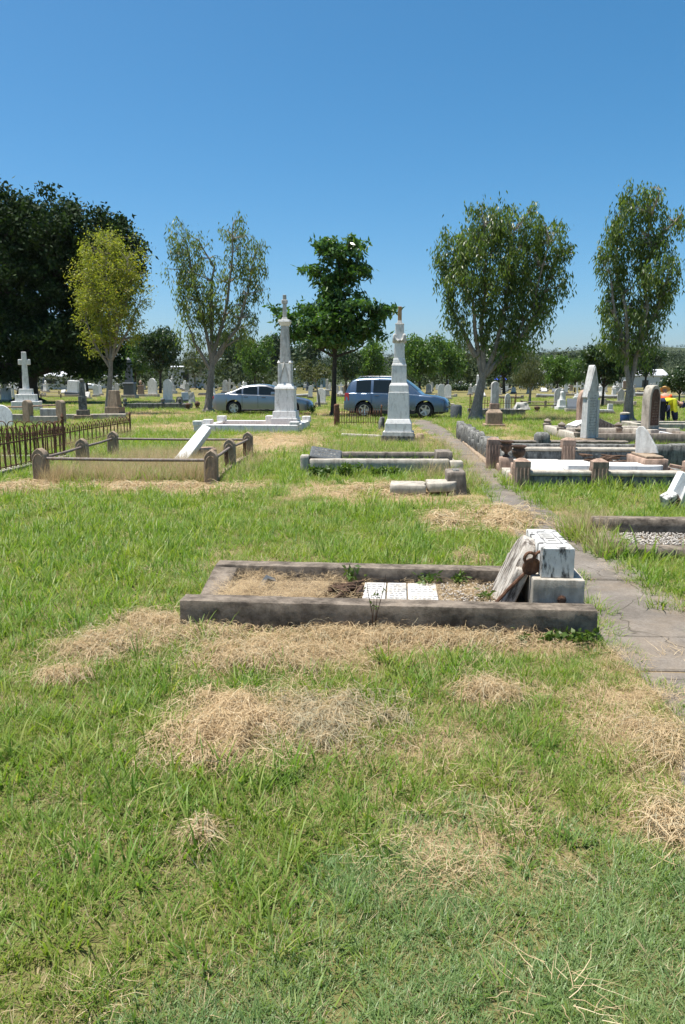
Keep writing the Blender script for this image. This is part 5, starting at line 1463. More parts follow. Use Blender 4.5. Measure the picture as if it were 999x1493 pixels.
tree('yellowing_tree', 'slender tree with yellow-green foliage before the dark fig tree', (160, 603), 39.6,
     [(150, 365, 36, 34), (185, 380, 30, 36), (130, 405, 28, 40), (165, 420, 46, 50), (200, 425, 20, 42), (135, 455, 30, 44), (175, 470, 36, 38), (120, 440, 18, 30), (150, 495, 32, 28), (195, 480, 18, 24)],
     [(158, 604), (158, 580), (161, 545), (162, 525)],
     [[(161, 530), (150, 490), (140, 440), (130, 400)], [(162, 525), (160, 470), (155, 410), (152, 350)], [(162, 528), (175, 480), (185, 430), (190, 380)], [(163, 525), (188, 480), (202, 440)], [(160, 535), (138, 500), (124, 460)]],
     520, 30, (0.14, 0.05), 'yellowleaf', 'bark', 0.4, 0.3, zs=1.0, trunk_r=0.16, seed=6)
tree('broadleaf_tree', 'dark layered broad-leaved tree between the two tall monuments', (487, 607), 37.2,
     [(478, 357, 26, 8), (514, 355, 24, 9), (495, 372, 34, 10), (460, 392, 22, 9), (520, 398, 26, 10), (490, 410, 34, 10), (455, 450, 38, 8), (505, 446, 54, 9), (550, 457, 30, 9), (424, 465, 22, 8), (485, 464, 60, 9), (570, 450, 14, 6), (408, 452, 12, 6), (530, 486, 42, 9), (435, 488, 28, 8), (485, 496, 44, 10), (492, 428, 28, 9), (470, 478, 50, 8), (520, 472, 44, 8), (505, 385, 26, 8)],
     [(486, 607), (487, 570), (488, 530), (489, 495), (491, 440), (494, 380)],
     [[(488, 515), (470, 490), (445, 470), (420, 462)], [(488, 510), (512, 490), (540, 470), (560, 455)], [(489, 500), (478, 470), (460, 452)], [(489, 500), (502, 470), (520, 450)], [(491, 440), (475, 415), (465, 395)], [(492, 430), (505, 410), (518, 395)], [(490, 520), (520, 510), (540, 495)], [(487, 520), (460, 505), (440, 495)]],
     470, 28, (0.28, 0.11), 'bigleaf', 'bark_dark', 0.35, 0.29, zs=0.65, trunk_r=0.13, seed=8, shell=0.55)
tree('fig_tree', 'huge dark spreading fig tree on the left edge behind the white cross', (40, 586), 60,
     [(10, 335, 75, 60), (80, 335, 70, 52), (140, 350, 52, 40), (185, 345, 32, 26), (-70, 380, 80, 80), (30, 400, 90, 70), (110, 410, 70, 60), (170, 420, 34, 40), (-30, 470, 90, 60), (60, 480, 90, 50), (130, 490, 60, 40), (-120, 450, 60, 70), (180, 385, 30, 30), (90, 530, 60, 16), (0, 535, 70, 20), (160, 525, 34, 18)],
     [(40, 588), (42, 560), (46, 530), (50, 500)],
     [[(45, 540), (90, 500), (140, 440), (175, 380)], [(47, 530), (60, 460), (80, 400), (90, 320)], [(44, 540), (0, 500), (-60, 440), (-100, 400)], [(46, 530), (20, 460), (10, 380), (5, 310)], [(45, 545), (100, 530), (150, 500)], [(43, 550), (-20, 520), (-80, 490)]],
     900, 110, (0.34, 0.17), 'figleaf', 'bark_dark', 0.3, 0.85, zs=0.8, trunk_r=0.75, seed=9, shell=0.5, twig_r=0.04)
x, y = gp(462, 592)
tree('young_tree', 'small young tree with thin leaning trunk behind the slender monument', (466, 592), 50.0,
     [(455, 545, 18, 10), (445, 535, 14, 9), (470, 538, 14, 10)], [(466, 593), (464, 575), (460, 555), (457, 545)], [[(460, 558), (448, 545)], [(460, 556), (468, 542)]],
     34, 40, (0.2, 0.07), 'palleaf', 'bark', 0.4, 0.32, trunk_r=0.06, seed=12, zs=0.7)
# ------------------------------------------------------------------ shade trees in the middle distance: two kinds, then copies
def proto_tree(name, label, mat, bark, seed, H=6.0, Wd=3.4, nclump=150, nleaf=42, leaf=(0.4, 0.16), droop=0.35, th=0.32, cr=0.62, group=None):
    rng = np.random.default_rng(seed); rr = random.Random(seed)
    root = thing(name, label, 'tree', (0, 0, 0), 0, group)
    tb = MB()
    fk = Vector((0.1, 0, H * th))
    tb.tube([(0, 0, -0.12), (0.05, 0.02, H * th * 0.5), fk], [0.2, 0.15, 0.13], 9)
    ells = []
    for k_ in range(9):
        a_ = k_ * 2.4 + rr.random()
        r_ = Wd * 0.55 * rr.uniform(0.35, 1.0) if k_ else 0
        z = H * rr.uniform(0.45, 0.8)
        c = Vector((math.cos(a_) * r_, math.sin(a_) * r_, z))
        ells.append((*c, Wd * rr.uniform(0.36, 0.5), Wd * rr.uniform(0.36, 0.5), H * rr.uniform(0.14, 0.22)))
        tb.tube([fk - Vector((0, 0, 0.2)), fk.lerp(c, 0.5) + Vector((0, 0, -0.2)), c], [0.1, 0.06, 0.02], 6)
    tb.build('trunk', M[bark], root, smooth=70)
    C, own = sample_ell(ells, nclump, rng, 0.4)
    leaves('crown', C, cr * rng.uniform(0.7, 1.3, len(C)), nleaf, leaf[0], leaf[1], droop, mat, root, 0.75, rng)
    return root
GT = 'shade trees behind the graves'
pA = proto_tree('shade_tree', 'x', 'mangoleaf', 'bark_dark', 21, group=GT)
pB = proto_tree('shade_tree', 'x', 'mangodark', 'bark_dark', 22, H=6.5, Wd=3.6, nclump=170, group=GT)
pC = proto_tree('olive_tree', 'x', 'palleaf', 'bark', 23, H=7, Wd=2.6, nclump=150, leaf=(0.32, 0.07), droop=0.65, th=0.3, group=GT)
used = set()
def put_tree(pr, px, py, top, wpx, label, rz=0.0):
    x, y = gp(px, py)
    _, zt = at(px, top, y)
    w = wpx / ppm(y, 2)
    H0, W0 = {'pA': (5.6, 6.6), 'pB': (6.0, 7.0), 'pC': (6.6, 5.2)}[pr]
    src = {'pA': pA, 'pB': pB, 'pC': pC}[pr]
    sc = (w / W0, w / W0, zt / H0)
    if pr not in used:
        used.add(pr); o = src
        o.location = (x, y, 0); o.rotation_euler = (0, 0, rz); o.scale = sc; o['label'] = label
    else:
        o = dup(src, (x, y, 0), rz, sc, label)
    foot(x, y, 0.25, 0.25)
    return o
TL = [('pB', 234, 573, 484, 84, 'dark round tree beside the grey obelisk with bare trunk', 0.3),
      ('pA', 198, 571, 492, 60, 'lighter green tree between the yellowing tree and the round dark tree', 1.0),
      ('pA', 372, 569, 494, 62, 'bright green bushy tree behind the sedan roof', 2.0),
      ('pB', 338, 567, 488, 60, 'dark tree behind the sparse gum tree trunk', 4.0),
      ('pB', 408, 566, 492, 60, 'dark green tree behind the slender monument shaft', 5.1),
      ('pA', 540, 573, 500, 64, 'dense green tree behind the rear window of the off-road car', 0.7),
      ('pA', 612, 574, 490, 78, 'broad low mango tree behind the tiered monument', 1.9),
      ('pA', 652, 572, 497, 70, 'broad mango tree behind the bonnet of the off-road car', 3.3),
      ('pC', 672, 566, 486, 44, 'olive green tree left of the forked gum tree trunk', 1.2),
      ('pB', 735, 574, 500, 90, 'dark tree behind the crown of the broad gum tree', 2.9),
      ('pC', 772, 589, 512, 60, 'olive drooping tree with slim trunk right of the broad gum tree', 0.2),
      ('pA', 812, 577, 520, 56, 'bright green tree behind the white statue headstone', 4.4),
      ('pB', 878, 592, 506, 84, 'round dark mango tree with forked trunk behind the gothic headstone', 5.0),
      ('pA', 838, 572, 524, 40, 'small green tree farther behind the gothic headstone', 0.9),
      ('pB', 990, 592, 538, 60, 'small round dark mango tree at the right edge behind the workers', 1.6),
      ('pB', 505, 579, 508, 60, 'dark shaded tree behind the layered broad-leaved tree', 3.9),
      ('pC', 285, 566, 500, 50, 'olive tree behind the pale shed roof', 2.2),
      ('pB', 940, 568, 512, 70, 'dark tree behind the columnar gum trunks', 0.4),
      ('pC', 905, 566, 505, 60, 'olive tree left of the white-roofed shed', 2.8),
      ('pA', 128, 572, 512, 70, 'green tree seen under the fig tree branches', 2.5),
      ('pB', 450, 565, 498, 56, 'dark tree behind the green shed', 1.1)]
for t in TL: put_tree(*t)

# ------------------------------------------------------------------ far wood and hills
hx = axis(-2200, 2200, 55, (-3000, 3000)); hy = np.concatenate([np.arange(230, 700, 40), np.arange(700, 2700, 80)])
HX, HY = np.meshgrid(hx, hy)
def hill(x, y):
    r = np.clip((y - 240) / 1500, 0, 1)
    side = 0.62 + 0.38 * np.clip((x / np.maximum(y, 1) + 0.1) / 0.45, -1, 1)
    return (r ** 1.15) * 66 * side * (0.75 + 0.5 * fbm(x, y, 0.0016, 3)) + (fbm(x, y, 0.012, 8) - 0.5) * 8 * r
HZv = hill(HX, HY); HZv[0, :] = -1
hv = np.stack([HX.ravel(), HY.ravel(), HZv.ravel() - 0.3], 1)
nx_, ny_ = len(hx), len(hy)
ii, jj = np.meshgrid(np.arange(nx_ - 1), np.arange(ny_ - 1))
a = (jj * nx_ + ii).ravel()
m, nt, out = newmat('wooded_hill'); k = NT(nt)
wp = k.wpos()
c = k.ramp(k.noise(wp, 0.05, 6, 0.7), [(0.3, (0.03, 0.045, 0.02)), (0.7, (0.08, 0.095, 0.04))])
p = k.bsdf(c, 1.0, normal=k.bump(k.noise(wp, 0.12, 4, 0.7), 1.0, 6.0), spec=0.05); k.l(p.outputs[0], out.inputs[0])
h_ = fast_mesh('hills', hv, np.stack([a, a + 1, a + 1 + nx_, a + nx_], 1), m, smooth=True)
tag(h_, 'low wooded hills along the horizon', 'hills', kind='structure')
# far wood: crowns of leaf clumps spread over the hills and the flat before them
n = 3600
yy = 150 + (RNG.random(n) ** 1.6) * 1700
xx = RNG.uniform(-0.62, 0.62, n) * yy
keep = ~((yy < 215) & (np.abs(xx / yy - 0.02) < 0.05))
keep &= ~((yy < 330) & (xx / yy > 0.31) & (xx / yy < 0.5))
xx, yy = xx[keep], yy[keep]
zz_ = np.maximum(hill(xx, yy), 0)
n = len(xx)
th_ = RNG.uniform(5, 10, n) * np.where(yy < 260, 0.75, 1.0)
C = np.stack([xx, yy, zz_ + th_ * 0.55], 1)
per = 64
c_ = np.repeat(C, per, 0)
P = c_ + RNG.normal(0, 0.42, (n * per, 3)) * np.repeat(np.stack([th_ * 0.6, th_ * 0.6, th_ * 0.62], 1), per, 0)
P[:, 2] = np.maximum(P[:, 2], np.repeat(zz_, per) + 0.1)
d_ = unit(RNG.normal(0, 1, P.shape)); s__ = unit(np.cross(d_, unit(RNG.normal(0, 1, P.shape))))
l_ = np.repeat(th_ * np.where(yy < 500, 0.1, 0.15), per)[:, None] * RNG.uniform(0.6, 1.4, (n * per, 1))
V = np.stack([P - d_ * l_ * 0.5, P + s__ * l_ * 0.45, P + d_ * l_ * 0.5, P - s__ * l_ * 0.45], 1).reshape(-1, 3)
w_ = fast_mesh('far_wood', V, np.arange(len(V)).reshape(-1, 4), M['farleaf'])
tag(w_, 'distant belt of bushland trees covering the hills', 'woodland', kind='stuff')

# ------------------------------------------------------------------ far buildings
M['wall_white'] = plain('white_painted_wall', (0.66, 0.67, 0.68), 0.7, 0, 0.06, 0.6)
M['wall_grey'] = plain('grey_cladding', (0.5, 0.52, 0.54), 0.6, 0, 0.06, 0.6)
M['wall_green'] = plain('pale_green_cladding', (0.33, 0.4, 0.36), 0.7, 0, 0.06, 0.6)
M['roof_white'] = plain('white_sheet_roof', (0.75, 0.76, 0.78), 0.45, 0.2, 0.05, 0.6)
M['roof_grey'] = plain('grey_sheet_roof', (0.42, 0.44, 0.46), 0.5, 0.2, 0.05, 0.6)
M['pane'] = plain('window_pane', (0.03, 0.035, 0.04), 0.1, 0, 0.1, 3, 0.8)
def shed(name, label, px0, px1, base, top, wall, roof, wins, depth=8, pitch=0.8, ribs=True):
    x0, y = gp(px0, base); x1, _ = gp(px1, base)
    _, zt = at(px0, top, y)
    t = thing(name, label, 'building', ((x0 + x1) / 2, y, 0))
    w = (x1 - x0) / 2
    hz_ = zt - pitch
    MB().box(-w, w, 0, depth, -0.1, hz_).build('wall', M[wall], t)
    MB().add([(-w - 0.3, -0.4, hz_), (w + 0.3, -0.4, hz_), (w + 0.3, depth / 2, zt), (-w - 0.3, depth / 2, zt), (w + 0.3, depth + 0.4, hz_), (-w - 0.3, depth + 0.4, hz_),
              (-w - 0.3, -0.4, hz_ - 0.12), (w + 0.3, -0.4, hz_ - 0.12), (w + 0.3, depth + 0.4, hz_ - 0.12), (-w - 0.3, depth + 0.4, hz_ - 0.12)],
             [(0, 1, 2, 3), (3, 2, 4, 5), (6, 7, 1, 0), (8, 9, 5, 4), (7, 8, 4, 2, 1), (9, 6, 0, 3, 5), (9, 8, 7, 6)]).build('roof', M[roof], t)
    n = int(w * 2 / 0.9)
    if ribs:
        rb = MB()
        for i in range(1, n):
            q = -w + i * 2 * w / n
            rb.box(q - 0.03, q + 0.03, -0.03, 0.02, 0, hz_ - 0.14)
        o = rb.build('wall_ribs', M[wall], t)
    for (a_, b_, c_, d_) in wins:
        f_ = MB().box(a_ * w - 0.06, b_ * w + 0.06, -0.05, 0.05, c_ * hz_ - 0.06, d_ * hz_ + 0.06).build('window', M['roof_grey'], t)
        MB().box(a_ * w, b_ * w, -0.07, -0.02, c_ * hz_, d_ * hz_).build('pane', M['pane'], f_)
    return t
shed('shed', 'long pale grey ribbed shed with flat white roofline behind the left graves', 246, 306, 566, 533, 'wall_grey', 'roof_white', [(-0.3, 0.0, 0.3, 0.75)], pitch=0.3)
shed('shed', 'pale green shed with dark doorway behind the slender monument', 426, 474, 565, 537, 'wall_green', 'roof_grey', [(-0.1, 0.3, 0.05, 0.75)], pitch=0.4)
shed('house', 'low white house with dark window seen under the fig tree', 58, 112, 568, 541, 'wall_white', 'roof_white', [(-0.55, -0.1, 0.45, 0.75), (0.3, 0.6, 0.4, 0.75)], pitch=1.0, ribs=False)
shed('shed', 'grey-blue shed with bright white roof behind the workers', 912, 972, 565, 538, 'wall_grey', 'roof_white', [(-0.2, 0.1, 0.05, 0.6)], pitch=1.6)
shed('shed', 'small white-roofed shed behind the bright green tree', 786, 806, 563, 540, 'wall_white', 'roof_white', [(-0.3, 0.3, 0.1, 0.6)], pitch=1.2)
shed('shed', 'low white shed behind the far left headstones', 140, 186, 566, 546, 'wall_white', 'roof_grey', [(-0.4, 0.0, 0.2, 0.7)], pitch=0.6)
# dry yellow paddock strip far right
fx0, fy0 = gp(900, 563); fx1, _ = gp(945, 563)
pd = MB().add([(fx0, fy0, 0.02), (fx1 + 6, fy0, 0.02), (fx1 + 22, fy0 + 70, 0.6), (fx0 + 6, fy0 + 70, 0.6)], [(0, 1, 2, 3)])
m, nt, out = newmat('dry_paddock'); k = NT(nt)
p = k.bsdf(k.ramp(k.noise(k.wpos(), 0.6, 5, 0.7), [(0.3, (0.36, 0.29, 0.11)), (0.7, (0.5, 0.41, 0.18))]), 1.0); k.l(p.outputs[0], out.inputs[0])
o = pd.build('paddock', m); tag(o, 'dry yellow paddock behind the columnar gum tree', 'paddock', kind='structure')
# far vehicles and the blue tent
def far_car(px, py, wpx, paint, label, ute=False):
    x, y = gp(px, py); s = 1 / ppm(y)
    w = wpx * s / 2
    k_ = w / 2.2
    t = thing('parked_car', label, 'car', (x, y, 0), 0, None)
    prof = [(-2.2, 0.3), (2.2, 0.3), (2.2, 0.8), (1.9, 0.95), (1.1, 1.02), (0.55, 1.5), (-0.5, 1.55), (-0.75, 1.05), (-2.2, 1.0)] if ute else [(-2.2, 0.3), (2.2, 0.3), (2.2, 0.75), (1.2, 0.95), (0.5, 1.42), (-0.9, 1.45), (-1.6, 1.02), (-2.2, 0.95)]
    MB().prism([(a_ * k_, b_ * k_) for a_, b_ in prof], -0.85, 0.85).build('body', M[paint], t, bevel=0.06)
    MB().prism([(a_ * k_, b_ * k_) for a_, b_ in ([(-0.5, 1.08), (0.8, 1.08), (0.45, 1.42), (-0.4, 1.45)])], -0.86, 0.86).build('side_window', M['glass'], t)
    for wx in (-1.35, 1.35):
        for sy in (-0.84, 0.84):
            MB().lathe([(0.32 * k_, -0.1), (0.34 * k_, 0.0), (0.32 * k_, 0.1)], 14, Matrix.Translation((wx * k_, sy, 0.33 * k_)) @ Matrix.Rotation(R(90), 4, 'X')).build('wheel', M['tyre'], t)
    return t
M['paint_white'] = plain('white_car_paint', (0.7, 0.71, 0.72), 0.3, 0, 0.03, 3, 0.5, 0.6)
M['paint_dark'] = plain('dark_car_paint', (0.04, 0.045, 0.06), 0.3, 0, 0.05, 3, 0.5, 0.6)
M['paint_navy'] = plain('deep_blue_car_paint', (0.02, 0.05, 0.22), 0.3, 0, 0.05, 3, 0.5, 0.6)
far_car(132, 568.5, 26, 'paint_white', 'small white utility car parked beyond the left headstones', True)
far_car(672, 563.5, 20, 'paint_white', 'white utility car parked far behind the forked gum tree', True)
far_car(748, 563.8, 16, 'paint_dark', 'dark car parked far off beside the blue tent')
far_car(764, 563.8, 12, 'paint_navy', 'deep blue car parked far off under the trees')
x, y = gp(729, 564.5)
M['tarp'] = plain('blue_tarpaulin', (0.02, 0.06, 0.45), 0.6)
tn = thing('tent', 'bright blue pyramid tent canopy on thin poles far behind', 'tent', (x, y, 0))
MB().add([(-3, -3, 2.0), (3, -3, 2.0), (3, 3, 2.0), (-3, 3, 2.0), (0, 0, 3.4)], [(0, 1, 4), (1, 2, 4), (2, 3, 4), (3, 0, 4), (3, 2, 1, 0)]).build('canopy', M['tarp'], tn)
for sx in (-2.9, 2.9):
    for sy in (-2.9, 2.9):
        MB().tube([(sx, sy, 0), (sx, sy, 2.0)], 0.05, 5).build('pole', M['alloy'], tn)
x, y = gp(678, 570)
hg = thing('hedge', 'x', 'hedge', (x, y, 0))
hc = np.stack([RNG.uniform(-2.3, 2.3, 60), RNG.uniform(-0.4, 0.4, 60), RNG.uniform(0.15, 0.95, 60)], 1)
leaves('foliage', hc, np.full(60, 0.35), 40, 0.25, 0.12, 0.2, 'mangodark', hg)
hs_ = MB()
for i in range(9): hs_.tube([(-2.2 + i * 0.55, 0, -0.05), (-2.2 + i * 0.55 + 0.1, 0.05, 0.7)], [0.04, 0.02], 5)
hs_.build('stems', M['bark_dark'], hg)
tag(hg, 'dark clipped hedge far behind the forked gum trunk', 'hedge')

# ------------------------------------------------------------------ rows of headstones: one of each kind, then copies
TYPES = {}
BASEL = {}
FARST = []
def kind(key, label, group, cat, H, mats, fn):
    for mt, col in mats:
        BASEL[(key, mt)] = label.format(col)
        def mk(mt=mt, col=col):
            t = thing(key, label.format(col), cat, (0, 0, 0), 0, group.format(col))
            fn(t, mt)
            return t
        TYPES[(key, mt)] = [mk, None, H]
def f_round(t, mt):
    MB().box(-0.42, 0.42, -0.2, 0.2, -0.1, 0.18).build('plinth', M['lightconc'], t, bevel=0.015)
    MB().prism(arch_poly(0.62, 1.02, 10, z0=0), -0.07, 0.07, Matrix.Translation((0, 0, 0.18))).build('tablet', M[mt], t, bevel=0.012)
def f_should(t, mt):
    MB().box(-0.45, 0.45, -0.22, 0.22, -0.1, 0.22).build('plinth', M['lightconc'], t, bevel=0.015)
    MB().prism(arch_poly(0.66, 1.08, 10, shoulder=0.1), -0.08, 0.08, Matrix.Translation((0, 0, 0.22))).build('tablet', M[mt], t, bevel=0.012)
def f_point(t, mt):
    MB().box(-0.4, 0.4, -0.22, 0.22, -0.1, 0.25).build('plinth', M['concrete'], t, bevel=0.015)
    MB().prism(arch_poly(0.56, 1.3, 8, pointed=True), -0.08, 0.08, Matrix.Translation((0, 0, 0.25))).build('tablet', M[mt], t, bevel=0.012)
def f_cross(t, mt):
    MB().box(-0.45, 0.45, -0.4, 0.4, -0.1, 0.22).build('step', M[mt], t, bevel=0.012)
    MB().box(-0.3, 0.3, -0.26, 0.26, 0.22, 0.5, t=0.85).build('plinth', M[mt], t, bevel=0.012)
    c_ = MB().box(-0.09, 0.09, -0.08, 0.08, 0.5, 1.65, t=0.85)
    c_.build('cross_shaft', M[mt], t, bevel=0.01)
    MB().box(-0.34, 0.34, -0.07, 0.07, 1.18, 1.36).build('cross_arm', M[mt], t, bevel=0.01)
def f_obel(t, mt):
    MB().box(-0.48, 0.48, -0.48, 0.48, -0.1, 0.22).build('base', M['lightconc'], t, bevel=0.012)
    MB().box(-0.36, 0.36, -0.36, 0.36, 0.22, 0.9, t=0.92).build('die', M[mt], t, bevel=0.012)
    MB().box(-0.4, 0.4, -0.4, 0.4, 0.9, 0.98, t=0.9).build('cornice', M[mt], t, bevel=0.01)
    MB().box(-0.24, 0.24, -0.24, 0.24, 0.98, 2.35, t=0.62).build('shaft', M[mt], t, bevel=0.01)
    MB().box(-0.149, 0.149, -0.149, 0.149, 2.351, 2.5, t=0.05).build('tip', M[mt], t)
def f_urn(t, mt):
    MB().box(-0.4, 0.4, -0.4, 0.4, -0.1, 0.2).build('base', M['lightconc'], t, bevel=0.012)
    MB().box(-0.29, 0.29, -0.29, 0.29, 0.2, 1.0, t=0.88).build('pedestal', M[mt], t, bevel=0.015)
    MB().box(-0.3, 0.3, -0.3, 0.3, 1.0, 1.08).build('cornice', M[mt], t, bevel=0.015)
    MB().lathe([(0.1, 1.08), (0.05, 1.14), (0.14, 1.26), (0.17, 1.38), (0.1, 1.46), (0.05, 1.56), (0.0, 1.6)], 10).build('urn', M[mt], t, smooth=60)
def f_desk(t, mt):
    MB().box(-0.45, 0.45, -0.3, 0.3, -0.1, 0.15).build('base', M['lightconc'], t, bevel=0.012)
    MB().add([(-0.36, -0.25, 0.15), (0.36, -0.25, 0.15), (0.36, 0.2, 0.15), (-0.36, 0.2, 0.15), (-0.36, -0.2, 0.25), (0.36, -0.2, 0.25), (0.36, 0.15, 0.6), (-0.36, 0.15, 0.6)],
             [(3, 2, 1, 0), (4, 5, 6, 7), (0, 1, 5, 4), (1, 2, 6, 5), (2, 3, 7, 6), (3, 0, 4, 7)]).build('desk', M[mt], t, bevel=0.012)
def f_block(t, mt):
    MB().box(-0.42, 0.42, -0.3, 0.3, -0.1, 0.2).build('base', M['granite'], t, bevel=0.012)
    MB().box(-0.33, 0.33, -0.2, 0.2, 0.2, 0.85, t=0.9).build('block', M[mt], t, bevel=0.02)
def f_kerb(t, mt):
    for (a0, a1, b0, b1) in ((-1.1, 1.1, -0.5, -0.36), (-1.1, 1.1, 0.36, 0.5), (-1.1, -0.96, -0.36, 0.36), (0.96, 1.1, -0.36, 0.36)):
        MB().box(a0, a1, b0, b1, -0.1, 0.22).build('kerb', M[mt], t, bevel=0.012)
    MB().box(-0.96, 0.96, -0.36, 0.36, -0.1, 0.12).build('fill', M['pinkfill'], t)
    for sx in (-1, 1):
        for sy in (-1, 1):
            MB().box(sx * 1.03 - 0.1, sx * 1.03 + 0.1, sy * 0.43 - 0.1, sy * 0.43 + 0.1, -0.1, 0.34).build('corner_block', M[mt], t, bevel=0.02)
def f_ledger(t, mt):
    MB().box(-1.0, 1.0, -0.45, 0.45, -0.1, 0.2).build('base', M['concrete'], t, bevel=0.012)
    MB().box(-0.92, 0.92, -0.38, 0.38, 0.2, 0.32).build('ledger', M[mt], t, bevel=0.015)
def f_statue(t, mt):
    MB().box(-0.4, 0.4, -0.4, 0.4, -0.1, 0.3).build('base', M[mt], t, bevel=0.012)
    MB().box(-0.28, 0.28, -0.28, 0.28, 0.3, 0.9, t=0.85).build('pedestal', M[mt], t, bevel=0.015)
    MB().lathe([(0.2, 0.9), (0.17, 1.1), (0.12, 1.35), (0.16, 1.5), (0.14, 1.6), (0.05, 1.66), (0.08, 1.74), (0.07, 1.82), (0.0, 1.86)], 10).build('figure', M[mt], t, smooth=60)
WH = [('marble', 'white'), ('marble_dirty', 'grey-white')]
kind('rounded_headstone', '{} round-topped headstone in the far rows', '{} round-topped headstones of the far rows', 'headstone', 1.2, WH + [('sandstone', 'brown')], f_round)
kind('shouldered_headstone', '{} shouldered headstone tablet in the far rows', '{} shouldered headstones of the far rows', 'headstone', 1.3, WH, f_should)
kind('pointed_headstone', '{} pointed gothic headstone in the far rows', '{} pointed headstones of the far rows', 'headstone', 1.55, WH + [('pinkstone', 'pinkish')], f_point)
kind('cross_headstone', '{} stone cross in the far rows', '{} crosses of the far rows', 'cross', 1.65, WH, f_cross)
kind('obelisk', '{} obelisk grave marker in the far rows', '{} obelisks of the far rows', 'obelisk', 2.5, WH + [('granite', 'dark grey')], f_obel)
kind('urn_monument', '{} urn-topped pedestal in the far rows', '{} urn pedestals of the far rows', 'monument', 1.6, WH + [('pinkstone', 'brown')], f_urn)
kind('desk_headstone', '{} sloping desk headstone in the far rows', '{} desk headstones of the far rows', 'headstone', 0.6, WH + [('granite', 'dark grey')], f_desk)
kind('block_headstone', '{} squat block headstone in the far rows', '{} block headstones of the far rows', 'headstone', 0.85, WH, f_block)
kind('kerbed_grave', '{} kerbed grave in the far rows', '{} kerbed graves of the far rows', 'grave', 0.34, [('lightconc', 'pale'), ('concrete', 'dark')], f_kerb)
kind('ledger_grave', '{} flat ledger grave in the far rows', '{} ledger graves of the far rows', 'grave', 0.32, WH + [('granite', 'dark grey')], f_ledger)
kind('statue_monument', '{} figure on pedestal in the far rows', '{} statues of the far rows', 'monument', 1.86, WH, f_statue)
def put(key, mt, px, py, hpx=None, hm=None, rz=None, wide=1.0, label=None, tilt=None):
    mk, proto, H = TYPES[(key, mt)]
    x, y = gp(px, py)
    s = (hm if hm else hpx / ppm(y)) / H
    rz = random.gauss(-0.07, 0.12) if rz is None else rz
    tilt = (random.gauss(0, 0.025), random.gauss(0, 0.035)) if tilt is None else tilt
    if proto is None:
        proto = mk(); TYPES[(key, mt)][1] = proto; o = proto
        o.location = (x, y, 0); o.rotation_euler = (tilt[0], tilt[1], rz); o.scale = (s * wide, s * wide, s)
    else:
        o = dup(proto, (x, y, 0), rz, (s * wide, s * wide, s), None, None, tilt)
    if y < 60: foot(x, y, 0.45 * s * wide, 0.35 * s * wide)
    return o, label
lab = []
NB = [('obelisk', 'granite', 190, 581, 59, 0.9, 'slim dark grey granite obelisk right of the yellowing tree'),
      ('urn_monument', 'pinkstone', 206, 578, 24, 1.0, 'brown column stone just right of the dark granite obelisk'),
      ('shouldered_headstone', 'marble', 223, 579, 27, 1.0, 'white shouldered tablet between the brown column and the dark tree trunk'),
      ('rounded_headstone', 'marble', 245, 588, 35, 0.75, 'tall slim white tablet rising from the lichened kerb plot'),
      ('block_headstone', 'marble', 108, 577, 22, 1.0, 'white block headstone on dark base left of the slim grey pillar'),
      ('rounded_headstone', 'marble', 643, 587, 27, 0.7, 'white round-topped headstone just beyond the off-road car bonnet'),
      ('pointed_headstone', 'marble', 740, 603, 29, 0.8, 'white pointed headstone inside the low iron railing'),
      ('statue_monument', 'marble', 818, 598, 31, 1.1, 'white figure on pedestal at the foot of the bright green tree'),
      ('desk_headstone', 'granite', 836, 601, 20, 0.8, 'dark desk headstone behind the pinkish tablet'),
      ('block_headstone', 'marble', 889, 601, 12, 0.8, 'small white block behind the gothic headstone'),
      ('shouldered_headstone', 'marble_dirty', 905, 588, 21, 0.9, 'grey-white shouldered stone left of the columnar gum trunk'),
      ('urn_monument', 'marble', 895, 577, 15, 1.0, 'white urn pedestal near the forked mango trunk'),
      ('pointed_headstone', 'marble', 424, 574, 20, 0.8, 'white pointed stone right of the slender monument shaft'),
      ('cross_headstone', 'marble', 497, 576, 18, 1.0, 'white cross right of the layered tree trunk'),
      ('obelisk', 'marble_dirty', 477, 578, 26, 0.9, 'grey-white obelisk left of the layered tree trunk'),
      ('statue_monument', 'marble_dirty', 252, 574, 26, 1.0, 'grey figure on pedestal before the ribbed shed'),
      ('ledger_grave', 'marble_dirty', 872, 604, 7, 1.0, 'tilted grey ledger slab left of the small white block')]
for (kx, mt, px, py, hp, wd, lb) in NB:
    o, l_ = put(kx, mt, px, py, hpx=hp, wide=wd, tilt=(0, random.gauss(0, 0.02)))
    lab.append((o, lb))
def colpick(key):
    return random.choice([k_[1] for k_ in TYPES if k_[0] == key])
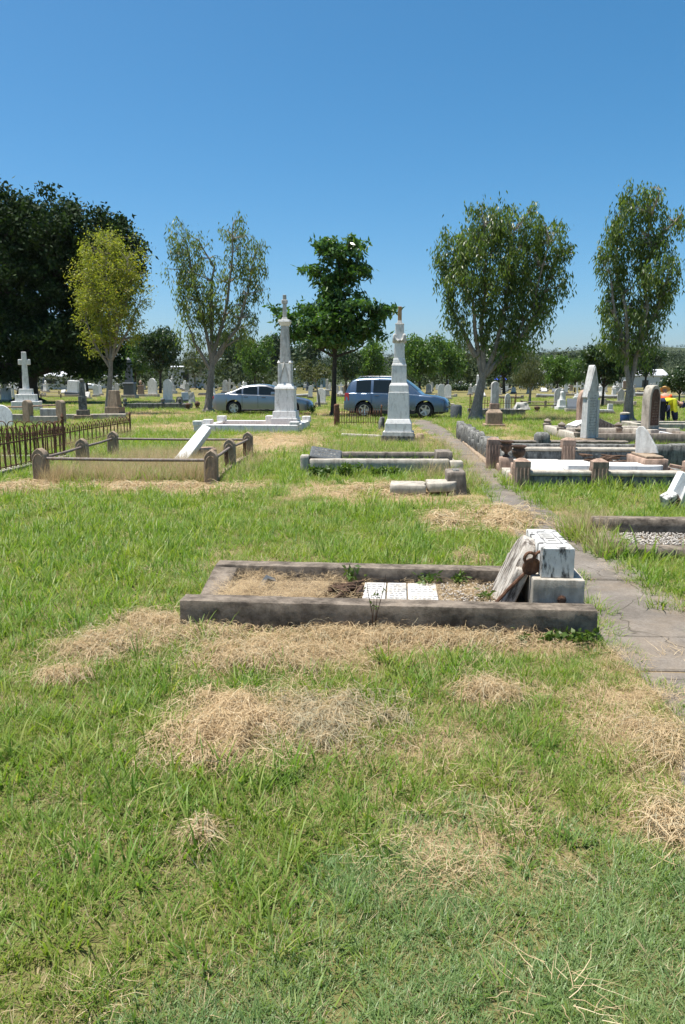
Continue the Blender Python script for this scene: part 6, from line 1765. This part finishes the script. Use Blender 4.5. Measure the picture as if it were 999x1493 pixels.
# rows: many, spaced along the far lawn
random.seed(21)
taken = []
rowsY = [565, 566, 567.2, 568.5, 570, 572, 574, 576.5, 579, 582, 586, 590, 595]
per_row = [40, 36, 34, 30, 26, 23, 20, 17, 15, 12, 9, 6, 3]
BLOCKED = [(172, 264, 570, 600), (313, 460, 584, 612), (508, 655, 584, 615), (545, 625, 575, 640), (395, 440, 575, 640), (60, 115, 596, 612), (20, 60, 585, 612), (110, 180, 588, 612), (680, 710, 590, 612), (700, 765, 586, 612)]
for ry, nr in zip(rowsY, per_row):
    for q in range(nr):
        px = (q + random.uniform(0.1, 0.9)) / nr * 1060 - 30
        py = ry + random.uniform(-0.45, 0.45) * (1 if ry < 575 else 2)
        if any(a_ < px < b_ and c_ < py < d_ for a_, b_, c_, d_ in BLOCKED): continue
        key = random.choices(['rounded_headstone', 'shouldered_headstone', 'pointed_headstone', 'cross_headstone', 'obelisk', 'urn_monument', 'desk_headstone', 'block_headstone', 'kerbed_grave', 'ledger_grave', 'statue_monument'],
                             [16, 12, 8, 9, 6, 7, 10, 8, 16, 12, 4])[0]
        H = TYPES[(key, 'marble') if (key, 'marble') in TYPES else (key, 'lightconc')][2]
        x, y = gp(px, py)
        if any((x - a_) ** 2 + (y - b_) ** 2 < 2.2 ** 2 for a_, b_ in taken): continue
        taken.append((x, y))
        ms = [k_[1] for k_ in TYPES if k_[0] == key]
        mt = random.choices(ms, [6, 3, 2][:len(ms)])[0]
        o, _ = put(key, mt, px, py, hm=H * random.uniform(0.75, 1.15), wide=random.uniform(0.85, 1.1))
        FARST.append((o, BASEL[(key, mt)]))
for o, lb in lab:
    o['label'] = lb
    if 'group' in o: del o['group']
# each far stone is told by its look and by the landmark it stands nearest to
LM = []
def lm(px, py, txt): LM.append((*gp(px, py), txt))
for px, py, txt in ((234, 573, 'the round dark tree'), (198, 571, 'the lighter green tree beyond the obelisk'), (372, 569, 'the bushy tree beyond the sedan'), (338, 567, 'the dark tree beyond the sparse gum'),
        (408, 566, 'the tree beyond the slender monument'), (540, 573, 'the dense tree beyond the off-road car'), (612, 574, 'the mango beyond the tiered monument'), (652, 572, 'the mango beyond the off-road car'),
        (735, 574, 'the dark tree beyond the broad gum'), (772, 589, 'the slim-trunked olive tree'), (812, 577, 'the bright tree by the white figure'), (878, 592, 'the forked mango'), (838, 572, 'the small far green tree'), (990, 592, 'the round mango beyond the workers'),
        (505, 579, 'the shaded far tree'), (285, 566, 'the olive tree at the pale shed'), (940, 568, 'the tree beyond the twin trunks'), (128, 572, 'the tree under the fig boughs'), (40, 586, 'the fig trunk'), (272, 566, 'the ribbed shed'),
        (450, 565, 'the pale green shed'), (85, 568, 'the low white house'), (942, 565, 'the white-roofed shed'), (729, 564.5, 'the blue tent'), (672, 563.5, 'the white utility car'), (160, 603, 'the yellowing tree'), (305, 600, 'the sparse gum'), (697, 612, 'the broad gum'),
        (918, 617, 'the twin gum trunks'), (466, 592, 'the young leaning tree'), (678, 570, 'the clipped hedge'), (796, 563, 'the small white-roofed shed'), (163, 566, 'the far low white shed'), (385, 603, 'the sedan'), (580, 608, 'the off-road car')):
    lm(px, py, txt)
seen = {}
for (o, base) in FARST:
    x, y = o.location.x, o.location.y
    d2 = sorted((((x - a_) ** 2 + (y - b_) ** 2, a_, b_, t_) for a_, b_, t_ in LM))
    q = d2[0]
    s_ = o.scale[2]
    size = 'small ' if s_ < 0.84 else ('tall ' if s_ > 1.08 else '')
    lean = 'leaning ' if abs(o.rotation_euler[1]) > 0.055 else ''
    side_ = 'beside' if q[0] < 36 else ('close to' if q[0] < 225 else 'out past')
    o['label'] = (size + lean + base.replace(' in the far rows', '') + ' ' + side_ + ' ' + q[3]).strip()
# lichened kerb plot in front of the left stones, and an iron-railed one at right
x, y = gp(222, 597)
o = thing('kerbed_plot', 'long dark lichened kerb plot in front of the tall slim white tablet', 'grave plot', (x, y, 0), R(-3))
for (a0, a1, b0, b1, z) in ((-1.7, 1.7, 0, 0.2, 0.34), (-1.7, 1.7, 2.6, 2.8, 0.3), (-1.7, -1.5, 0.2, 2.6, 0.3), (1.5, 1.7, 0.2, 2.6, 0.3)):
    MB().box(a0, a1, b0, b1, -0.05, z).build('kerb', M['greystone'], o, bevel=0.015)
for a0 in (-1.6, 1.6, 0.6):
    MB().lathe([(0.14, 0.34), (0.06, 0.42), (0.13, 0.52), (0.1, 0.62), (0, 0.68)], 9).build('finial', M['greystone'], o, smooth=60, loc=(a0, 0.1, 0))
MB().box(-1.5, 1.5, 0.2, 2.6, -0.05, 0.12).build('fill', M['concrete'], o)
for i, (px, py, h, lb) in enumerate(((274, 598, 0.42, 'little dark urn-shaped stone left of the sparse gum trunk'), (288, 597, 0.5, 'dark ball-topped stub on a low slab by the sparse gum trunk'), (262, 592, 0.6, 'rough grey rock at the end of the lichened kerb plot'), (280, 588, 0.8, 'white-topped grey stump behind the sparse gum trunk'), (652, 603, 0.5, 'low pale stone planter by the off-road car'), (665, 611, 0.62, 'dark rounded stone bollard left of the forked gum trunk'), (783, 601, 0.34, 'tiny dark stub in the grass before the far railing'))):
    x, y = gp(px, py)
    mt = ['terracotta', 'terracotta', 'greystone', 'marble_dirty', 'lightconc', 'blackplaque', 'terracotta'][i]
    if i in (4,):
        q = MB().box(-0.4, 0.4, -0.25, 0.25, -0.05, h, t=0.85).build('stone_planter', M[mt], None, bevel=0.02, loc=(x, y, 0))
    elif i in (2, 3):
        q = MB().box(-0.25, 0.25, -0.2, 0.2, -0.05, h, t=0.6).build('stone_stump', M[mt], None, rough=0.06, cell=0.12, smooth=60, loc=(x, y, 0))
    elif i == 5:
        q = MB().lathe([(0.24, -0.05), (0.25, h - 0.1), (0.2, h - 0.02), (0, h)], 12).build('stone_bollard', M[mt], None, smooth=50, loc=(x, y, 0))
    else:
        q = MB().lathe([(0.2, -0.05), (0.2, 0.12 * h), (0.08, 0.3 * h), (0.16, 0.6 * h), (0.15, 0.8 * h), (0, h)], 10).build('urn_stub', M[mt], None, smooth=50, loc=(x, y, 0))
    tag(q, lb, 'stone')
xa, ya = gp(692, 607); xb, _ = gp(764, 607)
iron_fence('iron_fence', 'low rusted bar fence round the plot with the white pointed headstone', [(xa, ya + 1.4), (xb - 0.1, ya + 1.4)], 0.85, 0.13, hoop=False)
o = thing('kerbed_plot', 'dark lichened stone plot below the low bar fence, with pale rock on top', 'grave plot', (xa, ya - 0.3, 0))
MB().box(0, xb - xa, 0, 0.25, -0.05, 0.34).build('kerb', M['greystone'], o, bevel=0.02)
MB().box(0, xb - xa, 2.2, 2.45, -0.05, 0.3).build('kerb', M['greystone'], o, bevel=0.02)
MB().box(xb - xa - 0.25, xb - xa, 0.25, 2.2, -0.05, 0.3).build('kerb', M['greystone'], o, bevel=0.02)
x, y = gp(757, 606)
tag(MB().box(-0.35, 0.35, -0.25, 0.25, 0.0, 0.3, t=0.6).build('pale_rock', M['marble_dirty'], None, rough=0.09, cell=0.12, smooth=60, loc=(x - 0.1, ya - 0.15, 0.33)), 'jagged pale rock resting on the dark kerb by the bar fence', 'rock')
# long low wires/rails of far plots
for (px0, px1, py, z) in ((760, 830, 597, 0.45), (0, 115, 575, 0.4), (60, 118, 581, 0.35)):
    x0, y0 = gp(px0, py); x1, _ = gp(px1, py)
    o = thing('rail_fence', {760: 'thin rusty rails crossing the grass before the white figure', 0: 'low pale rail behind the white cross monument', 60: 'short pale rail right of the white cross'}[px0], 'rail', (x0, y0, 0))
    for zz3 in (z, z * 0.55):
        MB().tube([(0, 0, zz3), ((x1 - x0) / 2, 0, zz3 - 0.03), (x1 - x0, 0, zz3)], 0.03, 5).build('rail', M['pipe'], o)
    nn = max(2, int((x1 - x0) / 2.2))
    for i in range(nn + 1):
        MB().box(-0.06, 0.06, -0.06, 0.06, -0.05, z + 0.06).build('post', M['sandstone'], o, loc=((x1 - x0) * i / nn, 0, 0))
# ------------------------------------------------------------------ grass: tufts scattered over the lawn (geometry nodes)
def blade_set(n, rad, l0, l1, w, lean, seg, seed, flat=0.0, curl=0.6):
    rng = np.random.default_rng(seed)
    V = []; T = []
    for i in range(n):
        a_ = rng.uniform(0, 6.283); r_ = rad * math.sqrt(rng.random())
        bx, by = r_ * math.cos(a_), r_ * math.sin(a_)
        L_ = rng.uniform(l0, l1); dirn = a_ + rng.normal(0, 0.9)
        ln = abs(rng.normal(lean, 0.25)) + flat
        el = max(0.05, 1.45 - ln)                  # launch elevation
        x, y, z = bx, by, -0.01 + (rng.uniform(0, 0.02) if flat > 0.8 else 0)
        ww = w * rng.uniform(0.7, 1.25)
        sx, sy = -math.sin(dirn), math.cos(dirn)
        base = len(V)
        for s in range(seg + 1):
            t = s / seg
            wd = ww * (1 - t ** 1.8) * 0.5
            if s < seg:
                V.append((x + sx * wd, y + sy * wd, z)); V.append((x - sx * wd, y - sy * wd, z))
            else:
                V.append((x, y, z))
            st = L_ / seg
            x += math.cos(el) * math.cos(dirn) * st; y += math.cos(el) * math.sin(dirn) * st; z += math.sin(el) * st
            el -= curl * (0.6 + t) * rng.uniform(0.5, 1.3) / seg * 1.6
            if flat > 0.8: dirn += rng.normal(0, 0.35); z = max(z, 0.0)
            else: z = max(z, 0.004)
        for s in range(seg):
            b_ = base + 2 * s
            if s < seg - 1:
                T.append((b_, b_ + 1, b_ + 3)); T.append((b_, b_ + 3, b_ + 2))
            else:
                T.append((b_, b_ + 1, b_ + 2))
    return np.array(V), np.array(T)
def tuft_collection(name, mat, variants, **kw):
    c_ = bpy.data.collections.new(name)
    for i in range(variants):
        V, T = blade_set(seed=100 + i * 7 + len(name), **kw)
        o = fast_mesh('%s_%d' % (name, i), V, T, M[mat])
        COL.objects.unlink(o); c_.objects.link(o)
    return c_
def scatter(name, label, cat, coll, nvar, P, scl, rng, tilt=0.12):
    me = bpy.data.meshes.new(name)
    me.vertices.add(len(P))
    me.vertices.foreach_set('co', np.ascontiguousarray(P, dtype=np.float32).ravel())
    rot = np.stack([rng.normal(0, tilt, len(P)), rng.normal(0, tilt, len(P)), rng.uniform(0, 6.283, len(P))], 1).astype(np.float32)
    at1 = me.attributes.new('rot', 'FLOAT_VECTOR', 'POINT'); at1.data.foreach_set('vector', rot.ravel())
    at2 = me.attributes.new('scl', 'FLOAT', 'POINT'); at2.data.foreach_set('value', np.asarray(scl, dtype=np.float32))
    at3 = me.attributes.new('var', 'INT', 'POINT'); at3.data.foreach_set('value', rng.integers(0, nvar, len(P)).astype(np.int32))
    o = bpy.data.objects.new(name, me); COL.objects.link(o)
    ng = bpy.data.node_groups.new(name + '_scatter', 'GeometryNodeTree')
    ng.interface.new_socket('Geometry', in_out='INPUT', socket_type='NodeSocketGeometry')
    ng.interface.new_socket('Geometry', in_out='OUTPUT', socket_type='NodeSocketGeometry')
    gi = ng.nodes.new('NodeGroupInput'); go = ng.nodes.new('NodeGroupOutput')
    ci = ng.nodes.new('GeometryNodeCollectionInfo')
    ci.inputs['Collection'].default_value = coll
    ci.inputs['Separate Children'].default_value = True
    ci.inputs['Reset Children'].default_value = True
    ip_ = ng.nodes.new('GeometryNodeInstanceOnPoints')
    ip_.inputs['Pick Instance'].default_value = True
    def na(nm, dt):
        n_ = ng.nodes.new('GeometryNodeInputNamedAttribute'); n_.data_type = dt
        n_.inputs['Name'].default_value = nm
        return n_.outputs['Attribute']
    ng.links.new(gi.outputs[0], ip_.inputs['Points'])
    ng.links.new(ci.outputs[0], ip_.inputs['Instance'])
    ng.links.new(na('var', 'INT'), ip_.inputs['Instance Index'])
    ng.links.new(na('rot', 'FLOAT_VECTOR'), ip_.inputs['Rotation'])
    ng.links.new(na('scl', 'FLOAT'), ip_.inputs['Scale'])
    ng.links.new(ip_.outputs[0], go.inputs[0])
    md = o.modifiers.new('scatter', 'NODES'); md.node_group = ng
    return tag(o, label, cat, kind='stuff')

def blocked(x, y):
    b_ = np.zeros(len(x), bool)
    for fx, fy, hx_, hy_, a_, _k in FOOT:
        dx_, dy_ = x - fx, y - fy
        near = (np.abs(dx_) < hx_ + hy_ + 0.2) & (np.abs(dy_) < hx_ + hy_ + 0.2)
        if not near.any(): continue
        u = dx_ * math.cos(a_) + dy_ * math.sin(a_); v = -dx_ * math.sin(a_) + dy_ * math.cos(a_)
        b_ |= (np.abs(u) < hx_) & (np.abs(v) < hy_)
    return b_
def pts(y0, y1, dens, pad=0.9, pathp=0.0):
    """random points on the lawn between two distances, as wide as the view plus a margin"""
    wmax = 0.47 * y1 + pad
    n_ = int(dens * (y1 - y0) * 2 * wmax)
    x = RNG.uniform(-wmax, wmax, n_); y = RNG.uniform(y0, y1, n_)
    k_ = np.abs(x) < 0.47 * y + pad
    x, y = x[k_], y[k_]
    k_ = ~blocked(x, y) & ~(on_path(x, y) & (RNG.random(len(x)) > pathp))
    return x[k_], y[k_]
def join(lst):
    return np.concatenate([l_[0] for l_ in lst]), np.concatenate([l_[1] for l_ in lst])
cTall = tuft_collection('grass_tuft', 'grass', 6, n=9, rad=0.06, l0=0.07, l1=0.2, w=0.009, lean=0.45, seg=4)
cShort = tuft_collection('short_grass', 'grass', 6, n=44, rad=0.085, l0=0.03, l1=0.085, w=0.0036, lean=0.6, seg=3)
cCouch = tuft_collection('couch_grass', 'couch', 6, n=64, rad=0.085, l0=0.025, l1=0.06, w=0.0032, lean=0.75, seg=2)
cHay = tuft_collection('dry_clippings', 'hay', 6, n=46, rad=0.12, l0=0.04, l1=0.16, w=0.002, lean=0.0, seg=4, flat=1.28, curl=0.12)
cStub = tuft_collection('dry_stubble', 'straw', 5, n=26, rad=0.07, l0=0.03, l1=0.08, w=0.003, lean=0.7, seg=2)
cStraw = tuft_collection('straw_stalks', 'straw', 5, n=34, rad=0.14, l0=0.25, l1=0.62, w=0.0036, lean=0.25, seg=4, curl=0.35)

def layer(bands, prob, smul, pathp=0.0):
    Ps, Ss = [], []
    for (y0, y1, dens, sc) in bands:
        x, y = pts(y0, y1, dens, pathp=pathp)
        d_ = dry(x, y)
        pr = prob(x, y, d_)
        k_ = RNG.random(len(x)) < pr
        x, y = x[k_], y[k_]
        Ps.append(np.stack([x, y, np.zeros(len(x))], 1)); Ss.append(sc * RNG.uniform(0.7, 1.25, len(x)) * smul(x, y))
    return np.concatenate(Ps), np.concatenate(Ss)
def couch_zone(x, y):          # the fine blue-green lawn in the near foreground
    return np.clip((2.5 + (fbm(x, y, 1.3, 55) - 0.5) * 0.9 - y + np.clip(x, -1.2, 0.25) * 1.1) / 0.3, 0, 1)
def lush(x, y):
    return np.clip(0.5 + (fbm(x, y, 0.9, 33) - 0.5) * 2.4 + np.clip((y - 4.5) / 5, 0, 0.45) + np.clip(-x, 0, 1.2) * 0.12, 0.06, 1)
one = lambda x, y: 1.0
P, s_ = layer([(1.15, 4.6, 190, 1.0), (4.6, 9, 110, 1.15), (9, 15, 60, 1.3), (15, 26, 26, 1.5), (26, 45, 8, 1.7)],
              lambda x, y, d_: np.clip(1.05 - d_ * 1.5, 0, 1) * (1 - couch_zone(x, y) * 0.93) * lush(x, y),
              lambda x, y: np.where(y < 6, 0.7, 0.78) * (0.75 + 0.5 * lush(x, y)))
scatter('grass', 'tufts of broad-bladed green lawn grass', 'grass', cTall, 6, P, s_, RNG)
P, s_ = layer([(1.15, 4.6, 300, 1.0), (4.6, 9, 150, 1.2), (9, 15, 60, 1.5), (15, 26, 26, 1.9), (26, 45, 9, 2.6), (45, 80, 1.6, 3.6)],
              lambda x, y, d_: np.clip(1.15 - d_ * 1.2, 0.0, 1) * (1 - couch_zone(x, y) * 0.85), one)
scatter('short_grass', 'short green mown grass covering the lawn', 'grass', cShort, 6, P, s_, RNG)
P, s_ = layer([(1.1, 3.6, 620, 1.0)], lambda x, y, d_: couch_zone(x, y) * np.clip(1.2 - d_, 0, 1), one)
scatter('couch_grass', 'fine blue-green couch grass in the near foreground', 'grass', cCouch, 6, P, s_, RNG)
P, s_ = layer([(1.15, 4.6, 130, 0.9), (4.6, 9, 80, 1.05), (9, 15, 40, 1.3), (15, 26, 16, 1.6), (26, 45, 5, 2.2)],
              lambda x, y, d_: np.clip((d_ - 0.42) * 1.6, 0.0, 0.85) + 0.03, one, 0.16)
P[:, 2] = RNG.uniform(0.0, 0.045, len(P))
scatter('dry_clippings', 'scattered dry mown grass clippings on the lawn', 'dry grass', cHay, 6, P, s_, RNG, 0.16)
P, s_ = layer([(1.15, 4.6, 330, 0.95), (4.6, 9, 100, 1.2), (9, 15, 28, 1.5), (15, 26, 14, 2.0), (26, 45, 5, 2.8)],
              lambda x, y, d_: np.clip(0.3 + d_ * 0.9, 0, 0.95) * (1 - couch_zone(x, y) * 0.6), one)
scatter('dry_stubble', 'short dry straw stubble among the green lawn', 'dry grass', cStub, 5, P, s_, RNG)
cWeed = tuft_collection('broad_weed', 'weed', 4, n=8, rad=0.02, l0=0.04, l1=0.1, w=0.02, lean=0.85, seg=3)
P, s_ = layer([(1.15, 9, 5, 1.0), (9, 16, 2, 1.3)], lambda x, y, d_: np.clip(vnoise(x, y, 1.1, 90) * 1.6 - 0.5, 0, 1), one)
scatter('broad_weeds', 'scattered low broad-leaved weeds in the lawn', 'weed', cWeed, 4, P, s_, RNG)
# dry clippings inside the first grave
n_ = 420
u = RNG.uniform(0.15, 2.1, n_); v = RNG.uniform(0.2, 0.98, n_)
k_ = (RNG.random(n_) < np.where(u < 0.95, 0.95, np.where((u > 1.12) & (u < 1.72), 0.1, 0.55)))
P = np.array([Aw(a_, b_, 0.085 + RNG.uniform(0, 0.03) + (0.035 if a_ < 0.9 else 0)) for a_, b_ in zip(u[k_], v[k_])])
scatter('dry_clippings', 'dry clippings filling the foot end of the first grave', 'dry grass', cHay, 6, P, RNG.uniform(0.55, 0.95, len(P)), RNG, 0.2)
# tall straw stalks in the railed plot, round the monuments and by the kerbs
Ps = []
def area(x0, x1, y0, y1, n_):
    x = RNG.uniform(x0, x1, n_); y = RNG.uniform(y0, y1, n_)
    k_ = ~blocked(x, y)
    Ps.append(np.stack([x[k_], y[k_], np.zeros(k_.sum())], 1))
area(-4.9, -2.15, 12.45, 16.9, 1000); area(-4.9, -2.1, 12.2, 12.7, 120); area(-7.0, -6.0, 17.5, 24, 110); area(-1.0, 2.9, 15.6, 21, 90); area(2.35, 2.75, 6.9, 8.4, 60)
area(-2.0, -1.5, 12.4, 16.8, 40); area(2.2, 2.7, 13, 21, 40); area(1.0, 2.2, 11.5, 13.5, 25); area(-9, -6.2, 13.4, 16.2, 60); area(8, 11, 31, 36, 110); area(0, 6, 42, 60, 60)
P = np.concatenate(Ps)
kk_ = RNG.random(len(P)) < np.clip(fbm(P[:, 0], P[:, 1], 1.6, 61) * 3 - 0.6, 0.12, 1)
P = P[kk_]
scatter('straw_stalks', 'tall pale seeding grass stalks in the railed plot and round the kerbs', 'dry grass', cStraw, 5, P, RNG.uniform(0.35, 0.95, len(P)) * (0.65 + 0.6 * fbm(P[:, 0], P[:, 1], 1.1, 17)), RNG)
Ps = []
area(-4.9, -2.1, 12.15, 16.9, 420); area(-1.0, 2.1, 13.4, 13.75, 50); area(-0.5, 1.9, 14.0, 15.2, 110); area(2.3, 2.75, 6.9, 8.3, 110); area(2.8, 5.2, 11.3, 11.9, 110); area(2.4, 2.7, 11.2, 12.5, 20); area(2.5, 5, 6.9, 7.3, 70)
P = np.concatenate(Ps)
scatter('long_grass', 'longer unmown green grass along the kerbs', 'grass', cTall, 6, P, RNG.uniform(1.0, 1.9, len(P)), RNG)

# ------------------------------------------------------------------ heaps of cut dry grass
def hay_heap(label, px, py, rxp, ryp, h, n, mat='hay', wd=0.0021, ln=(0.04, 0.2)):
    h = min(h * (0.42 if h > 0.12 else 0.2), 0.17 * min(rxp, ryp * 2.2) / ppm(gp(px, py)[1])); n = int(n * (1.35 if h > 0.12 else 0.95))
    x, y = gp(px, py)
    rx = rxp / ppm(y); y0 = gp(px, py + ryp)[1]; y1 = gp(px, py - ryp)[1]
    ry = (y1 - y0) / 2
    t = thing('hay_heap', label, 'dry grass heap', (x, (y0 + y1) / 2, 0), 0, None)
    rng = np.random.default_rng(int(px * 3 + py))
    ox = rng.uniform(0, 50)
    def hgt(u, v):
        q = np.clip(1 - (u / rx) ** 2 - (v / ry) ** 2 + (fbm(u, v, 2.0 / math.sqrt(rx * ry), ox) - 0.5) * 2.2, 0, 1.2)
        return h * q * (0.25 + 1.5 * fbm(u, v, 6 / math.sqrt(rx * ry), ox + 5) ** 1.4)
    # underlying mat of pressed hay
    gu = np.linspace(-1, 1, 17)
    U, Vv = np.meshgrid(gu * rx, gu * ry)
    Z = hgt(U, Vv) * 0.9 - 0.016
    vs_ = np.stack([U.ravel(), Vv.ravel(), Z.ravel()], 1)
    i_, j_ = np.meshgrid(np.arange(16), np.arange(16)); a_ = (j_ * 17 + i_).ravel()
    fast_mesh('packed_hay', vs_, np.stack([a_, a_ + 1, a_ + 18, a_ + 17], 1), M[mat], t, True)
    # strands
    cu, cv = rng.uniform(-1.6, 1.6, n * 4) * rx, rng.uniform(-1.6, 1.6, n * 4) * ry
    dens = np.clip(1.15 - (cu / rx) ** 2 - (cv / ry) ** 2 + (fbm(cu, cv, 3.2 / math.sqrt(rx * ry), ox) - 0.52) * 5.0, 0.04, 1)
    kk = np.where(rng.random(n * 4) < dens)[0][:n]
    cu, cv = cu[kk], cv[kk]; n = len(kk)
    L_ = rng.uniform(ln[0], ln[1], n); dr = rng.uniform(0, 6.283, n); bend = rng.normal(0, 1.1, n)
    k_ = 5
    pts_ = []
    for s in range(k_):
        tt = s / (k_ - 1) - 0.5
        a2 = dr + bend * tt
        pts_.append((cu + np.cos(a2) * L_ * tt, cv + np.sin(a2) * L_ * tt))
    lift = np.abs(rng.normal(0, 0.02, n)) * (1 + 3 * h)
    arc = rng.uniform(0, 0.05, n)
    rows = []
    for s, (pu, pv) in enumerate(pts_):
        z = hgt(pu, pv) + lift + arc * (1 - (2 * s / (k_ - 1) - 1) ** 2) + 0.004
        sx_ = -np.sin(dr) * wd * 0.5 * rng.uniform(0.6, 1.4, n); sy_ = np.cos(dr) * wd * 0.5
        tw = rng.uniform(-0.4, 0.4, n) * wd
        rows.append(np.stack([np.stack([pu + sx_, pv + sy_, z + tw], 1), np.stack([pu - sx_, pv - sy_, z - tw], 1)], 1))
    A_ = np.stack(rows, 1).reshape(n, k_ * 2, 3)
    idx = np.arange(n)[:, None, None] * (k_ * 2) + np.array([[2 * s, 2 * s + 1, 2 * s + 3, 2 * s + 2] for s in range(k_ - 1)])[None]
    c1_, c2_ = (int(n * 0.85), int(n * 0.95)) if py == 1066 else (int(n * 0.6), int(n * 0.82))
    for i0, i1, mm in ((0, c1_, mat), (c1_, c2_, 'straw'), (c2_, n, 'greyhay' if mat == 'hay' else 'hay')):
        fast_mesh('strands', A_[i0:i1].reshape(-1, 3), (idx[i0:i1] - i0 * k_ * 2).reshape(-1, 4), M[mm], t)['kind'] = 'stuff'
    return t
for a_ in [('big orange-brown heap of dry cut grass on the near lawn', 328, 1066, 64, 40, 0.16, 6200),
           ('grey-green heap of cut grass lying against the big orange-brown heap', 478, 1058, 76, 30, 0.07, 3600, 'greyhay'),
           ('long drift of dry cut grass in front of the first grave', 380, 962, 105, 20, 0.08, 3400),
           ('dry grass banked along the middle of the front kerb of the first grave', 560, 932, 120, 13, 0.09, 3600),
           ('dry grass banked under the path end of the front kerb of the first grave', 700, 938, 70, 12, 0.08, 2200),
           ('dry grass banked at the broken corner of the first grave', 300, 930, 60, 14, 0.05, 1600),
           ('wide dry grass heap lying left of the first grave', 150, 945, 60, 20, 0.06, 2400),
           ('small dry grass drift between the wide heap and the first grave', 220, 912, 46, 14, 0.05, 1500),
           ('thin flat patch of dry grass near the left side of the lawn', 95, 992, 36, 9, 0.03, 700),
           ('little tuft of dry grass alone in the near green lawn', 295, 1222, 15, 12, 0.01, 190),
           ('pale dry grass wisp right of the grey-green heap', 712, 1012, 36, 14, 0.04, 800),
           ('sprawl of dry grass at the path edge on the right', 968, 1085, 48, 36, 0.02, 900),
           ('coarse dry grass mat at the far right of the near lawn', 992, 1215, 36, 40, 0.02, 700),
           ('dry grass heap at the path edge behind the white block', 738, 758, 40, 13, 0.14, 1500),
           ('round dry grass tuft just behind the back kerb of the first grave', 683, 816, 22, 9, 0.1, 600),
           ('round dry grass tuft in the green lawn before the cracked slab', 652, 762, 24, 10, 0.1, 600),
           ('dry grass against the cracked fallen slab', 545, 716, 45, 7, 0.12, 900),
           ('long row of dry grass in front of the railed plot', 230, 712, 95, 5, 0.12, 1500),
           ('dry grass heap at the corner post of the railed plot', 335, 717, 26, 6, 0.14, 700),
           ('broad dry grass heap between the railed plot and the white kerbed plot', 405, 650, 62, 14, 0.2, 1800),
           ('dry grass scatter beside the iron fence on the left', 25, 712, 34, 7, 0.1, 700)]:
    far = a_[2] < 780
    hay_heap(*a_, **({} if len(a_) > 7 else {'mat': 'hay'}), **({'wd': 0.006, 'ln': (0.12, 0.36)} if far else {}))

# ------------------------------------------------------------------ weeds
def weed(label, x, y, z, h, n, spread, leafn, seed, lf=(0.05, 0.022), name='weed', thick=0.0028):
    rr = random.Random(seed); rng = np.random.default_rng(seed)
    t = thing(name, label, 'weed', (x, y, z))
    b = MB(); C_ = []
    for i in range(n):
        a_ = rr.uniform(0, 6.28); hh = h * rr.uniform(0.55, 1)
        ex, ey = math.cos(a_) * spread * rr.random(), math.sin(a_) * spread * rr.random()
        q = [Vector((0, 0, -0.03)), Vector((ex * 0.3 + rr.uniform(-.01, .01), ey * 0.3, hh * 0.4)), Vector((ex * 0.8, ey * 0.8, hh * 0.75)), Vector((ex, ey, hh))]
        b.tube(q, [thick, thick, thick * 0.7, thick * 0.4], 5)
        for _ in range(leafn):
            tt = rr.uniform(0.25, 1.0)
            C_.append(tuple(q[1].lerp(q[3], tt)))
    b.build('stem', M['wood'] if name == 'dead_weed' else M['weed'], t)
    C_ = np.array(C_)
    leaves('leaves', C_, np.full(len(C_), 0.03), 2, lf[0], lf[1], 0.15, 'weed', t, 1, rng)
    return t
wx0 = Aw(1.3, 0.0)
q = gp(553, 893, 0.0)
weed('thin dry weed standing in front of the inscription panels', *Aw(1.27, -0.06)[:2], 0, 0.5, 4, 0.09, 3, 5, (0.03, 0.012), 'dead_weed')
for i, (uu, vv, hh, nn) in enumerate(((1.05, 0.9, 0.14, 5), (1.62, 0.93, 0.1, 6), (1.85, 0.95, 0.1, 6), (2.05, 0.6, 0.06, 4))):
    weed(['small leafy weed by the bark debris', 'leafy weed against the back kerb above the panels', 'low weed clump by the pebbles and back kerb', 'tiny weed at the foot of the leaning slab'][i], *Aw(uu, vv)[:2], 0.085, hh, nn, 0.09, 5, 30 + i)
for i, (uu, hh, nn) in enumerate(((2.5, 0.1, 12), (2.3, 0.08, 9))):
    weed(['dark creeping vine at the path end of the front kerb', 'creeping vine farther along the front kerb'][i], *Aw(uu, -0.08)[:2], 0, hh, nn, 0.2, 7, 50 + i, (0.04, 0.025))
for i, (px, py, hh) in enumerate(((505, 696, 0.24), (470, 697, 0.2), (560, 694, 0.16), (428, 606, 0.5))):
    x, y = gp(px, py)
    weed(['dark green weed clump along the front of the low pale grave', 'weed clump under the tipped charcoal plaque', 'short weed at the middle of the low pale kerb', 'leafy shrub between sedan bumper and layered tree'][i], x + (0.9 if i == 3 else 0), y, 0, hh, 16, 0.3, 7, 60 + i, (0.09, 0.04), thick=0.006)

# ------------------------------------------------------------------ air
m, nt, out = newmat('haze_air'); k = NT(nt)
pv = k.n('ShaderNodeVolumePrincipled')
pv.inputs['Color'].default_value = (0.8, 0.88, 1.0, 1)
pv.inputs['Density'].default_value = 0.00004
pv.inputs['Anisotropy'].default_value = 0.2
k.l(pv.outputs[0], out.inputs['Volume'])
hzb = MB().box(-3300, 3300, -200, 4300, -3, 135).build('haze', m)
tag(hzb, 'faint blue haze over the distant hills', 'haze', kind='stuff')
